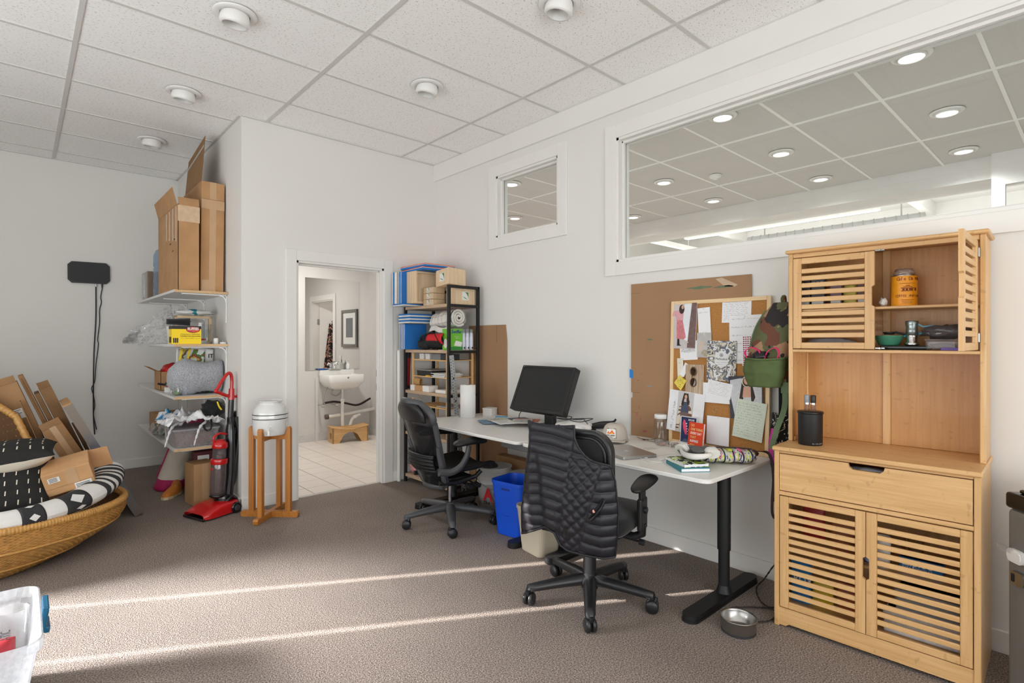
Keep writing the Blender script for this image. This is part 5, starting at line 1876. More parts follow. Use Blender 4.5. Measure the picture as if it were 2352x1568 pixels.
# scale, grinder, green pan
sc_ = thing('kitchen_scale', 'flat black kitchen scale on the middle cabinet shelf', 'scale', cabm(.285, .135, z2))
MB().rbox(-.06, .06, -.09, .09, .003, .02, .006).build('platform', pm('scale_black', (20, 20, 21), .25), sc_)
MB().rbox(-.055, .055, -.085, .085, 0, .003, .001).build('feet', BLACK, sc_)
gr = thing('coffee_grinder', 'silver hand coffee grinder standing on the scale', 'coffee grinder', cabm(.262, .14, z2 + .0205))
MB().lathe([(.001, 0), (.026, 0), (.028, .004), (.028, .012), (.022, .016), (.022, .045)], 28).build('base', CHROME, gr)
MB().lathe([(.022, .045), (.0235, .046), (.0225, .075), (.021, .08), (.0245, .095), (.0255, .108), (.024, .112), (.001, .112)], 28).build('body', pm('grinder_silver', (150, 160, 160), .25, .8), gr)
MB().tube([(0, 0, .113), (0, -.04, .085), (.0, -.078, .088)], .004, 8).build('crank', pm('crank_blue', (110, 170, 190), .4), gr)
pn2 = thing('green_pan', 'small green bowl-shaped pan on the scale', 'pan', cabm(.35, .135, z2 + .0205))
GRE = pm('green_enamel', (72, 142, 112), .35, var=.03)
MB().lathe([(.001, 0), (.036, 0), (.042, .004), (.058, .043), (.0595, .046), (.057, .046), (.041, .008), (.001, .005)], 36).build('bowl', GRE, pn2)
MB().tube([(0, -.056, .042), (.005, -.09, .05), (.01, -.135, .058)], .005, 8).build('handle', pm('teal_handle', (66, 150, 168), .4), pn2)
sl = thing('black_spoon', 'black scoop lying across the green pan', 'scoop', cabm(.343, .125, z2 + .068))
MB().lathe([(.001, .0), (.02, 0), (.026, .012), (.024, .012), (.018, .004), (.001, .004)], 24, (0, .008, .004)).build('cup', BLACK, sl)
MB().tube([(0, -.015, .014), (0, -.045, .006), (0, -.06, .001)], .005, 8).build('handle', BLACK, sl)
# clear plastic box and bags on the same shelf
pb = thing('clear_food_box', 'clear plastic food box behind the open cabinet door', 'food box', cabm(.15, .15, z2))
MB().rbox(-.05, .05, -.055, .055, .002, .045, .008).build('tray', CLEAR, pb)
MB().rbox(-.053, .053, -.058, .058, .042, .05, .004).build('lid', CLEAR, pb)
MB().blob((0, 0, .02), (.035, .04, .012), .4, 4, 3, 3).build('food', pm('food_brown', (110, 74, 60), .8), pb)
tag(MB().blob((cabm(.14, .13, 0)[0][3], cabm(.14, .13, 0)[1][3], z2 + .082), (.06, .09, .03), .35, 3.3, 8, 3).build('plastic_bag', glass_mat('film_dark', (.55, .55, .56), .3, .1, .4, (.25, .24, .26))), 'dark crinkled plastic bag on the clear food box', 'plastic bag')
tag(MB(cabm(.10, .205, z2)).rbox(-.006, .012, -.03, .05, 0, .012, .002).build('purple_bar', pm('purple_wrap', (92, 62, 150), .4)), 'purple wrapped bar at the shelf edge behind the open door', 'wrapped bar')
# behind the closed upper door
for k, (x, w, h, c, tx) in enumerate(((.70, .05, .17, (60, 60, 64), 'BS'), (.64, .06, .17, (70, 72, 78), 'THINS'), (.56, .05, .13, (120, 96, 110), ''), (.50, .045, .11, (196, 186, 90), ''), (.45, .04, .14, (110, 80, 74), ''))):
    lb = ['dark snack packet at the far left behind the upper slatted door', 'grey snack box with white lettering behind the upper slatted door', 'mauve packet behind the upper slatted door', 'yellow jar behind the upper slatted door', 'brown packet nearest the open side behind the upper slatted door'][k]
    t = thing('pantry_packet', lb, 'food packet', cabm(x, .15, 1.5172), 'packets behind the upper slatted door')
    if k == 3:
        MB().lathe([(.001, 0), (.03, 0), (.032, .006), (.032, .085), (.026, .092), (.028, .094), (.028, .11), (.001, .11)], 24).build('jar', pm('pack%d' % k, c, .5), t)
    else:
        MB().rbox(-.025, .025, -w / 2, w / 2, 0, h, .004).build('carton', pm('pack%d' % k, c, .5, var=.1, vs=20), t)
        MB().box(-.0256, -.025, -w / 2 + .004, w / 2 - .004, h * .1, h * .35).build('print_panel', pm('pack_lbl', (206, 206, 204), .5), t)
    if tx:
        text(tx, .022, T(-.0258, w / 2 - .004, h * .72) @ LEAN, TXW, t, sx=.8)
tag(MB(cabm(.60, .12, z2)).blob((0, 0, .03), (.05, .11, .03), .3, 3, 4, 3, 0).build('paper_bag', pm('grey_bag', (150, 148, 150), .8)), 'crumpled grey bag low behind the upper slatted door', 'bag')
# canister with two grinders on top
cs = thing('black_canister', 'matte black cylindrical canister on the cabinet counter', 'canister', cabm(.645, .27, ZT))
MB().lathe([(.001, 0), (.050, 0), (.053, .004), (.054, .15)], 40).build('body', pm('canister_black', (22, 22, 23), .55), cs)
MB().lathe([(.054, .1501), (.0575, .151), (.0575, .159), (.055, .162), (.001, .162)], 40).build('lid', pm('canister_lid', (16, 16, 17), .35), cs)
wrap_text('AIRSCAPE', .0545, .008, .0085, 205, pm('print_grey2', (170, 170, 170), .5), cs, 8)
for (dy, c, lb) in ((.012, (140, 144, 150), 'salt grinder with a grey cap on the black canister'), (-.016, (28, 28, 30), 'pepper grinder with a black cap on the black canister')):
    t = thing('spice_grinder', lb, 'spice grinder', cabm(.645 + dy + .003, .27, ZT + .1622), 'spice grinders on the canister')
    MB().lathe([(.001, 0), (.0115, 0), (.0115, .032)], 20).build('glass_body', glass_mat('spice_glass', (.8, .72, .66), .15, .02, .35, (.62, .46, .38)), t)
    MB().lathe([(.0118, .032), (.0118, .04)], 20).build('collar', CHROME, t)
    MB().lathe([(.0118, .0401), (.0125, .042), (.0125, .074), (.011, .077), (.001, .077)], 20).build('cap', pm('cap%d' % c[0], c, .4), t)
# behind the lower slatted doors
low = [('zip_bag_box', 'blue zip-bag box behind the right lower slatted door', .20, .31, .3742, (.05, .15, .06), (22, 118, 190), 'Ziploc'),
       ('snack_carton', 'red snack bag behind the left lower slatted door', .62, .30, .42, (.06, .1, .15), (150, 34, 34), ''),
       ('snack_carton', 'orange snack bag beside the red one behind the left lower door', .5, .29, .3742, (.06, .1, .14), (150, 84, 50), ''),
       ('snack_carton', 'bright blue carton behind the left lower slatted door', .67, .31, .1, (.05, .08, .2), (40, 130, 200), 'ROX'),
       ('snack_carton', 'yellow snack bag low behind the left lower door', .58, .3, .1, (.05, .09, .13), (206, 178, 40), ''),
       ('snack_carton', 'red and brown snack bag low behind the left lower door', .48, .3, .1, (.05, .08, .14), (160, 84, 50), ''),
       ('storage_tub', 'long white lidded tub at the bottom behind the right lower door', .20, .27, .1, (.16, .26, .09), (222, 222, 224), ''),
       ('storage_tub', 'grey plastic tub on top of the white one behind the right lower door', .18, .26, .1902, (.14, .22, .1), (150, 152, 156), '')]
for nm, lb, x, y, z, (dx, dy, dz), c, tx in low:
    t = thing(nm, lb, 'food packet' if nm != 'storage_tub' else 'tub', cabm(x, y, z), 'things behind the lower slatted doors')
    M_ = pm('low_%d_%d' % (c[0], c[2]), c, .45, var=.12, vs=25)
    if nm == 'snack_carton' and not tx:
        MB().grid(lambda u, v: (dx / 2 * math.cos(2 * PI * u) * math.sin(max(.02, min(.98, v)) * PI) ** .4, dy / 2 * math.sin(2 * PI * u), dz * v), 24, 10).build('bag', M_, t)
        MB().rbox(-.006, .006, -dy / 2, dy / 2, dz - .012, dz, .002).build('crimped_seal', M_, t)
    else:
        MB().rbox(-dx / 2, dx / 2, -dy / 2, dy / 2, 0, dz, .005).build('box', M_, t)
        MB().rbox(-dx / 2 - .002, dx / 2 + .002, -dy / 2 - .002, dy / 2 + .002, dz - .014, dz, .003).build('lid', M_, t)
    if tx:
        text(tx, .04, T(-dx / 2 - .0025, dy / 2 - .01, dz * .5) @ LEAN, TXW, t, bold=.0005)
        if nm == 'zip_bag_box':
            text('PARA CONGELAR\nGALLON         28', .013, T(-dx / 2 - .0025, dy / 2 - .01, dz * .28) @ LEAN, TXW, t)
for k, (x, y) in enumerate(((.30, .22), (.235, .22), (.36, .3))):
    t = thing('drinking_glass', ['clear tumbler beside the white cups behind the right lower door', 'clear tumbler in the middle behind the right lower door', 'white cup stack at left behind the right lower door'][k], 'cup', cabm(x if k < 2 else .335, y if k < 2 else .34, .3742), 'cups behind the right lower door')
    MB().lathe([(.001, 0), (.026, 0), (.032, .13), (.030, .13), (.024, .005), (.001, .004)], 24).build('body', WHITE if k == 2 else GLASS, t)
    if k == 2:
        for q in range(3):
            MB().lathe([(.031, .03 * q + .05), (.034, .03 * q + .052), (.031, .03 * q + .056)], 24).build('rim_ring', WHITE, t)
tag(MB(cabm(.39, .33, .3742)).blob((0, 0, .05), (.03, .03, .05), .3, 3, 2, 3).build('blue_bag', patches('blue_bag', [(0, (40, 60, 140)), (.52, (180, 190, 220))], 20, .4)), 'blue and white bag showing through the door pull hole', 'bag')
# ================================================================== things on the black shelving unit
BLU = pm('canvas_blue', (30, 112, 190), .7, var=.06)
CWH = pm('canvas_white', (226, 226, 222), .8)
ORN = pm('canvas_orange', (226, 106, 84), .7)
LIN = pm('canvas_linen', (176, 168, 156), .9)
PWD = wood('panel_wood', (214, 184, 146), (232, 208, 174), 'z', .65, nodes=.1)
PWX = wood('panel_wood', (214, 184, 146), (232, 208, 174), 'x', .65, nodes=.1)


def canvas(lab, grp, M, w, h, th, face, edge):
    t = thing('stretched_canvas', lab, 'canvas', M, grp)
    MB().rbox(-w / 2, w / 2, -h / 2, h / 2, 0, th * .55, .002, 1).build('stretcher', CWH, t)
    MB().rbox(-w / 2 - .001, w / 2 + .001, -h / 2 - .001, h / 2 + .001, th * .45, th, .003, 1).build('painted_side', edge, t)
    MB().box(-w / 2 + .01, w / 2 - .01, -h / 2 + .01, h / 2 - .01, th, th + .0008).build('painted_face', face, t)
    return t


ZU = SHZ[4]
canvas('blue canvas lying flat under the pale wood panels on the top shelf', 'blue canvases on the shelving', T(2.83, 4.49, ZU), .40, .20, .02, BLU, BLU)
for k, lb in enumerate(('outermost blue edged canvas beside the door casing', 'second blue edged canvas from the door casing', 'grey and white edged canvas third from the door casing', 'fourth blue and white canvas from the door casing', 'innermost blue canvas against the pale wood panels')):
    canvas(lb, 'canvases standing on end on the top shelf', T(2.79 + .006 * k, 4.603 - .026 * k, ZU + .022 + .15, rx=90, ry=0, rz=random.uniform(-1.5, 1.5)), .31, .3, .024, BLU, [BLU, CWH, LIN, BLU, BLU][k])
for k, lb in enumerate(('rearmost pale wood panel on the top shelf', 'second pale wood panel from the back on the top shelf', 'third pale wood panel from the back on the top shelf', 'front pale wood panel showing its cradle frame on the top shelf')):
    y = 4.466 - .04 * k
    t = thing('wood_art_board', lb, 'art panel', T(2.858, y, ZU + .021), 'cradled wood panels on the top shelf')
    h = .30
    MB().box(-.15, .15, -.003, .0, 0, h).build('plywood_face', PWD, t)
    for q, mt in (((-.15, -.13, 0, h), PWD), ((.13, .15, 0, h), PWD), ((-.13, .13, 0, .02), PWX), ((-.13, .13, h - .02, h), PWX)):
        MB().rbox(q[0], q[1], -.037, -.003, q[2], q[3], .002, 1).build('cradle_bar', mt, t)
for k, lb in enumerate(('lower orange and blue edged canvas lying on the wood panels', 'upper orange and blue edged canvas lying on the wood panels')):
    z = ZU + .323 + .03 * k
    t = thing('striped_canvas', lb, 'canvas', T(2.90, 4.40, z, rz=-4 + 5 * k), 'orange and blue canvases on top of the shelving')
    MB().rbox(-.17, .17, -.21, .21, 0, .018, .002, 1).build('blue_side', BLU, t)
    MB().rbox(-.171, .171, -.211, .211, .018, .022, .001, 1).build('white_stripe', CWH, t)
    MB().rbox(-.171, .171, -.211, .211, .022, .029, .002, 1).build('orange_face', ORN, t)
LBG = pm('label_green', (84, 134, 62), .6)


def wood_pack(lab, M, w, d, h, n, label_face):
    t = thing('wood_board_pack', lab, 'art panel', M, 'labelled wood panel packs on the top shelf')
    for k in range(n):
        MB().rbox(-w / 2, w / 2, -d / 2 + d * k / n, -d / 2 + d * (k + 1) / n - .001, 0, h, .002, 1).build('panel', PWD, t)
    if label_face == 'y':
        L = T(0, -d / 2 - .001, h * .5, rx=90)
    else:
        L = T(-w / 2 - .001, 0, h * .5) @ Matrix(((0, 0, -1, 0), (-1, 0, 0, 0), (0, 1, 0, 0), (0, 0, 0, 1)))
    s_ = min(.038, h * .42)
    MB(L).box(-s_, s_, -s_, s_, 0, .0006).build('label', PLATE, t)
    MB(L).prism([(-s_ * .1, s_ * .9), (s_ * .9, s_ * .9), (s_ * .9, -s_ * .8), (s_ * .7, 0), (s_ * .4, s_ * .5)][::-1], .0006, .001).build('label_leaf', LBG, t)
    MB(L).prism([(-s_ * .9, -s_ * .1), (0, -s_ * .4), (s_ * .7, -s_ * .85), (-s_ * .1, -s_ * .6)][::-1], .0006, .001).build('label_swirl', LBG, t)
    return t


wood_pack('labelled pale wood block set at the near end of the top shelf', T(2.985, 3.99, ZU), .22, .14, .155, 3, 'y')
wood_pack('tilted labelled wood panel pack on top near the upper rail', T(2.91, 4.04, ZU + .165, rx=-6, ry=4), .19, .20, .15, 6, 'x')
for k in range(3):
    t = wood_pack('%s thin wrapped wood pack with a green label on the top shelf' % ('lowest', 'middle', 'uppermost')[k], T(2.84, 4.205, ZU + .055 * k + .0, rz=0), .13, .16, .052, 1, 'x')
    MB().rbox(-.068, .068, -.083, .083, .003, .054, .006).build('shrink_wrap', glass_mat('wrap_film', (.97, .96, .95), .25, .12), t)

# second shelf
ZU = SHZ[3]
for k, (z, lb) in enumerate(((.245, 'lowest flat blue striped canvas at the far end of the second shelf'), (.275, 'middle flat blue striped canvas at the far end of the second shelf'), (.305, 'top flat blue striped canvas at the far end of the second shelf'))):
    canvas(lb, 'blue striped canvases on the second shelf', T(2.83, 4.50, ZU + z + .005), .26, .2, .028, BLU, BLU)
for k, lb in enumerate(('outermost upright blue and white canvas on the second shelf', 'second upright blue and white canvas on the second shelf', 'third upright blue and white canvas on the second shelf', 'innermost upright blue and white canvas on the second shelf')):
    canvas(lb, 'blue striped canvases on the second shelf', T(2.83, 4.60 - .026 * k, ZU + .123, rx=90), .24, .24, .024, BLU, BLU)
bl_ = thing('rolled_blanket', 'rolled white blanket with thin grid lines on the second shelf', 'blanket', T(2.93, 4.14, ZU + .26, rz=0))
PLD = pm('plaid_white', (226, 222, 216), .9, var=.03, bump=.25, bs=90)


def roll(u, v):
    a = 2 * PI * v
    r = .085 + .012 * noise.noise(Vector((u * 6, math.cos(a) * 1.5, math.sin(a) * 1.5)))
    return (.02 + r * 1.05 * math.cos(a) - .02 * u, .17 - .36 * u, r * .95 * math.sin(a) + .035 * u)


MB().grid(roll, 24, 28).build('outer_layer', PLD, bl_)
for e in (0, 1):
    pts = [(.02 + (.01 + .07 * i / 40) * math.cos(i * .45) - .02 * e, .171 - .362 * e, (.01 + .07 * i / 40) * math.sin(i * .45) + .035 * e) for i in range(41)]
    MB().tube(pts, .012, 6).build('spiral_end', PLD, bl_)
m = MB()
for k in range(7):
    m.tube([Vector(roll(u / 12, k / 7)) * 1.005 for u in range(13)], .0016, 4)
for k in range(6):
    m.tube([Vector(roll(.08 + .17 * k, v / 20)) + Vector((0, 0, .0005)) for v in range(20)], .0016, 4, closed=True)
m.build('grid_lines', pm('plaid_grey', (168, 158, 156), .9), bl_)
MB().grid(lambda u, v: (-.07 - .02 * v + .01 * math.sin(u * 9), .14 - .3 * u, -.05 - .045 * v + .012 * math.sin(u * 7)), 16, 6, .01).build('loose_flap', PLD, bl_)
du = thing('duffel_bag', 'red and black duffel bag under the rolled blanket', 'duffel bag', T(2.90, 4.17, ZU))
DBK = pm('duffel_black', (24, 24, 26), .8, bump=.2, bs=120)
MB().grid(lambda u, v: (.14 * math.cos(2 * PI * v) * (1 - abs(2 * u - 1) ** 6) ** .4 - .0, .2 - .4 * u, .075 + .072 * math.sin(2 * PI * v) * (1 - .35 * abs(2 * u - 1) ** 3)), 22, 24).build('body', DBK, du)
MB().grid(lambda u, v: (-.03 - .11 * math.cos((v - .5) * 1.6), .05 - .24 * u, .10 + .055 * math.sin((v - .5) * 2.2)), 12, 8, .004).build('red_panel', pm('duffel_red', (204, 28, 36), .7), du)
MB().tube(curve([(-.13, .16, .05), (-.15, .1, .12), (-.10, .0, .155), (-.13, -.1, .12), (-.14, -.16, .06)], 6), .012, 6, sx=.4).build('handle_strap', DBK, du)
MB().tube([(-.12, .17, .04), (-.13, .165, .09)], .004, 6).build('zip', STEEL, du)
MB().blob((-.1, .12, .05), (.06, .09, .05), .25, 3, 3, 3, 0.001).build('end_pocket', DBK, du)
sw = thing('green_wipes_box', 'bright green carton of cloths on the second shelf', 'carton', T(2.875, 3.965, ZU, rz=0))
LGR = pm('lime_carton', (112, 190, 52), .45, var=.03)
MB().rbox(-.075, .075, -.05, .05, 0, .19, .002, 1).build('carton', LGR, sw)
text('Swiffer', .042, T(-.05, -.0505, .15, rx=90), pm('logo_navy', (38, 52, 130), .5), sw, bold=.001, shear=.2)
m = MB(T(0, -.0508, 0, rx=90))
scrawl(m, -.02, .05, .122, .008, 0, .002)
scrawl(m, -.02, .04, .108, .008, 0, .002)
m.build('printed_lines', TXW, sw)
MB(T(.01, -.0505, .05, rx=90)).prism([(-.03, -.01), (.05, -.02), (.06, .02), (-.01, .035)], 0, .0005).build('printed_cloth', PLATE, sw)
MB(T(-.0755, .0, .06) @ Matrix(((0, 0, -1, 0), (-1, 0, 0, 0), (0, 1, 0, 0), (0, 0, 0, 1)))).prism(oval(0, 0, .028, .042), 0, .0005).build('printed_oval', PLATE, sw)
MB(T(.0, -.0505, .0, rx=90)).box(-.075, .075, .0, .03, 0, .0004).build('printed_band', pm('dgreen', (54, 140, 60), .5), sw)
sp0 = None
for k, lb in enumerate(('spray can next to the green carton', 'spray can in the middle of the three', 'spray can at the outer end by the black post')):
    M = T(2.985 + .045 * k - .005, 3.945, ZU)
    if sp0 is None:
        t = sp0 = thing('spray_can', 'white and silver ' + lb, 'spray can', M, 'spray cans on the second shelf')
        MB().lathe([(.001, 0), (.0195, 0), (.0205, .003), (.0205, .15), (.017, .158)], 24).build('body', pm('can_white', (206, 212, 222), .3, .3, var=.05, vs=30), t)
        MB().lathe([(.0207, .03), (.0207, .12)], 24).build('label_band', pm('can_label', (216, 222, 234), .4, var=.12, vs=60), t)
        MB().lathe([(.0208, .148), (.0208, .188), (.0195, .19), (.001, .19)], 24).build('clear_cap', glass_mat('cap_clear', (.9, .92, .95), .25, .05, .2, (.8, .82, .85)), t)
        MB().box(-.006, .006, -.0215, -.0205, .012, .028).build('barcode', TXK, t)
    else:
        dup(sp0, M, 'white and silver ' + lb)
tag(MB(T(2.83, 4.03, ZU)).rbox(-.05, .03, -.04, .02, 0, .003, .001).build('white_card', PAPER), 'white card under the duffel bag at the shelf edge', 'card')

# bamboo racks on the third and fourth shelf
RK = wood('rack_bamboo', (206, 160, 96), (228, 190, 132), 'y', .5)
for (z, lb, hh, tiers, slat) in ((SHZ[2], 'bamboo tray rack on the middle shelf holding small boxes and papers', .36, (.145, .30), False), (SHZ[1], 'bamboo slatted rack on the shelf beside the mesh chair', .33, (.12, .27), True)):
    t = thing('bamboo_rack', lb, 'rack', T(2.94, 4.22, z + .0008), 'bamboo racks on the shelving')
    for x in (-.14, .14):
        for y in (-.29, .27):
            MB().rbox(x - .009, x + .009, y, y + .018, 0, hh, .002, 1).build('upright', RK, t)
    for tz in tiers:
        for x in (-.135, .135):
            MB().rbox(x - .005, x + .005, -.29, .288, tz - .012, tz, .002, 1).build('side_rail', RK, t)
        if slat:
            for k in range(13):
                MB().box(-.132, .132, -.27 + .044 * k, -.25 + .044 * k, tz - .008, tz - .001).build('slat', RK, t)
        else:
            MB().box(-.132, .132, -.285, .283, tz - .008, tz - .003).build('tray', RK, t)
zt = SHZ[2] + .298
for k, (y, w, c, lb) in enumerate(((4.40, .07, (226, 226, 226), 'white ended small box at the far end of the bamboo rack'), (4.30, .07, (226, 226, 226), 'second white ended small box on the bamboo rack'), (4.16, .14, (130, 132, 136), 'long grey small box on the bamboo rack'), (4.03, .09, (52, 53, 56), 'dark grey small box at the near end of the bamboo rack'))):
    t = thing('small_box', lb, 'box', T(2.90, y, zt), 'small boxes on the bamboo rack')
    MB().rbox(-.07, .07, -w / 2, w / 2, 0, .055, .002, 1).build('body', pm('sbox%d' % c[0], c, .5), t)
    MB().rbox(-.0715, .05, -w / 2 - .001, w / 2 + .001, .03, .056, .002, 1).build('sleeve', pm('sbox%d' % c[0], c, .5), t)
zt = SHZ[2] + .143
t = thing('black_box', 'flat black box on the lower tier of the bamboo rack', 'box', T(2.93, 4.34, zt))
MB().rbox(-.11, .11, -.12, .12, 0, .05, .002, 1).build('body', BLACK, t)
MB().rbox(-.112, .112, -.122, .122, .05, .06, .002, 1).build('lid', pm('lid_grey', (150, 146, 140), .5), t)
random.seed(21)
for k in range(6):
    tag(MB(T(2.9 + random.uniform(-.02, .02), 4.08, zt + .0062 * k, rz=random.uniform(-12, 12))).box(-.1, .1, -.09, .09, 0, .0055).build('paper_stack', pm('sheet%d' % (k % 3), [(230, 230, 228), (216, 212, 204), (224, 226, 222)][k % 3], .8)),
        ['bottom sheet bundle', 'second sheet bundle', 'third sheet bundle', 'fourth sheet bundle', 'fifth sheet bundle', 'top sheet bundle'][k] + ' in the paper pile on the bamboo rack', 'paper', 'paper pile on the bamboo rack')
tag(MB(T(2.83, 4.26, zt)).rbox(-.03, .03, -.03, .03, 0, .012, .005).build('yellow_tape', pm('yellow_tape', (226, 176, 44), .5)), 'small yellow tape packet on the bamboo rack edge', 'tape')
tw = thing('twine_roll', 'roll of jute twine on the middle shelf', 'twine', T(2.83, 4.46, SHZ[2] + .052 + .035, rz=20))
JUT = pm('jute', (186, 148, 96), .95, var=.2, vs=80, bump=.4, bs=150)
m = MB(T(0, 0, 0, rx=90))
for k in range(9):
    m.tube([((.034 - .004 * abs(k - 4) * .5) * math.cos(a), (.034 - .004 * abs(k - 4) * .5) * math.sin(a), -.032 + .008 * k) for a in [i * PI / 10 for i in range(20)]], .0055, 6, closed=True)
m.build('coil', JUT, tw)
MB().tube(curve([(-.03, -.03, -.02), (-.045, -.05, -.07), (-.04, -.03, -.12), (-.05, -.08, -.16)], 6), .003, 5).build('loose_end', JUT, tw)
t = thing('long_box', 'long brown box with white ends on the middle shelf', 'box', T(2.84, 4.36, SHZ[2], rz=0))
MB().rbox(-.05, .05, -.14, .17, 0, .052, .002, 1).build('body', CARDL, t)
MB().rbox(-.052, .052, .10, .172, -.0, .053, .002, 1).build('white_end', WHITE, t)
MB().rbox(-.052, .052, -.142, -.04, -.0, .056, .002, 1).build('white_end', WHITE, t)
tag(MB(T(2.9, 4.06, SHZ[2])).rbox(-.1, .1, -.09, .07, 0, .03, .006).build('folded_cloth', WHITE), 'folded white cloth at the near end of the middle shelf', 'cloth')
tag(MB(T(2.93, 4.05, SHZ[1] + .272)).box(-.1, .12, -.08, .1, 0, .006).build('paper_folder', pm('folder_grey', (200, 202, 206), .6)), 'pale folder on the slatted bamboo rack', 'folder')
t = thing('blue_folder', 'blue bound pad on the lower slats behind the mesh chair', 'folder', T(2.92, 4.08, SHZ[1] + .122))
MB().box(-.1, .1, -.1, .1, 0, .014).build('cover', BLU, t)
MB().box(-.095, .095, -.1, .1, .014, .05).build('pages', PAPER, t)
tag(MB(T(2.86, 4.46, SHZ[1])).lathe([(.001, 0), (.05, 0), (.055, .01), (.055, .04), (.045, .05), (.001, .052)], 24).build('black_tin', BLACK), 'round black case on the shelf behind the mesh chair', 'case')
# bottom shelf
pk_ = thing('pink_cloth_bag', 'pink and white cloth bag with black strap on the bottom shelf', 'bag', T(2.87, 4.50, SHZ[0]))
MB().blob((0, 0, .07), (.08, .1, .085), .3, 3, 5, 3, 0.0).build('body', patches('pink_cloth', [(0, (216, 150, 150)), (.5, (228, 214, 212))], 10, .9, bump=.3, bs=30), pk_)
MB().tube(curve([(-.05, .07, .1), (-.07, .08, .18), (-.06, .05, .25), (-.03, .03, .2)], 6), .008, 6, sx=.5).build('strap', FAB, pk_)
tag(MB(T(2.9, 4.3, SHZ[0])).blob((0, 0, .04), (.09, .1, .045), .3, 3, 6, 3, 0).build('white_cloth_heap', pm('pale_cloth', (206, 200, 204), .9, bump=.3, bs=30)), 'pale crumpled cloth on the bottom shelf', 'cloth')
t = thing('yellow_case', 'yellow and black case on the bottom shelf behind the chair column', 'case', T(2.89, 4.06, SHZ[0]))
MB().rbox(-.09, .09, -.1, .1, 0, .035, .006).build('body', pm('yel', (232, 176, 24), .45), t)
MB().rbox(-.09, .09, -.1, .1, .0355, .08, .006).build('lid', pm('dkgrey', (66, 66, 70), .5), t)
# metal ruler leaning on the unit
ru = thing('metal_ruler', 'long perforated metal ruler leaning against the shelving', 'ruler', T(2.93, 3.862, 0) @ Matrix.Rotation(math.radians(-6.5), 4, 'Y'))
MB().box(-.024, .024, -.0015, .0015, 0, 1.245).build('blade', pm('ruler_metal', (186, 190, 192), .35, .6), ru)
m = MB()
for k in range(48):
    z = .03 + .025 * k
    m.box(-.018, -.010, -.0018, -.0015, z, z + .008)
    m.box(.008, .014, -.0018, -.0015, z + .01, z + .017)
    if k % 8 == 0:
        m.box(-.006, .006, -.0018, -.0015, z, z + .02)
m.build('scale_marks', TXK, ru)
rl = thing('red_level', 'red and black level leaning at the far end of the shelving', 'level', T(2.83, 4.645, .895, rx=4))
MB().box(-.012, .012, -.012, .012, 0, .36).build('body', pm('dark_red', (150, 26, 34), .5), rl)
MB().rbox(-.014, .014, -.013, .013, .3, .37, .003).rbox(-.014, .014, -.013, .013, 0, .03, .003).build('end_cap', BLACK, rl)
# cardboard panel on the wall
cp = thing('cardboard_sheet', 'tall brown cardboard panel standing behind the desk by the shelving', 'cardboard sheet', T(3.170, 3.565, 0))
MB(T(0, 0, 0) @ Matrix(((0, 0, 1, 0), (1, 0, 0, 0), (0, 1, 0, 0), (0, 0, 0, 1)))).prism([(0, .0), (.54, 0), (.54, 1.505), (.02, 1.505), (.004, 1.40), (0, 1.36)], 0, .007).build('sheet', CBM, cp)
MB().box(-.0006, 0, .135, .1375, 1.35, 1.505).build('slot_cut', pm('slot', (84, 62, 44), .9), cp)
# ================================================================== buckets and bins under the desks
def bucket(lab, x, y, s, rz=0):
    t = thing('plastic_bucket', lab, 'bucket', T(x, y, 0, rz=rz), 'white buckets under the desk')
    W = pm('bucket_white', (222, 221, 218), .45, var=.05, vs=5)
    rt, rb, h = .148 * s, .128 * s, .37 * s
    f = lambda z: rb + (rt - rb) * z / h
    pr = [(.001, .004), (rb - .004, .004), (rb, .0), (f(h * .62), h * .62)]
    out = pr + [(f(h * .62) + .001, h * .62)]
    MB().lathe(out + [(f(h), h), (f(h) - .004, h), (rb - .006, .012), (.001, .01)], 48).build('body', W, t)
    for z in (.66, .74, .82, .90):
        r = f(h * z)
        MB().lathe([(r, h * z - .006), (r + .007, h * z - .003), (r + .007, h * z + .003), (r, h * z + .006)], 48).build('rim_ridge', W, t)
    MB().lathe([(f(h) - .003, h - .006), (f(h) + .006, h - .004), (f(h) + .007, h + .003), (f(h) - .002, h + .004)], 48).build('rim', W, t)
    pts = [(rt * 1.04 * math.cos(a), rt * 1.04 * math.sin(a) * .98, h * .8 - .09 * math.sin(a)) for a in [i * PI / 14 for i in range(15)]]
    MB(Matrix.Rotation(math.radians(150), 4, 'Z')).tube(pts, .002, 6).build('bail_handle', STEEL, t)
    return t, f


bk1, bf = bucket('white paint bucket with red lettering beside the blue bin', 2.86, 3.37, .94)
REDP = pm('print_red', (196, 20, 34), .5)


def wrap_word(body, r, z, size, a0, mat, parent, da, bold=0.0, sx=1.0):
    for i, ch_ in enumerate(body):
        a = math.radians(a0 + da * i)
        if ch_ != ' ':
            M = Matrix.Translation((r * math.cos(a), r * math.sin(a), z)) @ Matrix.Rotation(a + PI / 2, 4, 'Z') @ Matrix.Rotation(PI / 2, 4, 'X')
            text(ch_, size, M, mat, parent, ext=.0003, bold=bold, sx=sx)


wrap_word('ACE', .1335, .105, .135, 192, REDP, bk1, 34, .005, .9)
wrap_word('The ', .1325, .07, .036, 190, TXK, bk1, 9, .0006)
wrap_word('helpful', .1325, .07, .033, 221, REDP, bk1, 8.6, .0006)
wrap_word('place', .1325, .07, .033, 284, TXK, bk1, 8.6, .0006)
bucket('white paint bucket half hidden behind the vest', 2.90, 3.05, .9)

lb_ = thing('long_carton', 'long brown carton lying under the desk behind the buckets', 'carton', T(3.105, 3.18, .0))
MB().rbox(-.045, .045, -.34, .40, 0, .38, .003, 1).build('body', CARD, lb_)
MB().box(-.046, -.045, -.34, .40, .26, .31).build('packing_tape', TAPE, lb_)


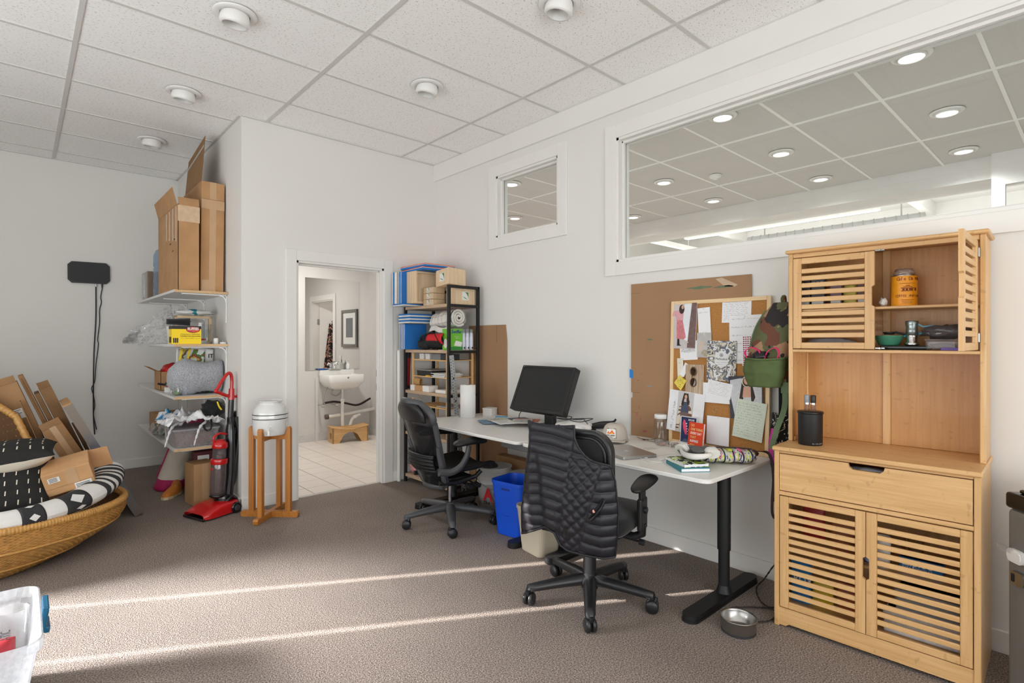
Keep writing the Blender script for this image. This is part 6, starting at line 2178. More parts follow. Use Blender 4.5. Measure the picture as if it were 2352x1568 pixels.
def tapered_bin(name, lab, x, y, rz, w0, d0, w1, d1, h, col, rim=.012, n=6):
    t = thing(name, lab, 'waste bin', T(x, y, 0, rz=rz))
    mt = pm(name + '_mat', col, .42, var=.03)
    r0, r1 = .04, .05
    lo, hi = rrect(w0, d0, r0, n), rrect(w1, d1, r1, n)
    k = len(lo)
    ring = lambda P, z, s=0: [(p[0] * (1 - s), p[1] * (1 - s), z) for p in P]
    rings = [ring(lo, 0, .08), ring(lo, .006), ring(hi, h - .02), ring(hi, h - .02, -rim * 3), ring(hi, h, -rim * 3), ring(hi, h, .0), ring(hi, h - .01, .02), ring(lo, .012, .03)]
    vs = [p for r in rings for p in r]
    fs = [(a * k + i, a * k + (i + 1) % k, (a + 1) * k + (i + 1) % k, (a + 1) * k + i) for a in range(len(rings) - 1) for i in range(k)]
    fs += [tuple(range(k))[::-1], tuple(range((len(rings) - 1) * k, len(rings) * k))]
    MB().add(vs, fs).build('body', mt, t)
    return t, mt


bb_, bmt = tapered_bin('blue_recycling_bin', 'bright blue rectangular waste bin beside the quilted vest', 2.615, 2.83, 8, .20, .23, .26, .29, .385, (8, 78, 206))
MB().rbox(-.128, -.12, -.04, .04, .325, .347, .002).build('handle_slot', pm('slot_blue', (4, 46, 136), .5), bb_)
MB().rbox(-.128, -.124, -.03, .03, .15, .152, .001).build('moulded_line', bmt, bb_)
tapered_bin('beige_waste_bin', 'small beige waste bin under the quilted vest', 2.495, 2.485, -8, .16, .22, .20, .29, .29, (182, 172, 152))
tapered_bin('grey_waste_bin', 'dark grey waste bin behind the task chair', 2.73, 2.48, 0, .15, .18, .17, .2, .28, (84, 88, 94))

# ---- steel bowl
bw = thing('steel_bowl', 'stainless steel pet bowl on the carpet by the desk foot', 'bowl', T(2.50, 1.175, 0))
MB().lathe([(.001, .004), (.068, .004), (.070, .0), (.073, .0), (.0745, .006), (.079, .062), (.083, .066), (.082, .069), (.077, .067), (.0755, .061), (.069, .014), (.06, .010), (.001, .010)], 48).build('shell', STEEL, bw)
MB().lathe([(.0735, .0), (.0765, .002), (.076, .009), (.0738, .008)], 48).build('rubber_ring', pm('rubber', (40, 40, 46), .8), bw)

# ---- black power cord
pc = [(2.96, 1.105, .335), (3.02, 1.14, .30), (3.08, 1.2, .20), (3.10, 1.27, .09), (3.08, 1.30, .03), (2.98, 1.30, .008), (2.85, 1.22, .006), (2.80, 1.13, .006), (2.74, 1.105, .006), (2.66, 1.12, .006), (2.60, 1.20, .006), (2.66, 1.29, .006), (2.74, 1.24, .006), (2.82, 1.16, .006), (2.92, 1.115, .006)]
a, b = MB(), None
cv = curve(pc, 10)
a.tube([p + Vector((0, 0, .003)) + Vector((math.cos(i * .8), math.sin(i * .8), 0)) * .0022 for i, p in enumerate(cv)], .0028, 6)
a.tube([p + Vector((0, 0, .003)) - Vector((math.cos(i * .8), math.sin(i * .8), 0)) * .0022 for i, p in enumerate(cv)], .0028, 6)
tag(a.build('twisted_black_lead', pm('cord_brown', (40, 32, 32), .6)), 'dark twisted power cord looping on the carpet beside the cabinet', 'cord')

# ---- steel step bin at the right edge
TM = T(2.80, .27, 0, rz=math.degrees(math.atan2(-.674, -.738)))
tb = thing('steel_trash_can', 'brushed steel trash can with black lid at the right edge', 'trash can', TM)
BST = pm('brushed_steel', (128, 128, 127), .4, .35, var=.05, vs=30, stretch=(1, 1, .05))
MB().rbox(0, .30, 0, .32, .03, .725, .02, 4).build('body', BST, tb)
MB().rbox(.004, .296, .004, .316, 0, .03, .008).build('base', BLACK, tb)
MB().rbox(-.004, .304, -.004, .324, .725, .785, .012, 3).build('lid_rim', pm('lid_black', (14, 14, 15), .2), tb)
MB().rbox(.03, .27, .02, .155, .785, .80, .008).build('lid_flap', pm('lid_black', (14, 14, 15), .2), tb)
MB().rbox(.03, .27, .165, .30, .785, .80, .008).build('lid_flap', pm('lid_black', (14, 14, 15), .2), tb)
MB(T(.055, -.001, .555, rx=90)).prism(rrect(.075, .05, .02, 5), 0, .012).prism(rrect(.055, .032, .012, 4), .012, .015).build('lock_plate', PLATE, tb)
lk = MB(T(-.001, .05, .53) @ Matrix.Rotation(-PI / 2, 4, 'Y')).prism(rrect(.05, .075, .02, 5), 0, .012).build('lock_plate', PLATE, tb)
m = MB()
ribbon(m, curve([(.05, -.012, .57), (.0, -.03, .575), (-.016, .0, .565), (-.014, .05, .545)], 6), .018, .003, (0, 0, 1))
m.build('lock_strap', CLEAR, tb)
MB(T(.065, -.001, .475, rx=90)).prism(rrect(.06, .05, .014, 4), 0, .014).build('latch', STEEL, tb)
MB(T(.05, -.0155, .475, rx=90)).prism(rrect(.014, .03, .003, 3), 0, .001).build('latch_slot', TXK, tb)
# ================================================================== bathroom furnishings
PORC = pm('porcelain', (232, 231, 228), .15, var=.01, coat=.5)
mi = thing('bathroom_mirror', 'frameless rectangular mirror above the bathroom sink', 'mirror')
mm_, nt_, b_ = _new('mirror_silver')
b_.inputs['Base Color'].default_value = (.82, .82, .81, 1)
b_.inputs['Metallic'].default_value = 1
b_.inputs['Roughness'].default_value = .01
MB().box(2.86, 3.65, BY1 - .006, BY1 - .001, .965, 2.225).build('glass', mm_, mi)
sk = thing('bathroom_sink', 'white wall-hung sink in the bathroom', 'sink', T(3.29, BY1 - .002, 0, rz=180))
# local: +y into the room
pl = rrect(.50, .40, .05, 5, 0, .20)
k = len(pl)


def ringz(s, z, dy=0):
    return [(x * s, .2 + (y - .2) * s + dy, z) for x, y in pl]


rings = [ringz(.5, .70, -.05), ringz(.8, .74, -.02), ringz(.97, .80), ringz(1, .82), ringz(1, .90), ringz(.96, .91), ringz(.86, .905, .02), ringz(.78, .85, .02), ringz(.4, .79, .02)]
vs = [p for r in rings for p in r]
fs = [(a_ * k + i, a_ * k + (i + 1) % k, (a_ + 1) * k + (i + 1) % k, (a_ + 1) * k + i) for a_ in range(len(rings) - 1) for i in range(k)] + [tuple(range(k))[::-1], tuple(range((len(rings) - 1) * k, len(rings) * k))]
MB().add(vs, fs, True).build('basin', PORC, sk)
MB().rbox(-.25, .25, 0, .07, .88, .965, .012).build('back_ledge', PORC, sk)
MB().cyl((0, .392, .868), (0, .401, .868), .012, n=16).build('overflow_hole', STEEL, sk)
fa = thing('faucet', 'small chrome faucet on the bathroom sink', 'faucet', T(3.25, BY1 - .06, .966))
MB().rbox(-.08, .08, -.025, .025, 0, .02, .008).build('base_plate', CHROME, fa)
MB().tube(curve([(0, 0, .02), (0, -.02, .07), (0, -.07, .08), (0, -.11, .06)], 6), .012, 10).build('spout', CHROME, fa)
MB().cyl((0, 0, .02), (0, 0, .075), .02, n=16).tube([(0, 0, .075), (.03, -.01, .1), (.06, -.01, .105)], .008, 8).build('lever', CHROME, fa)
for k_, (x, lb) in enumerate(((3.40, 'clear soap dispenser beside the faucet'), (3.45, 'white soap dispenser nearest the mirror edge'))):
    t = thing('soap_dispenser', lb, 'soap dispenser', T(x, BY1 - .05, .966), 'soap dispensers on the sink')
    MB().lathe([(.001, 0), (.028, 0), (.03, .01), (.03, .07), (.012, .085), (.012, .095)], 20).build('bottle', PLATE if k_ else CLEAR, t)
    MB().cyl((0, 0, .095), (0, 0, .13), .005, n=8).tube([(0, 0, .13), (0, -.03, .132), (0, -.035, .125)], .005, 6).build('pump', PLATE, t)
tag(MB(T(3.08, BY1 - .05, .966)).rbox(-.06, .06, -.02, .02, 0, .018, .006).build('blue_soap_bar', pm('soap_blue', (30, 84, 150), .5)), 'dark blue bar lying on the sink ledge', 'soap')
dp = thing('drain_pipe', 'white plastic drain trap below the bathroom sink', 'pipe', T(0, 0, 0))
PVC = pm('pvc', (228, 227, 224), .35)
yy = BY1 - .2
MB().cyl((3.30, yy, .56), (3.30, yy, .70), .022, n=14).build('tailpiece', CHROME, dp)
MB().tube(curve([(3.30, yy, .56), (3.30, yy, .24), (3.32, yy, .17), (3.37, yy, .155), (3.41, yy, .19), (3.44, yy, .27), (3.50, yy, .31), (3.56, yy, .33)], 6), .022, 12).build('trap', PVC, dp)
MB().tube([(3.10, yy + .03, .335), (3.4, yy + .03, .352), (BX1 - .002, yy + .06, .385)], .024, 12).build('waste_line', PVC, dp)
MB().cyl((3.07, yy + .03, .333), (3.11, yy + .03, .335), .035, n=14).build('end_coupling', pm('coupling', (92, 82, 76), .5), dp)
MB().cyl((3.28, yy, .55), (3.32, yy, .55), .026, n=12).cyl((3.46, yy, .29), (3.5, yy, .31), .03, n=12).build('slip_nut', PVC, dp)
t = thing('supply_hose', 'braided supply hose and dark wrapped pipe below the sink', 'hose')
MB().tube(curve([(3.16, yy, .80), (3.06, yy, .70), (3.03, yy, .58), (3.05, yy, .5)], 8), .009, 8).tube(curve([(3.24, yy, .78), (3.14, yy, .66), (3.22, yy, .62), (3.28, yy, .68), (3.2, yy, .74)], 8), .009, 8).build('braided_hose', STEEL, t)
MB().tube(curve([(3.05, yy + .05, .52), (3.2, yy + .05, .53), (3.36, yy + .05, .50), (3.55, yy + .05, .46), (3.78, yy + .12, .53)], 8), .015, 8).build('wrapped_pipe', pm('pipe_wrap', (44, 34, 32), .7), t)
for x in (3.03, 3.22):
    MB().cyl((x, yy + .02, .49), (x, BY1 - .002, .49), .012, n=10).cyl((x - .02, yy + .02, .49), (x + .02, yy + .02, .49), .022, n=12).build('shutoff_valve', CHROME, t)
tag(MB().box(2.99, 3.03, BY1 - .035, BY1 - .015, 0, .86).build('batten', BWALL), 'white vertical batten below the left side of the sink', 'batten')
st = thing('step_stool', 'pale wooden step stool under the bathroom sink', 'step stool', T(3.32, 6.98, 0, rz=-8))
STW = wood('stool_wood', (190, 146, 92), (212, 172, 118), 'x', .5)
STZ = wood('stool_wood', (190, 146, 92), (212, 172, 118), 'z', .5)
arch = [(-.24, 0), (-.15, 0)] + [(-.13 * math.cos(a), .01 + .13 * math.sin(a)) for a in [i * PI / 10 for i in range(1, 10)]] + [(.15, 0), (.24, 0), (.24, .2), (-.24, .2)]
MB(T(0, -.1, 0, rx=90)).prism(arch, -.016, 0).build('front_panel', STW, st)
MB(T(0, .1, 0, rx=90)).prism(arch, -.016, 0).build('back_panel', STW, st)
for x in (-.24, .224):
    m = MB()
    m.box(x, x + .016, -.1, -.04, 0, .2).box(x, x + .016, .04, .1, 0, .2).box(x, x + .016, -.04, .04, 0, .05).box(x, x + .016, -.04, .04, .13, .2)
    m.build('end_panel', STZ, st)
MB().grid(lambda u, v: (-.25 + .5 * u, -.115 + .23 * v, .222 - .035 * math.sin(u * PI) ** 1.5), 16, 4, .016).build('curved_top', STW, st)

pf = thing('framed_picture', 'grey framed print on the bathroom side wall, seen in the mirror', 'picture')
GF2 = wood('grey_frame', (104, 100, 96), (140, 136, 130), 'z', .6)
y0_, y1_, z0_, z1_ = 6.42, 6.95, 1.27, 1.85
for q in ((y0_, y0_ + .045, z0_, z1_), (y1_ - .045, y1_, z0_, z1_), (y0_ + .045, y1_ - .045, z0_, z0_ + .045), (y0_ + .045, y1_ - .045, z1_ - .045, z1_)):
    MB().rbox(BX1 - .03, BX1 - .002, *q, .004).build('frame_bar', GF2, pf)
MB().box(BX1 - .016, BX1 - .006, y0_ + .045, y1_ - .045, z0_ + .045, z1_ - .045).build('mat', PLATE, pf)
MB().box(BX1 - .018, BX1 - .016, y0_ + .15, y1_ - .15, z0_ + .15, z1_ - .13).build('print', patches('print_grey', [(0, (90, 92, 94)), (.5, (140, 140, 142)), (.6, (110, 112, 114))], 14, .6), pf)
for z in (1.08,):
    sw_ = thing('light_switch', 'white wall switch below the framed print', 'light switch', T(BX1 - .002, 6.34, z))
    MB().rbox(-.006, 0, -.035, .035, -.058, .058, .002).build('plate', PLATE, sw_)
    MB().rbox(-.012, -.006, -.006, .006, -.014, .014, .002).build('toggle', PLATE, sw_)
# floral garment on the open door leaf
lm = T(BX1 + .11, BD[0] + .025, 0, rz=-48)
ga = thing('floral_robe', 'black floral robe hanging on the open door, seen in the mirror', 'robe', lm @ T(-.055, .25, 0))
FLR = patches('floral_black', [(0, (24, 24, 28)), (.52, (196, 120, 104)), (.57, (226, 196, 176)), (.6, (70, 84, 58)), (.65, (24, 24, 28))], 16, .8, warp=.6)
MB().grid(lambda u, v: (.025 * math.sin(u * 14) - .02 * math.sin(u * PI), (-.06 - .13 * (1 - v)) + (.12 + .26 * (1 - v)) * u, .62 + 1.05 * v), 26, 24, .01).build('cloth', FLR, ga)
MB().tube([(.04, 0, 1.68), (-.02, 0, 1.69), (-.03, 0, 1.72)], .008, 8).build('hook', STEEL, ga)
tag(MB().box(4.7, 4.74, 4.9, 6.5, 1.55, 2.08).box(4.7, 4.74, 4.9, 4.94, 0, 1.55).box(4.7, 4.74, 6.46, 6.5, 0, 1.55).build('red_banner', pm('banner_red', (200, 30, 70), .7)), 'red banner stand in the room beyond the bathroom', 'banner')
# ================================================================== water crock on its stand
ws = thing('wooden_crock_stand', 'honey-coloured wooden stand with crossed feet holding the crock', 'stand', T(1.445, 4.39, 0, rz=45))
HON = wood('honey_wood', (160, 98, 36), (192, 126, 54), 'z', .4, nodes=.1, coat=.25)
HOX = wood('honey_wood', (160, 98, 36), (192, 126, 54), 'x', .4, nodes=.1, coat=.25)
HOY = wood('honey_wood', (160, 98, 36), (192, 126, 54), 'y', .4, nodes=.1, coat=.25)
for ax in range(2):
    M = Matrix() if ax == 0 else Matrix.Rotation(PI / 2, 4, 'Z')
    zz = .0 if ax == 0 else .0
    pl = [(-.225, .008), (-.215, 0), (.215, 0), (.225, .008), (.228, .03), (.218, .045), (-.218, .045), (-.228, .03)]
    m = MB(M @ T(0, .019, 0, rx=90))
    if ax == 0:
        m.prism(pl, 0, .038)
    else:
        m.prism([(-.225, .008), (-.215, 0), (-.0195, 0), (-.0195, .045), (-.218, .045), (-.228, .03)], 0, .038).prism([(.0195, 0), (.215, 0), (.225, .008), (.228, .03), (.218, .045), (.0195, .045)], 0, .038)
    m.build('cross_foot', HOX, ws)
    for s in (-1, 1):
        leg = [(s * .125, .045), (s * .165, .045), (s * .165, .68), (s * .16, .695), (s * .15, .70), (s * .14, .695), (s * .134, .66), (s * .125, .64)]
        if s < 0:
            leg = leg[::-1]
        MB(M @ T(0, .017, 0, rx=90)).prism(leg, 0, .034).build('leg', HON, ws)
    if ax == 0:
        MB(M).box(-.125, .125, -.011, .011, .60, .638).build('top_rail', HOX, ws)
    else:
        MB(M).box(-.125, -.0115, -.011, .011, .60, .638).box(.0115, .125, -.011, .011, .60, .638).build('top_rail', HOX, ws)
ck = thing('ceramic_crock', 'white ceramic water crock with two black stripes and a spigot', 'water crock', T(1.445, 4.39, .6385))
CER = pm('ceramic', (226, 226, 224), .12, var=.01, coat=.6)
pr = [(.001, 0), (.118, 0), (.124, .006), (.127, .05), (.129, .12), (.128, .165), (.122, .195), (.108, .218), (.09, .232), (.083, .24), (.084, .25), (.092, .257), (.09, .262), (.08, .262), (.076, .25), (.08, .236), (.105, .21), (.118, .16), (.118, .02), (.001, .014)]
MB().lathe(pr, 56).build('body', CER, ck)
for z in (.126, .158):
    MB().lathe([(.1288, z - .003), (.1302, z), (.1288, z + .003)], 56).build('stripe', pm('glaze_black', (24, 22, 24), .2), ck)
a = math.radians(-112)
sp_ = T(.126 * math.cos(a), .126 * math.sin(a), .045) @ Matrix.Rotation(a, 4, 'Z')
MB(sp_).cyl((0, 0, 0), (.012, 0, 0), .017, n=16).tube([(.01, 0, 0), (.04, 0, 0), (.046, 0, -.012), (.046, 0, -.03)], .009, 10).tube([(.04, 0, .006), (.045, .004, .022), (.062, .012, .04)], [.008, .007, .009], 8).build('spigot', PLATE, ck)

# ================================================================== red upright vacuum
vm = thing('upright_vacuum', 'red and black upright vacuum cleaner in front of the alcove shelves', 'vacuum cleaner', T(1.13, 4.745, 0, rz=199))
VBK = pm('vac_black', (20, 20, 22), .25, var=.1, coat=.3)
head = [(.15, .008), (.155, .03), (.14, .05), (.06, .075), (-.02, .085), (-.1, .05), (-.12, .03), (-.12, .01)]
for_y = .132


def headf(u, v):
    x = .155 - .29 * u
    a = math.pi * v
    w = .14 * (1 - .22 * max(0, u - .35)) * (1 - .12 * max(0, .15 - u) / .15)
    top = .035 + .055 * math.sin(min(1, u * 1.25) * PI * .62) ** 1.2
    c, s = math.cos(a), math.sin(a)
    e = .35
    return (x, w * abs(c) ** e * (1 if c > 0 else -1), .012 + top * abs(s) ** e)


MB().grid(headf, 20, 24).build('floor_head', RED, vm)
MB().rbox(-.12, .16, -.125, .125, .004, .016, .004).rbox(.145, .163, -.13, .13, .004, .022, .005).build('head_underside', VBK, vm)
for s in (-1, 1):
    MB(T(-.11, s * .125, .042, rx=90)).lathe([(.001, -.014), (.03, -.014), (.042, -.01), (.042, .01), (.03, .014), (.001, .014)], 28).build('wheel', VBK, vm)
    MB(T(-.11, s * .1405, .042, rx=90)).lathe([(.001, -.001), (.02, -.002), (.024, .0), (.02, .002), (.001, .001)], 20).build('wheel_hub', pm('hub_grey', (64, 64, 66), .4), vm)
tl = T(-.06, 0, .05, ry=-3)
MB(tl).tube([(-.03, 0, .0), (-.02, 0, .05), (-.015, 0, .09)], [.06, .075, .06], 14).build('motor_housing', VBK, vm)
MB(tl).tube(curve([(.02, -.075, .03), (-.04, -.08, .075), (-.09, -.06, .05)], 6), .014, 8).tube(curve([(.02, .075, .03), (-.04, .08, .075), (-.09, .06, .05)], 6), .014, 8).build('fork', VBK, vm)
MB(tl).lathe([(.052, .10), (.058, .11), (.058, .33), (.054, .345)], 28, (.03, 0, 0)).build('dust_cup', glass_mat('smoke_cup', (.62, .56, .56), .3, .05, .35, (.30, .26, .27)), vm)
MB(tl).lathe([(.001, .10), (.056, .10), (.06, .085), (.05, .075), (.001, .075)], 28, (.03, 0, 0)).build('cup_base', VBK, vm)
MB(tl).lathe([(.022, .11), (.022, .40)], 16, (.03, 0, 0)).build('filter_core', pm('filter_grey', (150, 140, 138), .5), vm)
MB(tl).lathe([(.059, .335), (.062, .345), (.062, .37), (.058, .38), (.054, .375)], 28, (.03, 0, 0)).build('red_collar', RED, vm)
MB(tl).lathe([(.05, .38), (.05, .455), (.053, .46)], 28, (.03, 0, 0)).build('upper_chamber', glass_mat('smoke_cup', (.62, .56, .56)), vm)
MB(tl).lathe([(.055, .46), (.058, .47), (.056, .50), (.03, .525), (.001, .53)], 28, (.03, 0, 0)).build('red_cap', RED, vm)
MB(tl).tube(curve([(.075, 0, .50), (.085, 0, .545), (.04, 0, .575), (-.02, 0, .565)], 7), .009, 8).build('carry_handle', RED, vm)
MB(tl).rbox(.083, .09, -.012, .012, .29, .31, .004).build('red_button', RED, vm)
MB(tl).tube([(-.05, 0, .06), (-.062, 0, .25), (-.058, 0, .45), (-.05, 0, .60), (-.05, 0, .66)], [.055, .05, .05, .042, .028], 14, up=(1, 0, 0), sx=.75).build('spine', VBK, vm)
MB(tl).tube([(-.05, 0, .64), (-.048, 0, .86)], .021, 12).rbox(-.075, -.03, -.025, .025, .62, .70, .008).build('wand', VBK, vm)
MB(tl).tube(curve([(-.085, .02, .70), (-.11, .03, .55), (-.1, .02, .35), (-.09, .02, .2), (-.06, .02, .12)], 8), .02, 10).tube(curve([(-.095, -.03, .74), (-.12, -.03, .66), (-.11, -.03, .45), (-.105, -.02, .25)], 8), .017, 10).build('hose', VBK, vm)
MB(tl).tube(curve([(-.1, -.05, .58), (-.13, -.05, .4), (-.12, -.05, .2), (-.105, -.05, .4), (-.1, -.05, .57)], 8), .006, 6).tube(curve([(-.1, -.055, .57), (-.14, -.06, .38), (-.125, -.06, .22), (-.11, -.055, .4), (-.1, -.055, .56)], 8), .006, 6).build('power_cable', VBK, vm)
MB(tl).rbox(-.115, -.06, -.03, .03, .60, .615, .004).build('cord_hook', VBK, vm)
MB(tl).cyl((-.048, 0, .84), (-.046, 0, .93), .024, .02, 14).tube(curve([(-.046, 0, .92), (-.044, 0, 1.0), (-.03, 0, 1.05), (.0, 0, 1.045), (.04, 0, .99), (.075, 0, .93), (.09, 0, .91), (.06, 0, .90), (.0, 0, .875), (-.046, 0, .865)], 7), .013, 10).tube(curve([(-.05, 0, .875), (-.09, 0, .862), (-.115, 0, .885)], 5), .01, 8).build('loop_handle', RED, vm)

# ================================================================== black wall antenna panel and cords
an = thing('wall_antenna', 'black octagonal flat antenna on the far wall', 'antenna', T(.53, YB, 2.06, ry=-.6))
oc = [(-.172, -.075), (-.14, -.108), (.14, -.108), (.172, -.075), (.172, .075), (.14, .108), (-.14, .108), (-.172, .075)]
MB(T(0, -.002, 0, rx=90)).prism(oc, 0, .022).build('back_plate', BLACK, an)
MB(T(0, -.002, 0, rx=90)).prism([(x * .9, y * .85) for x, y in oc], .022, .03).build('face_plate', pm('antenna_grey', (40, 40, 43), .6), an)
MB().cyl((.055, -.014, -.108), (.055, -.014, -.14), .008, n=10).build('coax_plug', CHROME, an)
MB().cyl((.105, -.014, -.108), (.105, -.014, -.15), .008, .006, n=10).build('power_plug', BLACK, an)
tag(MB().tube(curve([(.585, YB - .014, 1.92), (.585, YB - .01, 1.6), (.57, YB - .01, 1.25), (.565, YB - .01, .9), (.565, YB - .012, .6), (.575, YB - .012, .4)], 8), .006, 6).build('coax_cable', BLACK), 'straight black cable hanging from the wall antenna', 'cable')
tag(MB().tube(curve([(.637, YB - .014, 1.91), (.625, YB - .01, 1.82), (.63, YB - .01, 1.76), (.615, YB - .01, 1.68), (.615, YB - .01, 1.55), (.60, YB - .01, 1.38), (.605, YB - .01, 1.32), (.585, YB - .022, 1.12), (.575, YB - .024, .95), (.55, YB - .024, .88), (.565, YB - .026, .8), (.575, YB - .026, .7), (.565, YB - .028, .6), (.59, YB - .026, .45)], 8), .0045, 6).build('power_cable', BLACK), 'wavy thin black cable twisting beside the straight one', 'cable')

# ================================================================== alcove shelves: top
Z3, Z2, Z1, Z0 = AS[3], AS[2], AS[1], AS[0]


def carton(name, lab, M, w, d, h, mat=CARD, open_top=False, tape=True, group=None, flaps=()):
    t = thing(name, lab, 'carton', M, group)
    th = .004
    if open_top:
        m = MB()
        m.box(-w / 2, w / 2, -d / 2, -d / 2 + th, 0, h).box(-w / 2, w / 2, d / 2 - th, d / 2, 0, h).box(-w / 2, -w / 2 + th, -d / 2, d / 2, 0, h).box(w / 2 - th, w / 2, -d / 2, d / 2, 0, h).box(-w / 2, w / 2, -d / 2, d / 2, 0, th)
        m.build('body', mat, t)
    else:
        MB().rbox(-w / 2, w / 2, -d / 2, d / 2, 0, h, .002, 1).build('body', mat, t)
    if tape:
        MB().box(-.025, .025, -d / 2 - .0006, -d / 2, 0, h).build('packing_tape', TAPE, t)
    for poly, z, M2 in flaps:
        MB(M2).prism(poly, z, z + th).build('flap', mat, t)
    return t


c1 = carton('tall_open_carton', 'tall open carton with taped corner at the outer end of the top shelf', T(1.03, 5.50, Z3), .155, .84, .70, CARD, True, False)
MB(T(-.0775, -.1, .70, ry=-14)).prism([(-.002, -.28), (.002, -.28), (.002, .5), (-.002, .5)], 0, .14).build('flap', CARD, c1)
MB(T(0, -.42, .70, rx=-16)).box(-.075, .075, -.002, .002, 0, .06).build('flap', CARD, c1)
MB().box(-.079, .0785, -.4215, -.4205, .56, .69).build('shiny_tape', pm('shiny_tape', (206, 176, 142), .12, var=.1, vs=30, bump=.5, bs=40, coat=.8), c1)
for k_ in range(4):
    MB().box(-.0785, -.0775, -.36 + .13 * k_, -.33 + .13 * k_, .4 + .02 * k_, .69).build('white_tape', pm('tape_pale', (204, 184, 164), .2, coat=.5), c1)
m = MB()
for (y, z) in ((-.1, .4), (-.2, .33), (-.26, .42)):
    for q in range(5):
        m.box(-.0784, -.0776, y - .012 * q, y - .012 * q + .008, z + .006 * (q % 2), z + .014)
m.build('ink_marks', pm('ink_brown', (96, 70, 50), .9), c1)
c2 = carton('tall_narrow_carton', 'tall narrow closed carton against the alcove wall on the top shelf', T(1.21, 5.46, Z3, ry=.6), .175, .68, .93, CARD, False, True)
MB().box(-.088, .088, -.3412, -.3405, .70, .78).build('shiny_tape', TAPE, c2)
MB().box(-.08, .0, -.3412, -.3405, .0, .1).build('shiny_tape', TAPE, c2)
MB().box(-.0885, .0885, -.342, -.34, .78, .783).build('fold_line', CARDD, c2)
MB(T(-.065, -.22, .93, ry=4) @ Matrix(((0, 0, 1, 0), (1, 0, 0, 0), (0, 1, 0, 0), (0, 0, 0, 1)))).prism([(0, -.03), (.62, -.03), (.60, .34), (.02, .43)], 0, .004).build('raised_flap', CARDD, c2)
MB(T(-.067, -.22, .93, ry=4) @ Matrix(((0, 0, 1, 0), (1, 0, 0, 0), (0, 1, 0, 0), (0, 0, 0, 1)))).prism([(.02, .33), (.60, .245), (.60, .27), (.02, .355)], 0, .001).build('flap_tape', pm('tape_grey', (176, 172, 164), .4), c2)
FILM = glass_mat('carton_film', (.92, .92, .92), .35, .08, .1, (.85, .85, .85))
c3 = carton('wrapped_carton', 'small plastic-wrapped carton at the far end of the top shelf', T(1.02, 6.5, Z3), .18, .3, .27, CARDD)
MB().rbox(-.094, .094, -.155, .155, .002, .274, .008).build('shrink_wrap', FILM, c3)
MB().box(-.098, -.0945, -.02, .08, .02, .25).build('foil_label', pm('foil', (190, 194, 198), .25, .5), c3)
wbt = thing('water_bottle', 'blue five gallon water bottle behind the tall open carton', 'water bottle', T(1.055, 6.14, Z3))
MB().lathe([(.001, 0), (.10, 0), (.108, .01), (.108, .13), (.102, .14), (.108, .15), (.108, .28), (.102, .29), (.108, .30), (.108, .40), (.09, .45), (.04, .49), (.03, .51), (.03, .54), (.001, .54)], 32).build('body', glass_mat('bottle_blue', (.62, .76, .88), .25, .05, .25, (.5, .66, .82)), wbt)
MB().lathe([(.032, .53), (.034, .545), (.001, .55)], 20).build('cap', PLATE, wbt)

# ---- second shelf: bubble wrap, frame, yellow box ...
bwp = thing('bubble_wrap', 'crumpled clear bubble wrap spilling off the second shelf', 'bubble wrap', T(.98, 6.02, Z2))
BUB = glass_mat('bubble_film', (.96, .96, .96), .3, .12, .34, (.95, .95, .95))


def bub(u, v):
    x = -.30 + .38 * u
    p = Vector((x, -.15 + .3 * v * u + .12 * math.sin(u * 5), .006 + (.03 + .33 * u) * v))
    return p + noise.noise_vector(Vector((u * 6, v * 6, .5))) * .03 * min(1, v * 3)


NB = 46
MB().grid(bub, NB, NB, .003).build('sheet', BUB, bwp)
m = MB()
random.seed(4)
for i in range(260):
    u, v = random.random(), random.random()
    c = bub(u, v)
    n_ = (bub(min(1, u + .01), v) - c).cross(bub(u, min(1, v + .01)) - c)
    n_ = n_.normalized() if n_.length > 0 else Vector((0, 0, 1))
    m.cyl(c, c + n_ * .008, .011, .006, 6)
tag(m.build('bubbles', BUB, bwp), kind='stuff')
ff = thing('bee_hive_frame', 'pale wooden frame standing behind the yellow box on the second shelf', 'frame', T(1.13, 5.42, Z2, rz=8))
for q, mt in (((-.15, -.128, 0, .245), PWD), ((.128, .15, 0, .245), PWD), ((-.15, .15, .225, .245), PWX), ((-.15, .15, 0, .02), PWX)):
    MB().rbox(q[0], q[1], -.017, .017, q[2], q[3], .002, 1).build('frame_bar', mt, ff)
MB().box(-.155, -.15, -.018, .018, .0, .24).build('metal_strip', STEEL, ff)
MB().rbox(-.12, .12, .03, .12, .002, .22, .03).build('clear_bag', FILM, ff)
tbg = MB(T(1.13, 5.40, Z2 + .246)).blob((0, 0, .028), (.15, .09, .028), .3, 3, 7, 3, 0).build('teal_bag', patches('teal_bag', [(0, (206, 206, 202)), (.5, (40, 130, 146)), (.56, (214, 214, 210))], 9, .4))
tag(tbg, 'flat clear and teal bag lying on top of the wooden frame', 'plastic bag')
wt = thing('white_tub', 'white plastic tub left of the yellow box', 'tub', T(.975, 5.32, Z2))
MB().lathe([(.001, 0), (.05, 0), (.062, .14), (.066, .145), (.062, .148), (.048, .006), (.001, .004)], 32).build('body', PLATE, wt)
ry = thing('yellow_liner_box', 'yellow and black carton of bin liners on the second shelf', 'carton', T(1.012, 5.125, Z2, rz=0))
YEL = pm('liner_yellow', (250, 214, 12), .5, var=.02)
MB().rbox(-.105, .105, -.06, .06, 0, .145, .002, 1).build('carton', YEL, ry)
MB().box(-.1055, .1055, -.0605, .0605, .122, .1475).build('black_lid', pm('liner_black', (38, 32, 30), .5), ry)
FY = T(0, -.061, 0, rx=90)
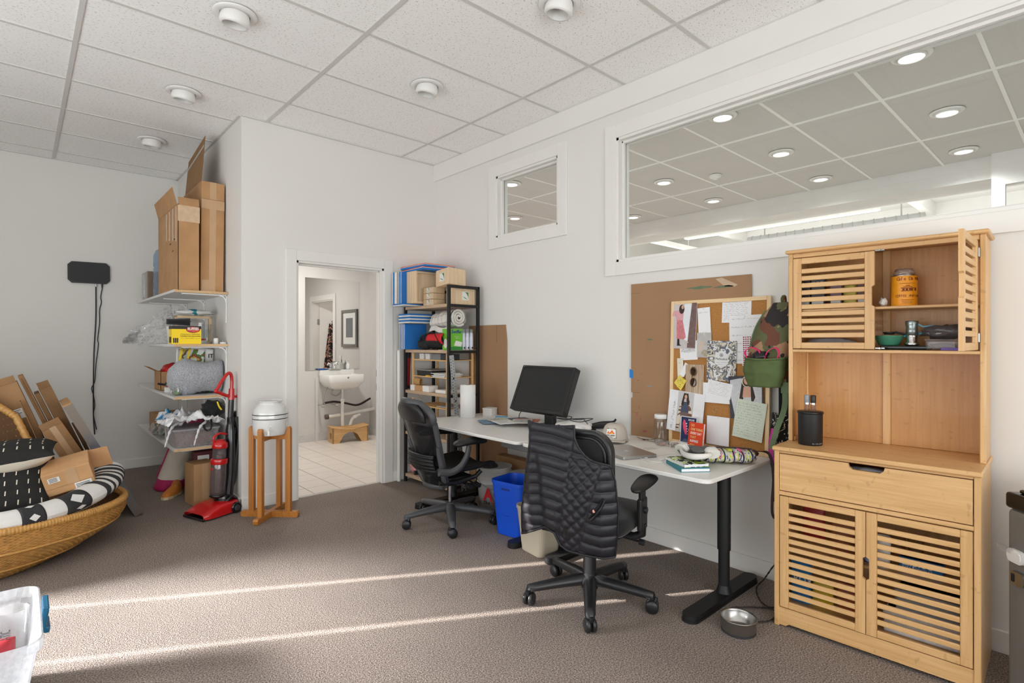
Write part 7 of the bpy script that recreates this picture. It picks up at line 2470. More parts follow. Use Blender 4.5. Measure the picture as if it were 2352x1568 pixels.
MB(FY).prism(oval(.045, .118, .05, .026, 20), .0, .0006).build('logo_oval', pm('liner_black', (38, 32, 30), .5), ry)
MB(FY).prism(oval(.045, .118, .047, .023, 20), .0006, .0009).build('logo_ground', RED, ry)
text('RUFFIES', .031, FY @ T(.045, .114, .0012), TXW, ry, align='CENTER', bold=.0008, sx=.75)
text('PRO', .02, FY @ T(.06, .098, .0012), ORG, ry, align='CENTER', bold=.0006)
MB(FY).box(-.045, .095, .079, .082, 0, .0004).build('printed_rule', pm('liner_black', (38, 32, 30), .5), ry)
text('CONTRACTOR DRUM LINERS', .0135, FY @ T(.026, .06, .0003), TXK, ry, align='CENTER', sx=.8)
text('HEAVY DUTY', .0035, FY @ T(.026, .0793, .0006), TXW, ry, align='CENTER')
m = MB(FY)
scrawl(m, -.045, .095, .048, .004, .0003, .0012)
m.build('small_print', TXK, ry)
m = MB(T(-.1058, 0, 0) @ Matrix(((0, 0, -1, 0), (-1, 0, 0, 0), (0, 1, 0, 0), (0, 0, 0, 1))))
for k_ in range(3):
    m.prism(rrect(.02, .05, .008, 3, -.03 + .028 * k_, .035), 0, .0005)
m.build('printed_bags', pm('liner_black', (38, 32, 30), .5), ry)
m = MB(FY)
for k_ in range(3):
    m.prism(rrect(.01, .04, .004, 3, -.092 + .013 * k_, .03), 0, .0005)
m.build('printed_bags', pm('liner_black', (38, 32, 30), .5), ry)
bg_ = thing('black_zip_case', 'black soft zip case lying on the yellow carton', 'case', T(.965, 5.13, Z2 + .149))
MB().grid(lambda u, v: (-.085 + .17 * u, .055 * math.cos(2 * PI * v) * (1 - abs(2 * u - 1) ** 5) ** .4, .033 + .032 * math.sin(2 * PI * v) * (1 - .3 * (1 - u))), 18, 18).build('body', FAB, bg_)
MB().tube([(-.08, -.052, .03), (0, -.056, .034), (.08, -.052, .036)], .003, 5).build('zip', BLACK, bg_)
gb = None
for k_, (x, y, lb) in enumerate(((1.165, 5.15, 'stemmed clear glass bowl beside the yellow carton'), (1.205, 5.27, 'taller clear glass behind the stemmed bowl'))):
    t = thing('glass_goblet', lb, 'glass', T(x, y, Z2))
    if k_ == 0:
        MB().lathe([(.03, 0), (.028, .004), (.008, .012), (.007, .05), (.012, .06), (.03, .08), (.045, .115), (.048, .12), (.044, .116), (.028, .084), (.001, .066)], 28).build('bowl', GLASS, t)
    else:
        MB().lathe([(.001, .004), (.028, .004), (.03, .01), (.036, .17), (.034, .17), (.028, .012), (.001, .008)], 28).build('bowl', GLASS, t)
tag(MB(T(1.16, 5.3, Z2)).rbox(-.04, .04, -.03, .03, 0, .045, .002).build('red_white_box', patches('red_white', [(0, (226, 222, 218)), (.55, (196, 40, 44))], 8, .5, (.2, .2, 3))), 'small red and white carton behind the stemmed bowl', 'carton')
cd_ = thing('white_candle', 'short white candle near the shelf bracket', 'candle', T(1.235, 5.10, Z2))
MB().lathe([(.001, 0), (.018, 0), (.018, .045), (.014, .05), (.001, .05)], 20).build('wax', PLATE, cd_)
MB().cyl((0, 0, .05), (0, 0, .056), .001, n=5).build('wick', TXK, cd_)
np_ = thing('night_light', 'small white plug-in disc at the end of the second shelf', 'night light', T(1.287, 5.09, Z2))
MB().lathe([(.001, 0), (.025, 0), (.026, .012), (.02, .016), (.001, .016)], 20).build('disc', PLATE, np_)
MB().box(-.008, -.005, -.004, .004, .016, .03).box(.005, .008, -.004, .004, .016, .03).build('prongs', STEEL, np_)

# ---- third shelf
fb_ = thing('fluffy_pet_bed', 'fluffy grey bolster bed on the third shelf', 'pet bed', T(1.11, 5.24, Z1))
FLF = pm('grey_fleece', (166, 168, 174), .95, var=.35, vs=110, bump=.9, bs=120, sheen=.4, bd=.01)


def bed(u, v):
    a = 2 * PI * v
    x = -.205 + .41 * u
    e = (1 - abs(2 * u - 1) ** 4) ** .35
    h = .145 + .02 * math.sin(u * 7) - .07 * max(0, .3 - u) / .3
    n_ = .008 * noise.noise(Vector((x * 40, math.cos(a) * 4, math.sin(a) * 4)))
    return (x + .0, (.16 + n_) * math.cos(a) * e - .02 * math.sin(a), .145 + (h + n_) * math.sin(a) * (.75 + .25 * e))


MB().grid(bed, 40, 40).build('bolster', FLF, fb_)
MB().grid(lambda u, v: Vector(bed(u, v)) * .93 + Vector((.04, .12, .005)), 30, 30).build('second_roll', FLF, fb_)
for k_, (x, y, s, lb) in enumerate(((.99, 5.9, 1.0, 'open brown carton with a red bag on the third shelf'),)):
    t = carton('small_open_carton', lb, T(1.05, 5.95, Z1), .2, .3, .17, CARD, True, False)
    MB(T(-.1, 0, .17, ry=-60)).box(-.002, .002, -.14, .14, 0, .1).build('flap', CARD, t)
    MB().blob((.0, -.05, .16), (.08, .12, .08), .3, 3, 2, 3).build('red_bag', pm('red_film', (196, 24, 30), .35), t)
pt_ = thing('lidded_pot', 'dark lidded pan on the third shelf', 'pan', T(1.02, 5.62, Z1))
MB().lathe([(.001, 0), (.055, 0), (.06, .006), (.06, .07), (.063, .074)], 28).build('body', STEEL, pt_)
MB().lathe([(.066, .074), (.066, .082), (.04, .098), (.001, .104)], 28).build('lid', BLACK, pt_)
MB().lathe([(.006, .104), (.014, .112), (.012, .122), (.001, .124)], 14).build('knob', BLACK, pt_)
MB().tube([(-.05, .04, .06), (-.1, .1, .07)], .01, 8).build('handle', BLACK, pt_)
for k_, (x, y, lb) in enumerate(((.985, 5.42, 'tiny white box nearest the shelf edge on the third shelf'), (.965, 5.58, 'tiny white jar behind the tiny white box'))):
    t = thing('tiny_white_box', lb, 'box', T(x, y, Z1))
    MB().rbox(-.02, .02, -.025, .025, 0, .045, .003).build('body', PLATE, t)
    MB().rbox(-.008, .008, -.008, .008, .045, .055, .002).build('stopper', RED, t)
gbg = thing('produce_bag', 'small clear bag with green produce at the shelf edge', 'produce bag', T(.97, 5.22, Z1))
MB().blob((0, 0, .05), (.035, .09, .055), .35, 3, 11, 3, 0).build('bag', glass_mat('thin_film', (.9, .9, .9)), gbg)
MB().blob((-.005, -.03, .025), (.022, .03, .02), .3, 3, 12, 2, .002).build('greens', pm('green_food', (110, 150, 70), .7), gbg)
pbg = thing('printed_bag', 'white shopping bag with vegetable print above the grey bed', 'bag', T(1.16, 5.5, Z1))
MB().grid(lambda u, v: (-.14 + .28 * u, .06 * math.sin(u * PI) - .03 * v, .385 * v - .01 * math.sin(u * 8)), 20, 14, .012).build('body', PLATE, pbg)
VEG = patches('veg_print', [(0, (232, 232, 228)), (.44, (90, 124, 60)), (.5, (170, 60, 50)), (.54, (206, 190, 90)), (.58, (232, 232, 228))], 12, .6)
MB().grid(lambda u, v: (-.12 + .2 * u, .058 * math.sin((.07 + u * .72) * PI) - .03 * (.62 + .34 * v) - .013, .385 * (.62 + .36 * v)), 14, 8, .001).build('vegetable_print', VEG, pbg)
text('IT', .05, T(.10, -.034, .3, rx=90, rz=0), TXK, pbg, bold=.001)
for x in (-.10, -.04):
    m = MB()
    ribbon(m, curve([(x, -.03, .40), (x - .02, -.10, .37), (x - .035, -.11, .30), (x - .04, -.12, .24)], 6), .016, .002, (1, 0, 0))
    m.build('yellow_strap', pm('strap_yellow', (236, 206, 20), .5), pbg)
# ---- lowest shelf
t = carton('small_brown_box', 'brown box at the back of the lowest shelf', T(1.08, 6.3, Z0), .24, .28, .17, CARD, False, False)
MB().prism(oval(0, 0, .008, .014), 0, .001).build('hole', CARDD, t)
t.children[-1].matrix_basis = T(-.1205, -.05, .07, rz=0) @ Matrix(((0, 0, -1, 0), (-1, 0, 0, 0), (0, 1, 0, 0), (0, 0, 0, 1)))
pt2 = thing('brown_pot', 'dark brown cooking pot on the lowest shelf', 'pot', T(1.18, 5.92, Z0))
MB().lathe([(.001, 0), (.085, 0), (.092, .01), (.092, .13), (.096, .135), (.09, .135), (.086, .01), (.001, .008)], 32).build('body', pm('pot_brown', (84, 48, 40), .25, .3), pt2)
MB().tube([(.05, -.088, .10), (.03, -.12, .10), (-.03, -.12, .10), (-.05, -.088, .10)], .006, 6).build('handle', STEEL, pt2)
for k_, (y, z, lb) in enumerate(((6.12, .025, 'wooden rolling pin at the back edge of the lowest shelf'), (6.06, .072, 'second wooden rolling pin on the first'))):
    t = thing('rolling_pin', lb, 'rolling pin', T(.985, y, Z0 + .0, rz=15))
    MB().cyl((-.05, -.1, z), (.02, .1, z), .024, n=16).build('barrel', NATW, t)
    MB().cyl((-.066, -.145, z), (-.05, -.1, z), .011, n=10).cyl((.02, .1, z), (.036, .145, z), .011, n=10).build('handle', NATW, t)
tag(MB(T(1.17, 5.63, Z0)).grid(lambda u, v: (-.1 + .2 * u, -.16 + .32 * v, .175 + .02 * math.sin(u * PI) + .02 * math.sin(v * PI)), 8, 10, .008).box(-.07, .07, -.12, .12, 0, .168).build('pink_tray', pm('pink_tray', (200, 30, 92), .5)), 'magenta padded tray on the lowest shelf', 'tray')
bn = thing('clear_bin', 'clear plastic storage bin on the lowest shelf', 'storage bin', T(1.09, 5.26, Z0))
BIN = glass_mat('bin_plastic', (.9, .88, .88), .3, .08, .3, (.72, .68, .68))
lo, hi = rrect(.30, .34, .03, 4), rrect(.34, .38, .035, 4)
kk = len(lo)
rings = [[(x, y, .003) for x, y in lo], [(x, y, .14) for x, y in hi], [(x * .985, y * .985, .14) for x, y in hi], [(x * .98, y * .98, .008) for x, y in lo]]
vs = [p for r in rings for p in r]
fs = [(a_ * kk + i, a_ * kk + (i + 1) % kk, (a_ + 1) * kk + (i + 1) % kk, (a_ + 1) * kk + i) for a_ in range(3) for i in range(kk)] + [tuple(range(kk))[::-1], tuple(range(3 * kk, 4 * kk))]
MB().add(vs, fs).build('tub', BIN, bn)
MB().prism([(x * 1.03, y * 1.03) for x, y in hi], .14, .152).build('lid', glass_mat('lid_plastic', (.85, .85, .86), .3, .1, .5, (.8, .8, .82)), bn)
MB().rbox(-.12, .13, -.14, .14, .01, .1, .02).build('contents', pm('bin_stuff', (170, 142, 126), .8, var=.1, vs=20), bn)


def crumple(seed, sx, sy, sz):
    def f(u, v):
        p = Vector(((u - .5) * sx, (v - .5) * sy, 0))
        q = Vector((u * 4, v * 4, seed))
        z = sz * (.55 + .6 * noise.noise(q) + .3 * noise.noise(q * 2.4) + .16 * noise.noise(q * 6)) * (.35 + .65 * math.sin(min(1, max(0, u)) * PI) ** .5)
        w = noise.noise_vector(q * 1.3) * .04
        return (p.x + w.x, p.y + w.y, max(0, z))
    return f


t = thing('white_bag_heap', 'crumpled white plastic bags heaped on the clear bin', 'plastic bag', T(1.08, 5.20, Z0 + .156))
MB().grid(crumple(3, .42, .36, .16), 44, 40, .002).build('bag', PLAS, t)
for (dx, dy, n_) in ((-.17, -.10, 1), (.02, -.17, 2)):
    m = MB()
    m.tube(curve([(dx + .06, dy + .06, .05), (dx, dy, .01), (dx - .03, dy - .025, -.06), (dx - .05, dy - .03, -.13)], 6), [.004 + .012 * abs(math.sin(q * .9)) * (1 - q / 22) for q in range(19)], 7, sx=.35)
    m.build('handle_end', PLAS, t)
t = thing('blue_white_bag', 'blue and white plastic bag left on the bag heap', 'plastic bag', T(.99, 5.53, Z0 + .16))
MB().grid(crumple(8, .2, .26, .12), 26, 26, .002).build('bag', patches('blue_white_film', [(0, (226, 228, 232)), (.52, (70, 160, 214)), (.6, (226, 228, 232))], 9, .4), t)
MB(T(0, 0, -.16)).rbox(-.04, .04, -.08, .08, .0, .16, .01).build('packed_base', PLATE, t)
t = thing('black_cloth_bag', 'black cloth bag with a hanging strap on the lowest shelf', 'bag', T(1.22, 5.16, Z0 + .27))
MB().blob((.0, 0, .02), (.085, .08, .08), .35, 2.6, 6, 3).build('body', FAB, t)
m = MB()
ribbon(m, curve([(-.06, -.06, .0), (-.085, -.09, -.06), (-.08, -.1, -.12), (-.05, -.1, -.145), (-.025, -.095, -.11), (-.03, -.07, -.02)], 6), .02, .003, (.8, .6, 0))
m.build('strap', FAB, t)
MB().tube(curve([(.02, -.08, .09), (.03, -.095, .05), (.05, -.09, .02)], 5), .008, 6, sx=.4).build('yellow_tag', pm('strap_yellow', (236, 206, 20), .5), t)
t = thing('green_clear_bag', 'clear bag with green contents at the far left of the lowest shelf', 'plastic bag', T(.985, 5.86, Z0))
MB().grid(crumple(12, .16, .42, .17), 24, 28, .002).build('bag', glass_mat('thin_film', (.9, .9, .9)), t)
MB().rbox(-.05, .03, .06, .16, .003, .05, .015).build('green_item', pm('green_plastic', (60, 160, 70), .4), t)
# ---- under the shelves
tt = thing('canvas_tote', 'cream canvas tote bag with magenta trim on the floor of the alcove', 'tote bag', T(1.07, 5.98, 0, rz=-20, ry=8))
CAN = pm('canvas_cream', (206, 198, 184), .9, var=.05, bump=.2, bs=100)
MAG = pm('magenta_trim', (176, 24, 92), .7)


def tote(u, v):
    a = 2 * PI * u
    e = 3.0
    ca, sa = math.cos(a), math.sin(a)
    k_ = (abs(ca) ** e + abs(sa) ** e) ** (-1 / e)
    w = 1 - .25 * v
    n_ = 1 + .07 * noise.noise(Vector((ca * 2, sa * 2, v * 3)))
    return (ca * k_ * .13 * w * n_ + .05 * v, sa * k_ * .24 * w * n_, .40 * v)


MB().grid(tote, 44, 16, .006).build('body', CAN, tt)
MB().grid(lambda u, v: Vector(tote(u, .24 * v)) * 1.012 + Vector((0, 0, -.002)), 44, 4, .004).build('bottom_trim', MAG, tt)
MB().prism(rrect(.22, .44, .05, 5), .002, .008).build('bottom_panel', MAG, tt)
for uu in (.42, .58):
    MB().tube([Vector(tote(uu, .24 + .74 * i / 12)) + Vector((-.006, 0, 0)) for i in range(13)], .011, 6, sx=.4).build('strap', MAG, tt)
MB().tube(curve([Vector(tote(.42, .98)), Vector((-.06, -.07, .45)), Vector((-.07, -.02, .43)), Vector((-.08, .04, .40)), Vector(tote(.58, .98))], 6), .011, 6, sx=.4).build('handle', MAG, tt)
for s, lb in ((-1, 'orange lace-up shoe nearest the brown carton under the shelves'), (1, 'orange lace-up shoe against the tote bag')):
    sh_ = thing('orange_shoe', lb, 'shoe', T(1.02 + .03 * s, 5.60 + .07 * s, 0, rz=-115 + 14 * s), 'pair of orange shoes')
    MB().prism([(-.11, -.035), (-.04, -.04), (.06, -.048), (.11, -.03), (.125, 0), (.11, .03), (.06, .044), (-.04, .034), (-.11, .03), (-.125, 0)], 0, .022).build('sole', pm('sole_cream', (206, 186, 150), .7), sh_)
    MB().grid(lambda u, v: (-.12 + .24 * u, (.036 + .008 * math.sin(u * PI)) * math.cos(v * PI) * (1 - abs(2 * u - 1) ** 6) ** .5, .02 + (.075 - .05 * max(0, (u - .35) / .65)) * math.sin(v * PI) ** .6 * (1 - abs(2 * u - 1) ** 8) ** .5), 18, 14).build('upper', pm('shoe_orange', (196, 118, 44), .7), sh_)
    MB().tube([(-.02 + .012 * k_, .02 * (-1) ** k_, .085 - .006 * k_) for k_ in range(6)], .003, 5).build('laces', PLATE, sh_)
t = carton('floor_carton', 'brown carton standing behind the red vacuum cleaner', T(1.135, 5.18, 0, rz=8), .17, .20, .34, CARD, False, True)
t = thing('label_carton', 'dark red carton with a white label under the shelves', 'carton', T(1.2, 5.36, 0))
MB().rbox(-.08, .08, -.06, .06, 0, .40, .002, 1).build('body', pm('dark_red_box', (96, 34, 36), .6), t)
MB().box(-.06, .03, -.0608, -.06, .30, .37).build('label', PLATE, t)

# ================================================================== leaning cartons
def lean(name, lab, x, y, tilt, th, d, L, mat, label=None, top_flap=False, tape=False, rz=0, cat='carton', tape_x=None):
    t = thing(name, lab, cat, T(x, y, 0, rz=rz, ry=-tilt), 'flattened cartons leaning behind the basket')
    MB().rbox(0, th, 0, d, 0, L, .002, 1).build('body', mat, t)
    if th > .06:
        MB().box(-.0005, th + .0005, -.0008, 0, L * .82, L * .822).build('fold_line', CARDD, t)
        MB(T(th * .5, -.001, L, rx=12)).box(-th * .48, th * .48, -.002, .002, 0, .05).build('flap', mat, t)
    else:
        MB().box(th * .35, th * .65, -.0008, 0, .02, L - .02).build('corrugated_edge', CARDD, t)
    if tape:
        MB().box(th * .35, th * .65, -.001, 0, 0, L).build('packing_tape', TAPE, t)
    if label:
        a, b, c, e = label
        lbp = MB().box(a, b, -.0012, -.0004, c, e).build('shipping_label', PLATE, t)
        m_ = MB()
        for k_ in range(4):
            m_.box(a + .008, b - .01 - .015 * (k_ % 2), -.0016, -.0012, e - .012 - .012 * k_, e - .008 - .012 * k_)
        m_.build('label_print', INK, lbp)
    return t


lean('tall_leaning_carton', 'tallest brown carton leaning at the far left edge', -.10, 5.78, 16, .17, .2, 1.36, CARDM)
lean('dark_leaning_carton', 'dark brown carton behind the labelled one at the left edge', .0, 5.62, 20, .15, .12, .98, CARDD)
lean('labelled_leaning_carton', 'leaning brown carton with a white shipping label near its top', .185, 5.42, 19.4, .165, .16, 1.07, CARDM, label=(.04, .125, .80, .875), top_flap=True)
lean('leaning_board', 'thin cardboard board rising above the labelled carton', .41, 5.52, 21, .03, .25, 1.17, CARDM, cat='cardboard sheet')
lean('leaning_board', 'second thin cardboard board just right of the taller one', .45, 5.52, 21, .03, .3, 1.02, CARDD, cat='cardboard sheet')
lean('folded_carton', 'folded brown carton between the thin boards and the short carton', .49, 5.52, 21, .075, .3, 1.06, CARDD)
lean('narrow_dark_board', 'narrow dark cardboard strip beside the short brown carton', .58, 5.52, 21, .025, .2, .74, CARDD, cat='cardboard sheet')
lean('short_leaning_carton', 'short brown carton with torn top flaps leaning by the painted board', .475, 5.27, 27, .13, .22, .78, CARDM, tape=True)
lean('bottom_carton', 'brown carton end poking out below the painted board', .50, 5.22, 27, .11, .10, .42, CARDM)
pb_ = lean('painted_board', 'long board with grey and blue paint leaning at the right of the cartons', .665, 5.08, 26, .055, .5, .99, CARD, cat='board')
m_, nt_, b_ = _new('painted_face')
tcz = nt_.nodes.new('ShaderNodeTexCoord')
sx_ = nt_.nodes.new('ShaderNodeSeparateXYZ')
nt_.links.new(tcz.outputs['Object'], sx_.inputs[0])
nz_ = _n(nt_, 'ShaderNodeTexNoise', Scale=9.0, Detail=3.0)
nt_.links.new(tcz.outputs['Object'], nz_.inputs['Vector'])
ad_ = _n(nt_, 'ShaderNodeMath', operation='MULTIPLY_ADD')
ad_.inputs[1].default_value = .25
nt_.links.new(nz_.outputs['Fac'], ad_.inputs[0])
nt_.links.new(sx_.outputs['Z'], ad_.inputs[2])
nt_.links.new(_ramp(nt_, ad_.outputs[0], [(0.1, lin((100, 86, 76))), (.35, lin((104, 102, 102))), (.52, lin((80, 94, 114))), (.60, lin((16, 82, 142))), (.68, lin((76, 92, 118))), (.85, lin((120, 106, 92)))]), b_.inputs['Base Color'])
b_.inputs['Roughness'].default_value = .35
MB().box(-.001, .056, -.0022, -.0009, .0, .98).build('painted_edge', m_, pb_)
for k_ in range(2):
    t = lean('loose_cardboard_scrap', ['small torn cardboard scrap on the floor by the painted board', 'half-round cardboard cut-out sticking up between the cartons'][k_], (.50, .30, .42)[k_], (5.03, 5.28)[k_], (60, 18, 34)[k_], .006, .12, (.1, .97, .90)[k_], CARDD, cat='cardboard scrap')

# ================================================================== wicker basket chair and its cushions
BC, BRX, BRY = Vector((-.27, 4.72, 0)), .82, .56
RIMZ = [(-180, .5), (-150, .34), (-120, .288), (-90, .278), (-40, .262), (0, .262), (30, .285), (50, .33), (60, .42), (66, .58), (72, .80), (85, .96), (110, 1.0), (150, .84), (180, .5)]


def rim_pt(ph, off=0.0):
    z = lerp_tab(RIMZ, ph)
    a = math.radians(ph)
    back = max(0, (z - .3)) * .12
    return Vector((BC.x + (BRX + off) * math.cos(a), BC.y + (BRY + off) * math.sin(a) + back, z))


def wall_pt(ph, k_, off=0.0):
    a = math.radians(ph)
    z = lerp_tab(RIMZ, ph)
    f = 1 - k_
    rim = rim_pt(ph)
    bx_ = BC.x + .47 * math.cos(a)
    by_ = BC.y + .50 * math.sin(a)
    g = k_ ** 1.9
    bul = .035 * math.sin(k_ * PI)
    n_ = Vector((math.cos(a), math.sin(a), 0))
    return Vector((rim.x + (bx_ - rim.x) * g, rim.y + (by_ - rim.y) * g, z * f + .006)) + n_ * (bul + off)


wk = thing('wicker_basket_chair', 'big round wicker basket chair cut by the left edge', 'basket chair')
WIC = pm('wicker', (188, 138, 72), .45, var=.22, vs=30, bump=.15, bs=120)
WICR = pm('wicker_rim', (196, 146, 78), .4, var=.18, vs=60)
m = MB()
ROWS, ST = 34, 110
for r in range(ROWS):
    k_ = (r + .5) / ROWS
    pts = []
    for i in range(ST * 2):
        ph = -180 + 360 * i / (ST * 2)
        w = .0045 * math.cos(PI * i / 1.0 + PI * (r % 2)) if True else 0
        pts.append(wall_pt(ph, k_, w))
    m.tube(pts, .0052, 5, closed=True)
tag(m.build('woven_strands', WIC, wk), kind='stuff')
m = MB()
for i in range(ST):
    ph = -180 + 360 * (i + .25) / ST
    m.tube([wall_pt(ph, q / 8) for q in range(9)], .004, 4)
tag(m.build('stakes', WIC, wk), kind='stuff')
MB().grid(lambda u, v: wall_pt(-180 + 360 * u, v, -.008), 90, 12).build('light_block_backing', pm('backing_dark', (92, 62, 32), .8), wk)
MB().prism([(BC.x + .46 * math.cos(a), BC.y + .49 * math.sin(a)) for a in [i * PI / 18 for i in range(36)]], .0, .008).build('basket_floor', WIC, wk)
pts = [rim_pt(-180 + 360 * i / 900) + Vector((0, 0, .012)) for i in range(900)]
MB().tube(pts, [.024 + .0025 * math.sin(i * PI / 1.5) for i in range(900)], 8, closed=True).build('wrapped_rim', WICR, wk)
for k_ in (.42, .8):
    MB().tube([wall_pt(-180 + 2 * i, k_, .008) for i in range(180)], .008, 6, closed=True).build('raised_band', WICR, wk)

# blanket folded along the front of the basket
BLW = pm('blanket_white', (222, 220, 216), .9, var=.05, bump=.5, bs=130)
BLB = pm('blanket_black', (46, 46, 47), .9, var=.1, bump=.5, bs=130)
bpath = curve([(-.62, 4.31, .33), (-.35, 4.27, .32), (-.05, 4.275, .315), (.17, 4.35, .33), (.34, 4.49, .36), (.44, 4.67, .39), (.47, 4.86, .43)], 14)
bt = thing('patterned_blanket', 'white blanket with black geometric pattern folded along the basket front', 'blanket')


def blank(u, v, off=0.0):
    i = u * (len(bpath) - 1)
    a_ = min(int(i), len(bpath) - 2)
    p = bpath[a_].lerp(bpath[a_ + 1], i - a_)
    t_ = (bpath[a_ + 1] - bpath[a_]).normalized()
    n_ = Vector((t_.y, -t_.x, 0)).normalized()
    a2 = 2 * PI * v
    wob = 1 + .08 * noise.noise(Vector((u * 7, math.cos(a2), math.sin(a2))))
    return p + n_ * (.098 + off) * wob * math.cos(a2) + Vector((0, 0, 1)) * (.062 + off) * wob * math.sin(a2)


MB().grid(lambda u, v: blank(u, v), 70, 22).build('folded_body', BLW, bt)
for (u0, u1, v0, v1) in ((.36, .43, -.12, .42), (.50, .60, -.08, .30), (.22, .28, .0, .1), (.68, .71, -.1, .4), (.735, .75, -.1, .42), (.78, .81, -.05, .4), (.835, .85, 0, .4), (.88, .91, -.05, .45), (.94, .955, -.1, .4)):
    MB().grid(lambda u, v: blank(u0 + (u1 - u0) * u, v0 + (v1 - v0) * v, .003), 8, 12, .002).build('black_band', BLB, bt)
for (uc, vc_, du, dv) in ((.395, .04, .016, .05), (.395, .22, .016, .03), (.55, .12, .03, .08), (.55, -.02, .02, .03)):
    m = MB()
    m.add([blank(uc - du, vc_, .007), blank(uc, vc_ - dv, .007), blank(uc + du, vc_, .007), blank(uc, vc_ + dv, .007)], [(0, 1, 2, 3)])
    m.build('white_diamond', BLW, bt)
MB().grid(lambda u, v: Vector((-.6 + .95 * u, 4.30 + .10 * math.sin(u * 2) + .22 * u * u, .245 + .03 * u)) + Vector((0, .16 * v, .03 * v)), 20, 4, .02).build('under_fold', BLW, bt)


def pillow(lab, M, w, h, th, seed):
    t = thing('mudcloth_pillow', lab, 'pillow', M, 'black and cream pillows in the basket')

    def half(s):
        def f(u, v):
            x, y = 2 * u - 1, 2 * v - 1
            pin = 1 - .07 * (1 - abs(x * y)) * 0 - .05 * (1 - abs(x)) * abs(y) ** 3 - .05 * (1 - abs(y)) * abs(x) ** 3
            z = th / 2 * ((1 - abs(x) ** 2.6) * (1 - abs(y) ** 2.6)) ** .5
            z += .006 * noise.noise(Vector((x * 3, y * 3, seed)))
            ex = 1 - .06 * (1 - y * y) * abs(x)
            ey = 1 - .06 * (1 - x * x) * abs(y)
            return Vector((w / 2 * x * ex, h / 2 * y * ey, s * max(0, z)))
        return f
    up, dn = half(1), half(-1)
    BKC = pm('mud_black', (34, 33, 32), .95, var=.15, vs=90, bump=.3, bs=300)
    CRC = pm('mud_cream', (222, 212, 194), .95, var=.05, bump=.3, bs=200)
    MB().grid(up, 30, 30).build('patterned_front', BKC, t)
    MB().grid(dn, 30, 30).build('cream_back', CRC, t)
    for i in range(9):
        for j in range(5):
            u, v = .09 + i * .103, .12 + j * .185
            m = MB()
            n = 5
            vs = []
            for q in range(n + 1):
                for s in (-1, 1):
                    vs.append(up(u + s * .0055 + .006 * q / n, v + .085 * q / n) + Vector((0, 0, .002)))
            m.add(vs, [(2 * q, 2 * q + 1, 2 * q + 3, 2 * q + 2) for q in range(n)])
            m.build('white_dash', CRC, t)
    return t


pillow('lower black and cream pillow, standing against the blanket', T(-.13, 4.60, .435, rz=4, rx=52), .56, .36, .13, 2)
pillow('upper black and cream pillow, lying on the other', T(-.12, 4.80, .60, rz=-4, rx=3, ry=-7), .62, .44, .2, 5)

sb = thing('small_taped_carton', 'small brown carton with open flap resting on the blanket', 'carton', T(.262, 4.66, .415, rz=-6, ry=-14, rx=15))
MB().rbox(-.125, .125, -.11, .11, 0, .155, .003, 1).build('body', CARDL, sb)
MB().box(-.126, .126, -.1112, -.11, .048, .050).build('flap_seam', CARDD, sb)
MB().box(-.01, .05, -.1118, -.11, .05, .155).build('packing_tape', TAPE, sb)
for (a_, b2, c_, d_) in ((-.1, -.04, .09, .125), (.02, .11, .005, .045)):
    q = MB().box(a_, b2, -.113, -.1119, c_, d_).build('shipping_label', PLATE, sb)
    mm = MB()
    for k_ in range(3):
        mm.box(a_ + .006, b2 - .012, -.1134, -.113, c_ + .006 + .01 * k_, c_ + .010 + .01 * k_)
    mm.build('label_print', INK, q)
MB(T(.125, .105, 0, rz=-12)).box(0, .11, -.004, 0, .01, .15).build('flap', CARDL, sb)

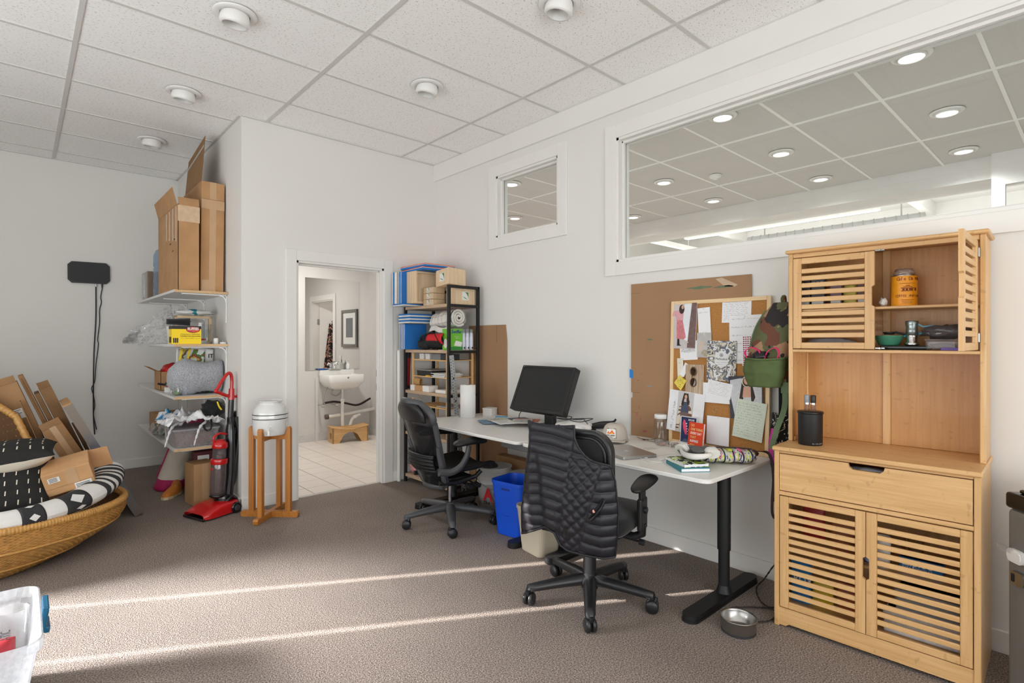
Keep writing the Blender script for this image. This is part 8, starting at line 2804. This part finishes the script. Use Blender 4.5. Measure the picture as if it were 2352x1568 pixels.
# ================================================================== clear tote at the lower left
to = thing('clear_storage_tote', 'translucent plastic tote with a blue latch in the lower left corner', 'storage tote', T(-.2, 2.74, 0))
TOT = glass_mat('tote_plastic', (.86, .87, .88), .3, .12, .42, (.78, .79, .81))
lo, hi = rrect(.40, .48, .05, 5), rrect(.50, .58, .06, 5)
kk = len(lo)
rings = [[(x, y, .004) for x, y in lo], [(x, y, .30) for x, y in hi], [(x * 1.05, y * 1.05, .302) for x, y in hi], [(x * 1.05, y * 1.05, .335) for x, y in hi], [(x * 1.03, y * 1.03, .338) for x, y in hi], [(x * .985, y * .985, .30) for x, y in hi], [(x * .97, y * .97, .012) for x, y in lo]]
vs = [p for r in rings for p in r]
fs = [(a_ * kk + i, a_ * kk + (i + 1) % kk, (a_ + 1) * kk + (i + 1) % kk, (a_ + 1) * kk + i) for a_ in range(len(rings) - 1) for i in range(kk)] + [tuple(range(kk))[::-1], tuple(range((len(rings) - 1) * kk, len(rings) * kk))]
MB().add(vs, fs).build('tub', TOT, to)
LAT = pm('latch_blue', (22, 104, 140), .4)
MB(T(.268, .10, .30, ry=8)).rbox(-.004, .016, -.07, .07, -.07, .03, .006).rbox(.01, .03, -.06, .06, -.075, -.05, .006).build('latch', LAT, to)
rp = thing('red_pouch', 'red soft packet with black letters inside the tote', 'packet', T(-.10, 2.72, .013))
MB().grid(lambda u, v: (-.09 + .18 * u, .06 * math.cos(2 * PI * v) * (1 - abs(2 * u - 1) ** 6) ** .4, .20 + .055 * math.sin(2 * PI * v)), 18, 16).box(-.05, .05, -.03, .03, 0, .16).build('packet', pm('packet_red', (172, 44, 54), .5), rp)
text('ATIC', .04, T(.075, -.03, .262, rz=90), TXK, rp)
tag(MB(T(-.25, 2.62, .013)).rbox(-.06, .06, -.05, .05, 0, .16, .02).build('yellow_sponge', pm('yellow_foam', (222, 214, 96), .9)), 'yellow block inside the tote', 'sponge')
tag(MB(T(-.2, 2.72, .013)).rbox(-.16, -.02, -.16, -.1, 0, .13, .02).build('blue_cloth', pm('blue_cloth', (70, 100, 140), .9)), 'blue folded cloth at the bottom of the tote', 'cloth')
cup = thing('clear_cup', 'clear plastic cup standing inside the tote corner', 'cup', T(-.02, 2.88, .013))
MB().lathe([(.001, .002), (.035, .002), (.05, .30), (.052, .302), (.048, .30), (.033, .008), (.001, .006)], 28).build('body', CLEAR, cup)
flush_texts()
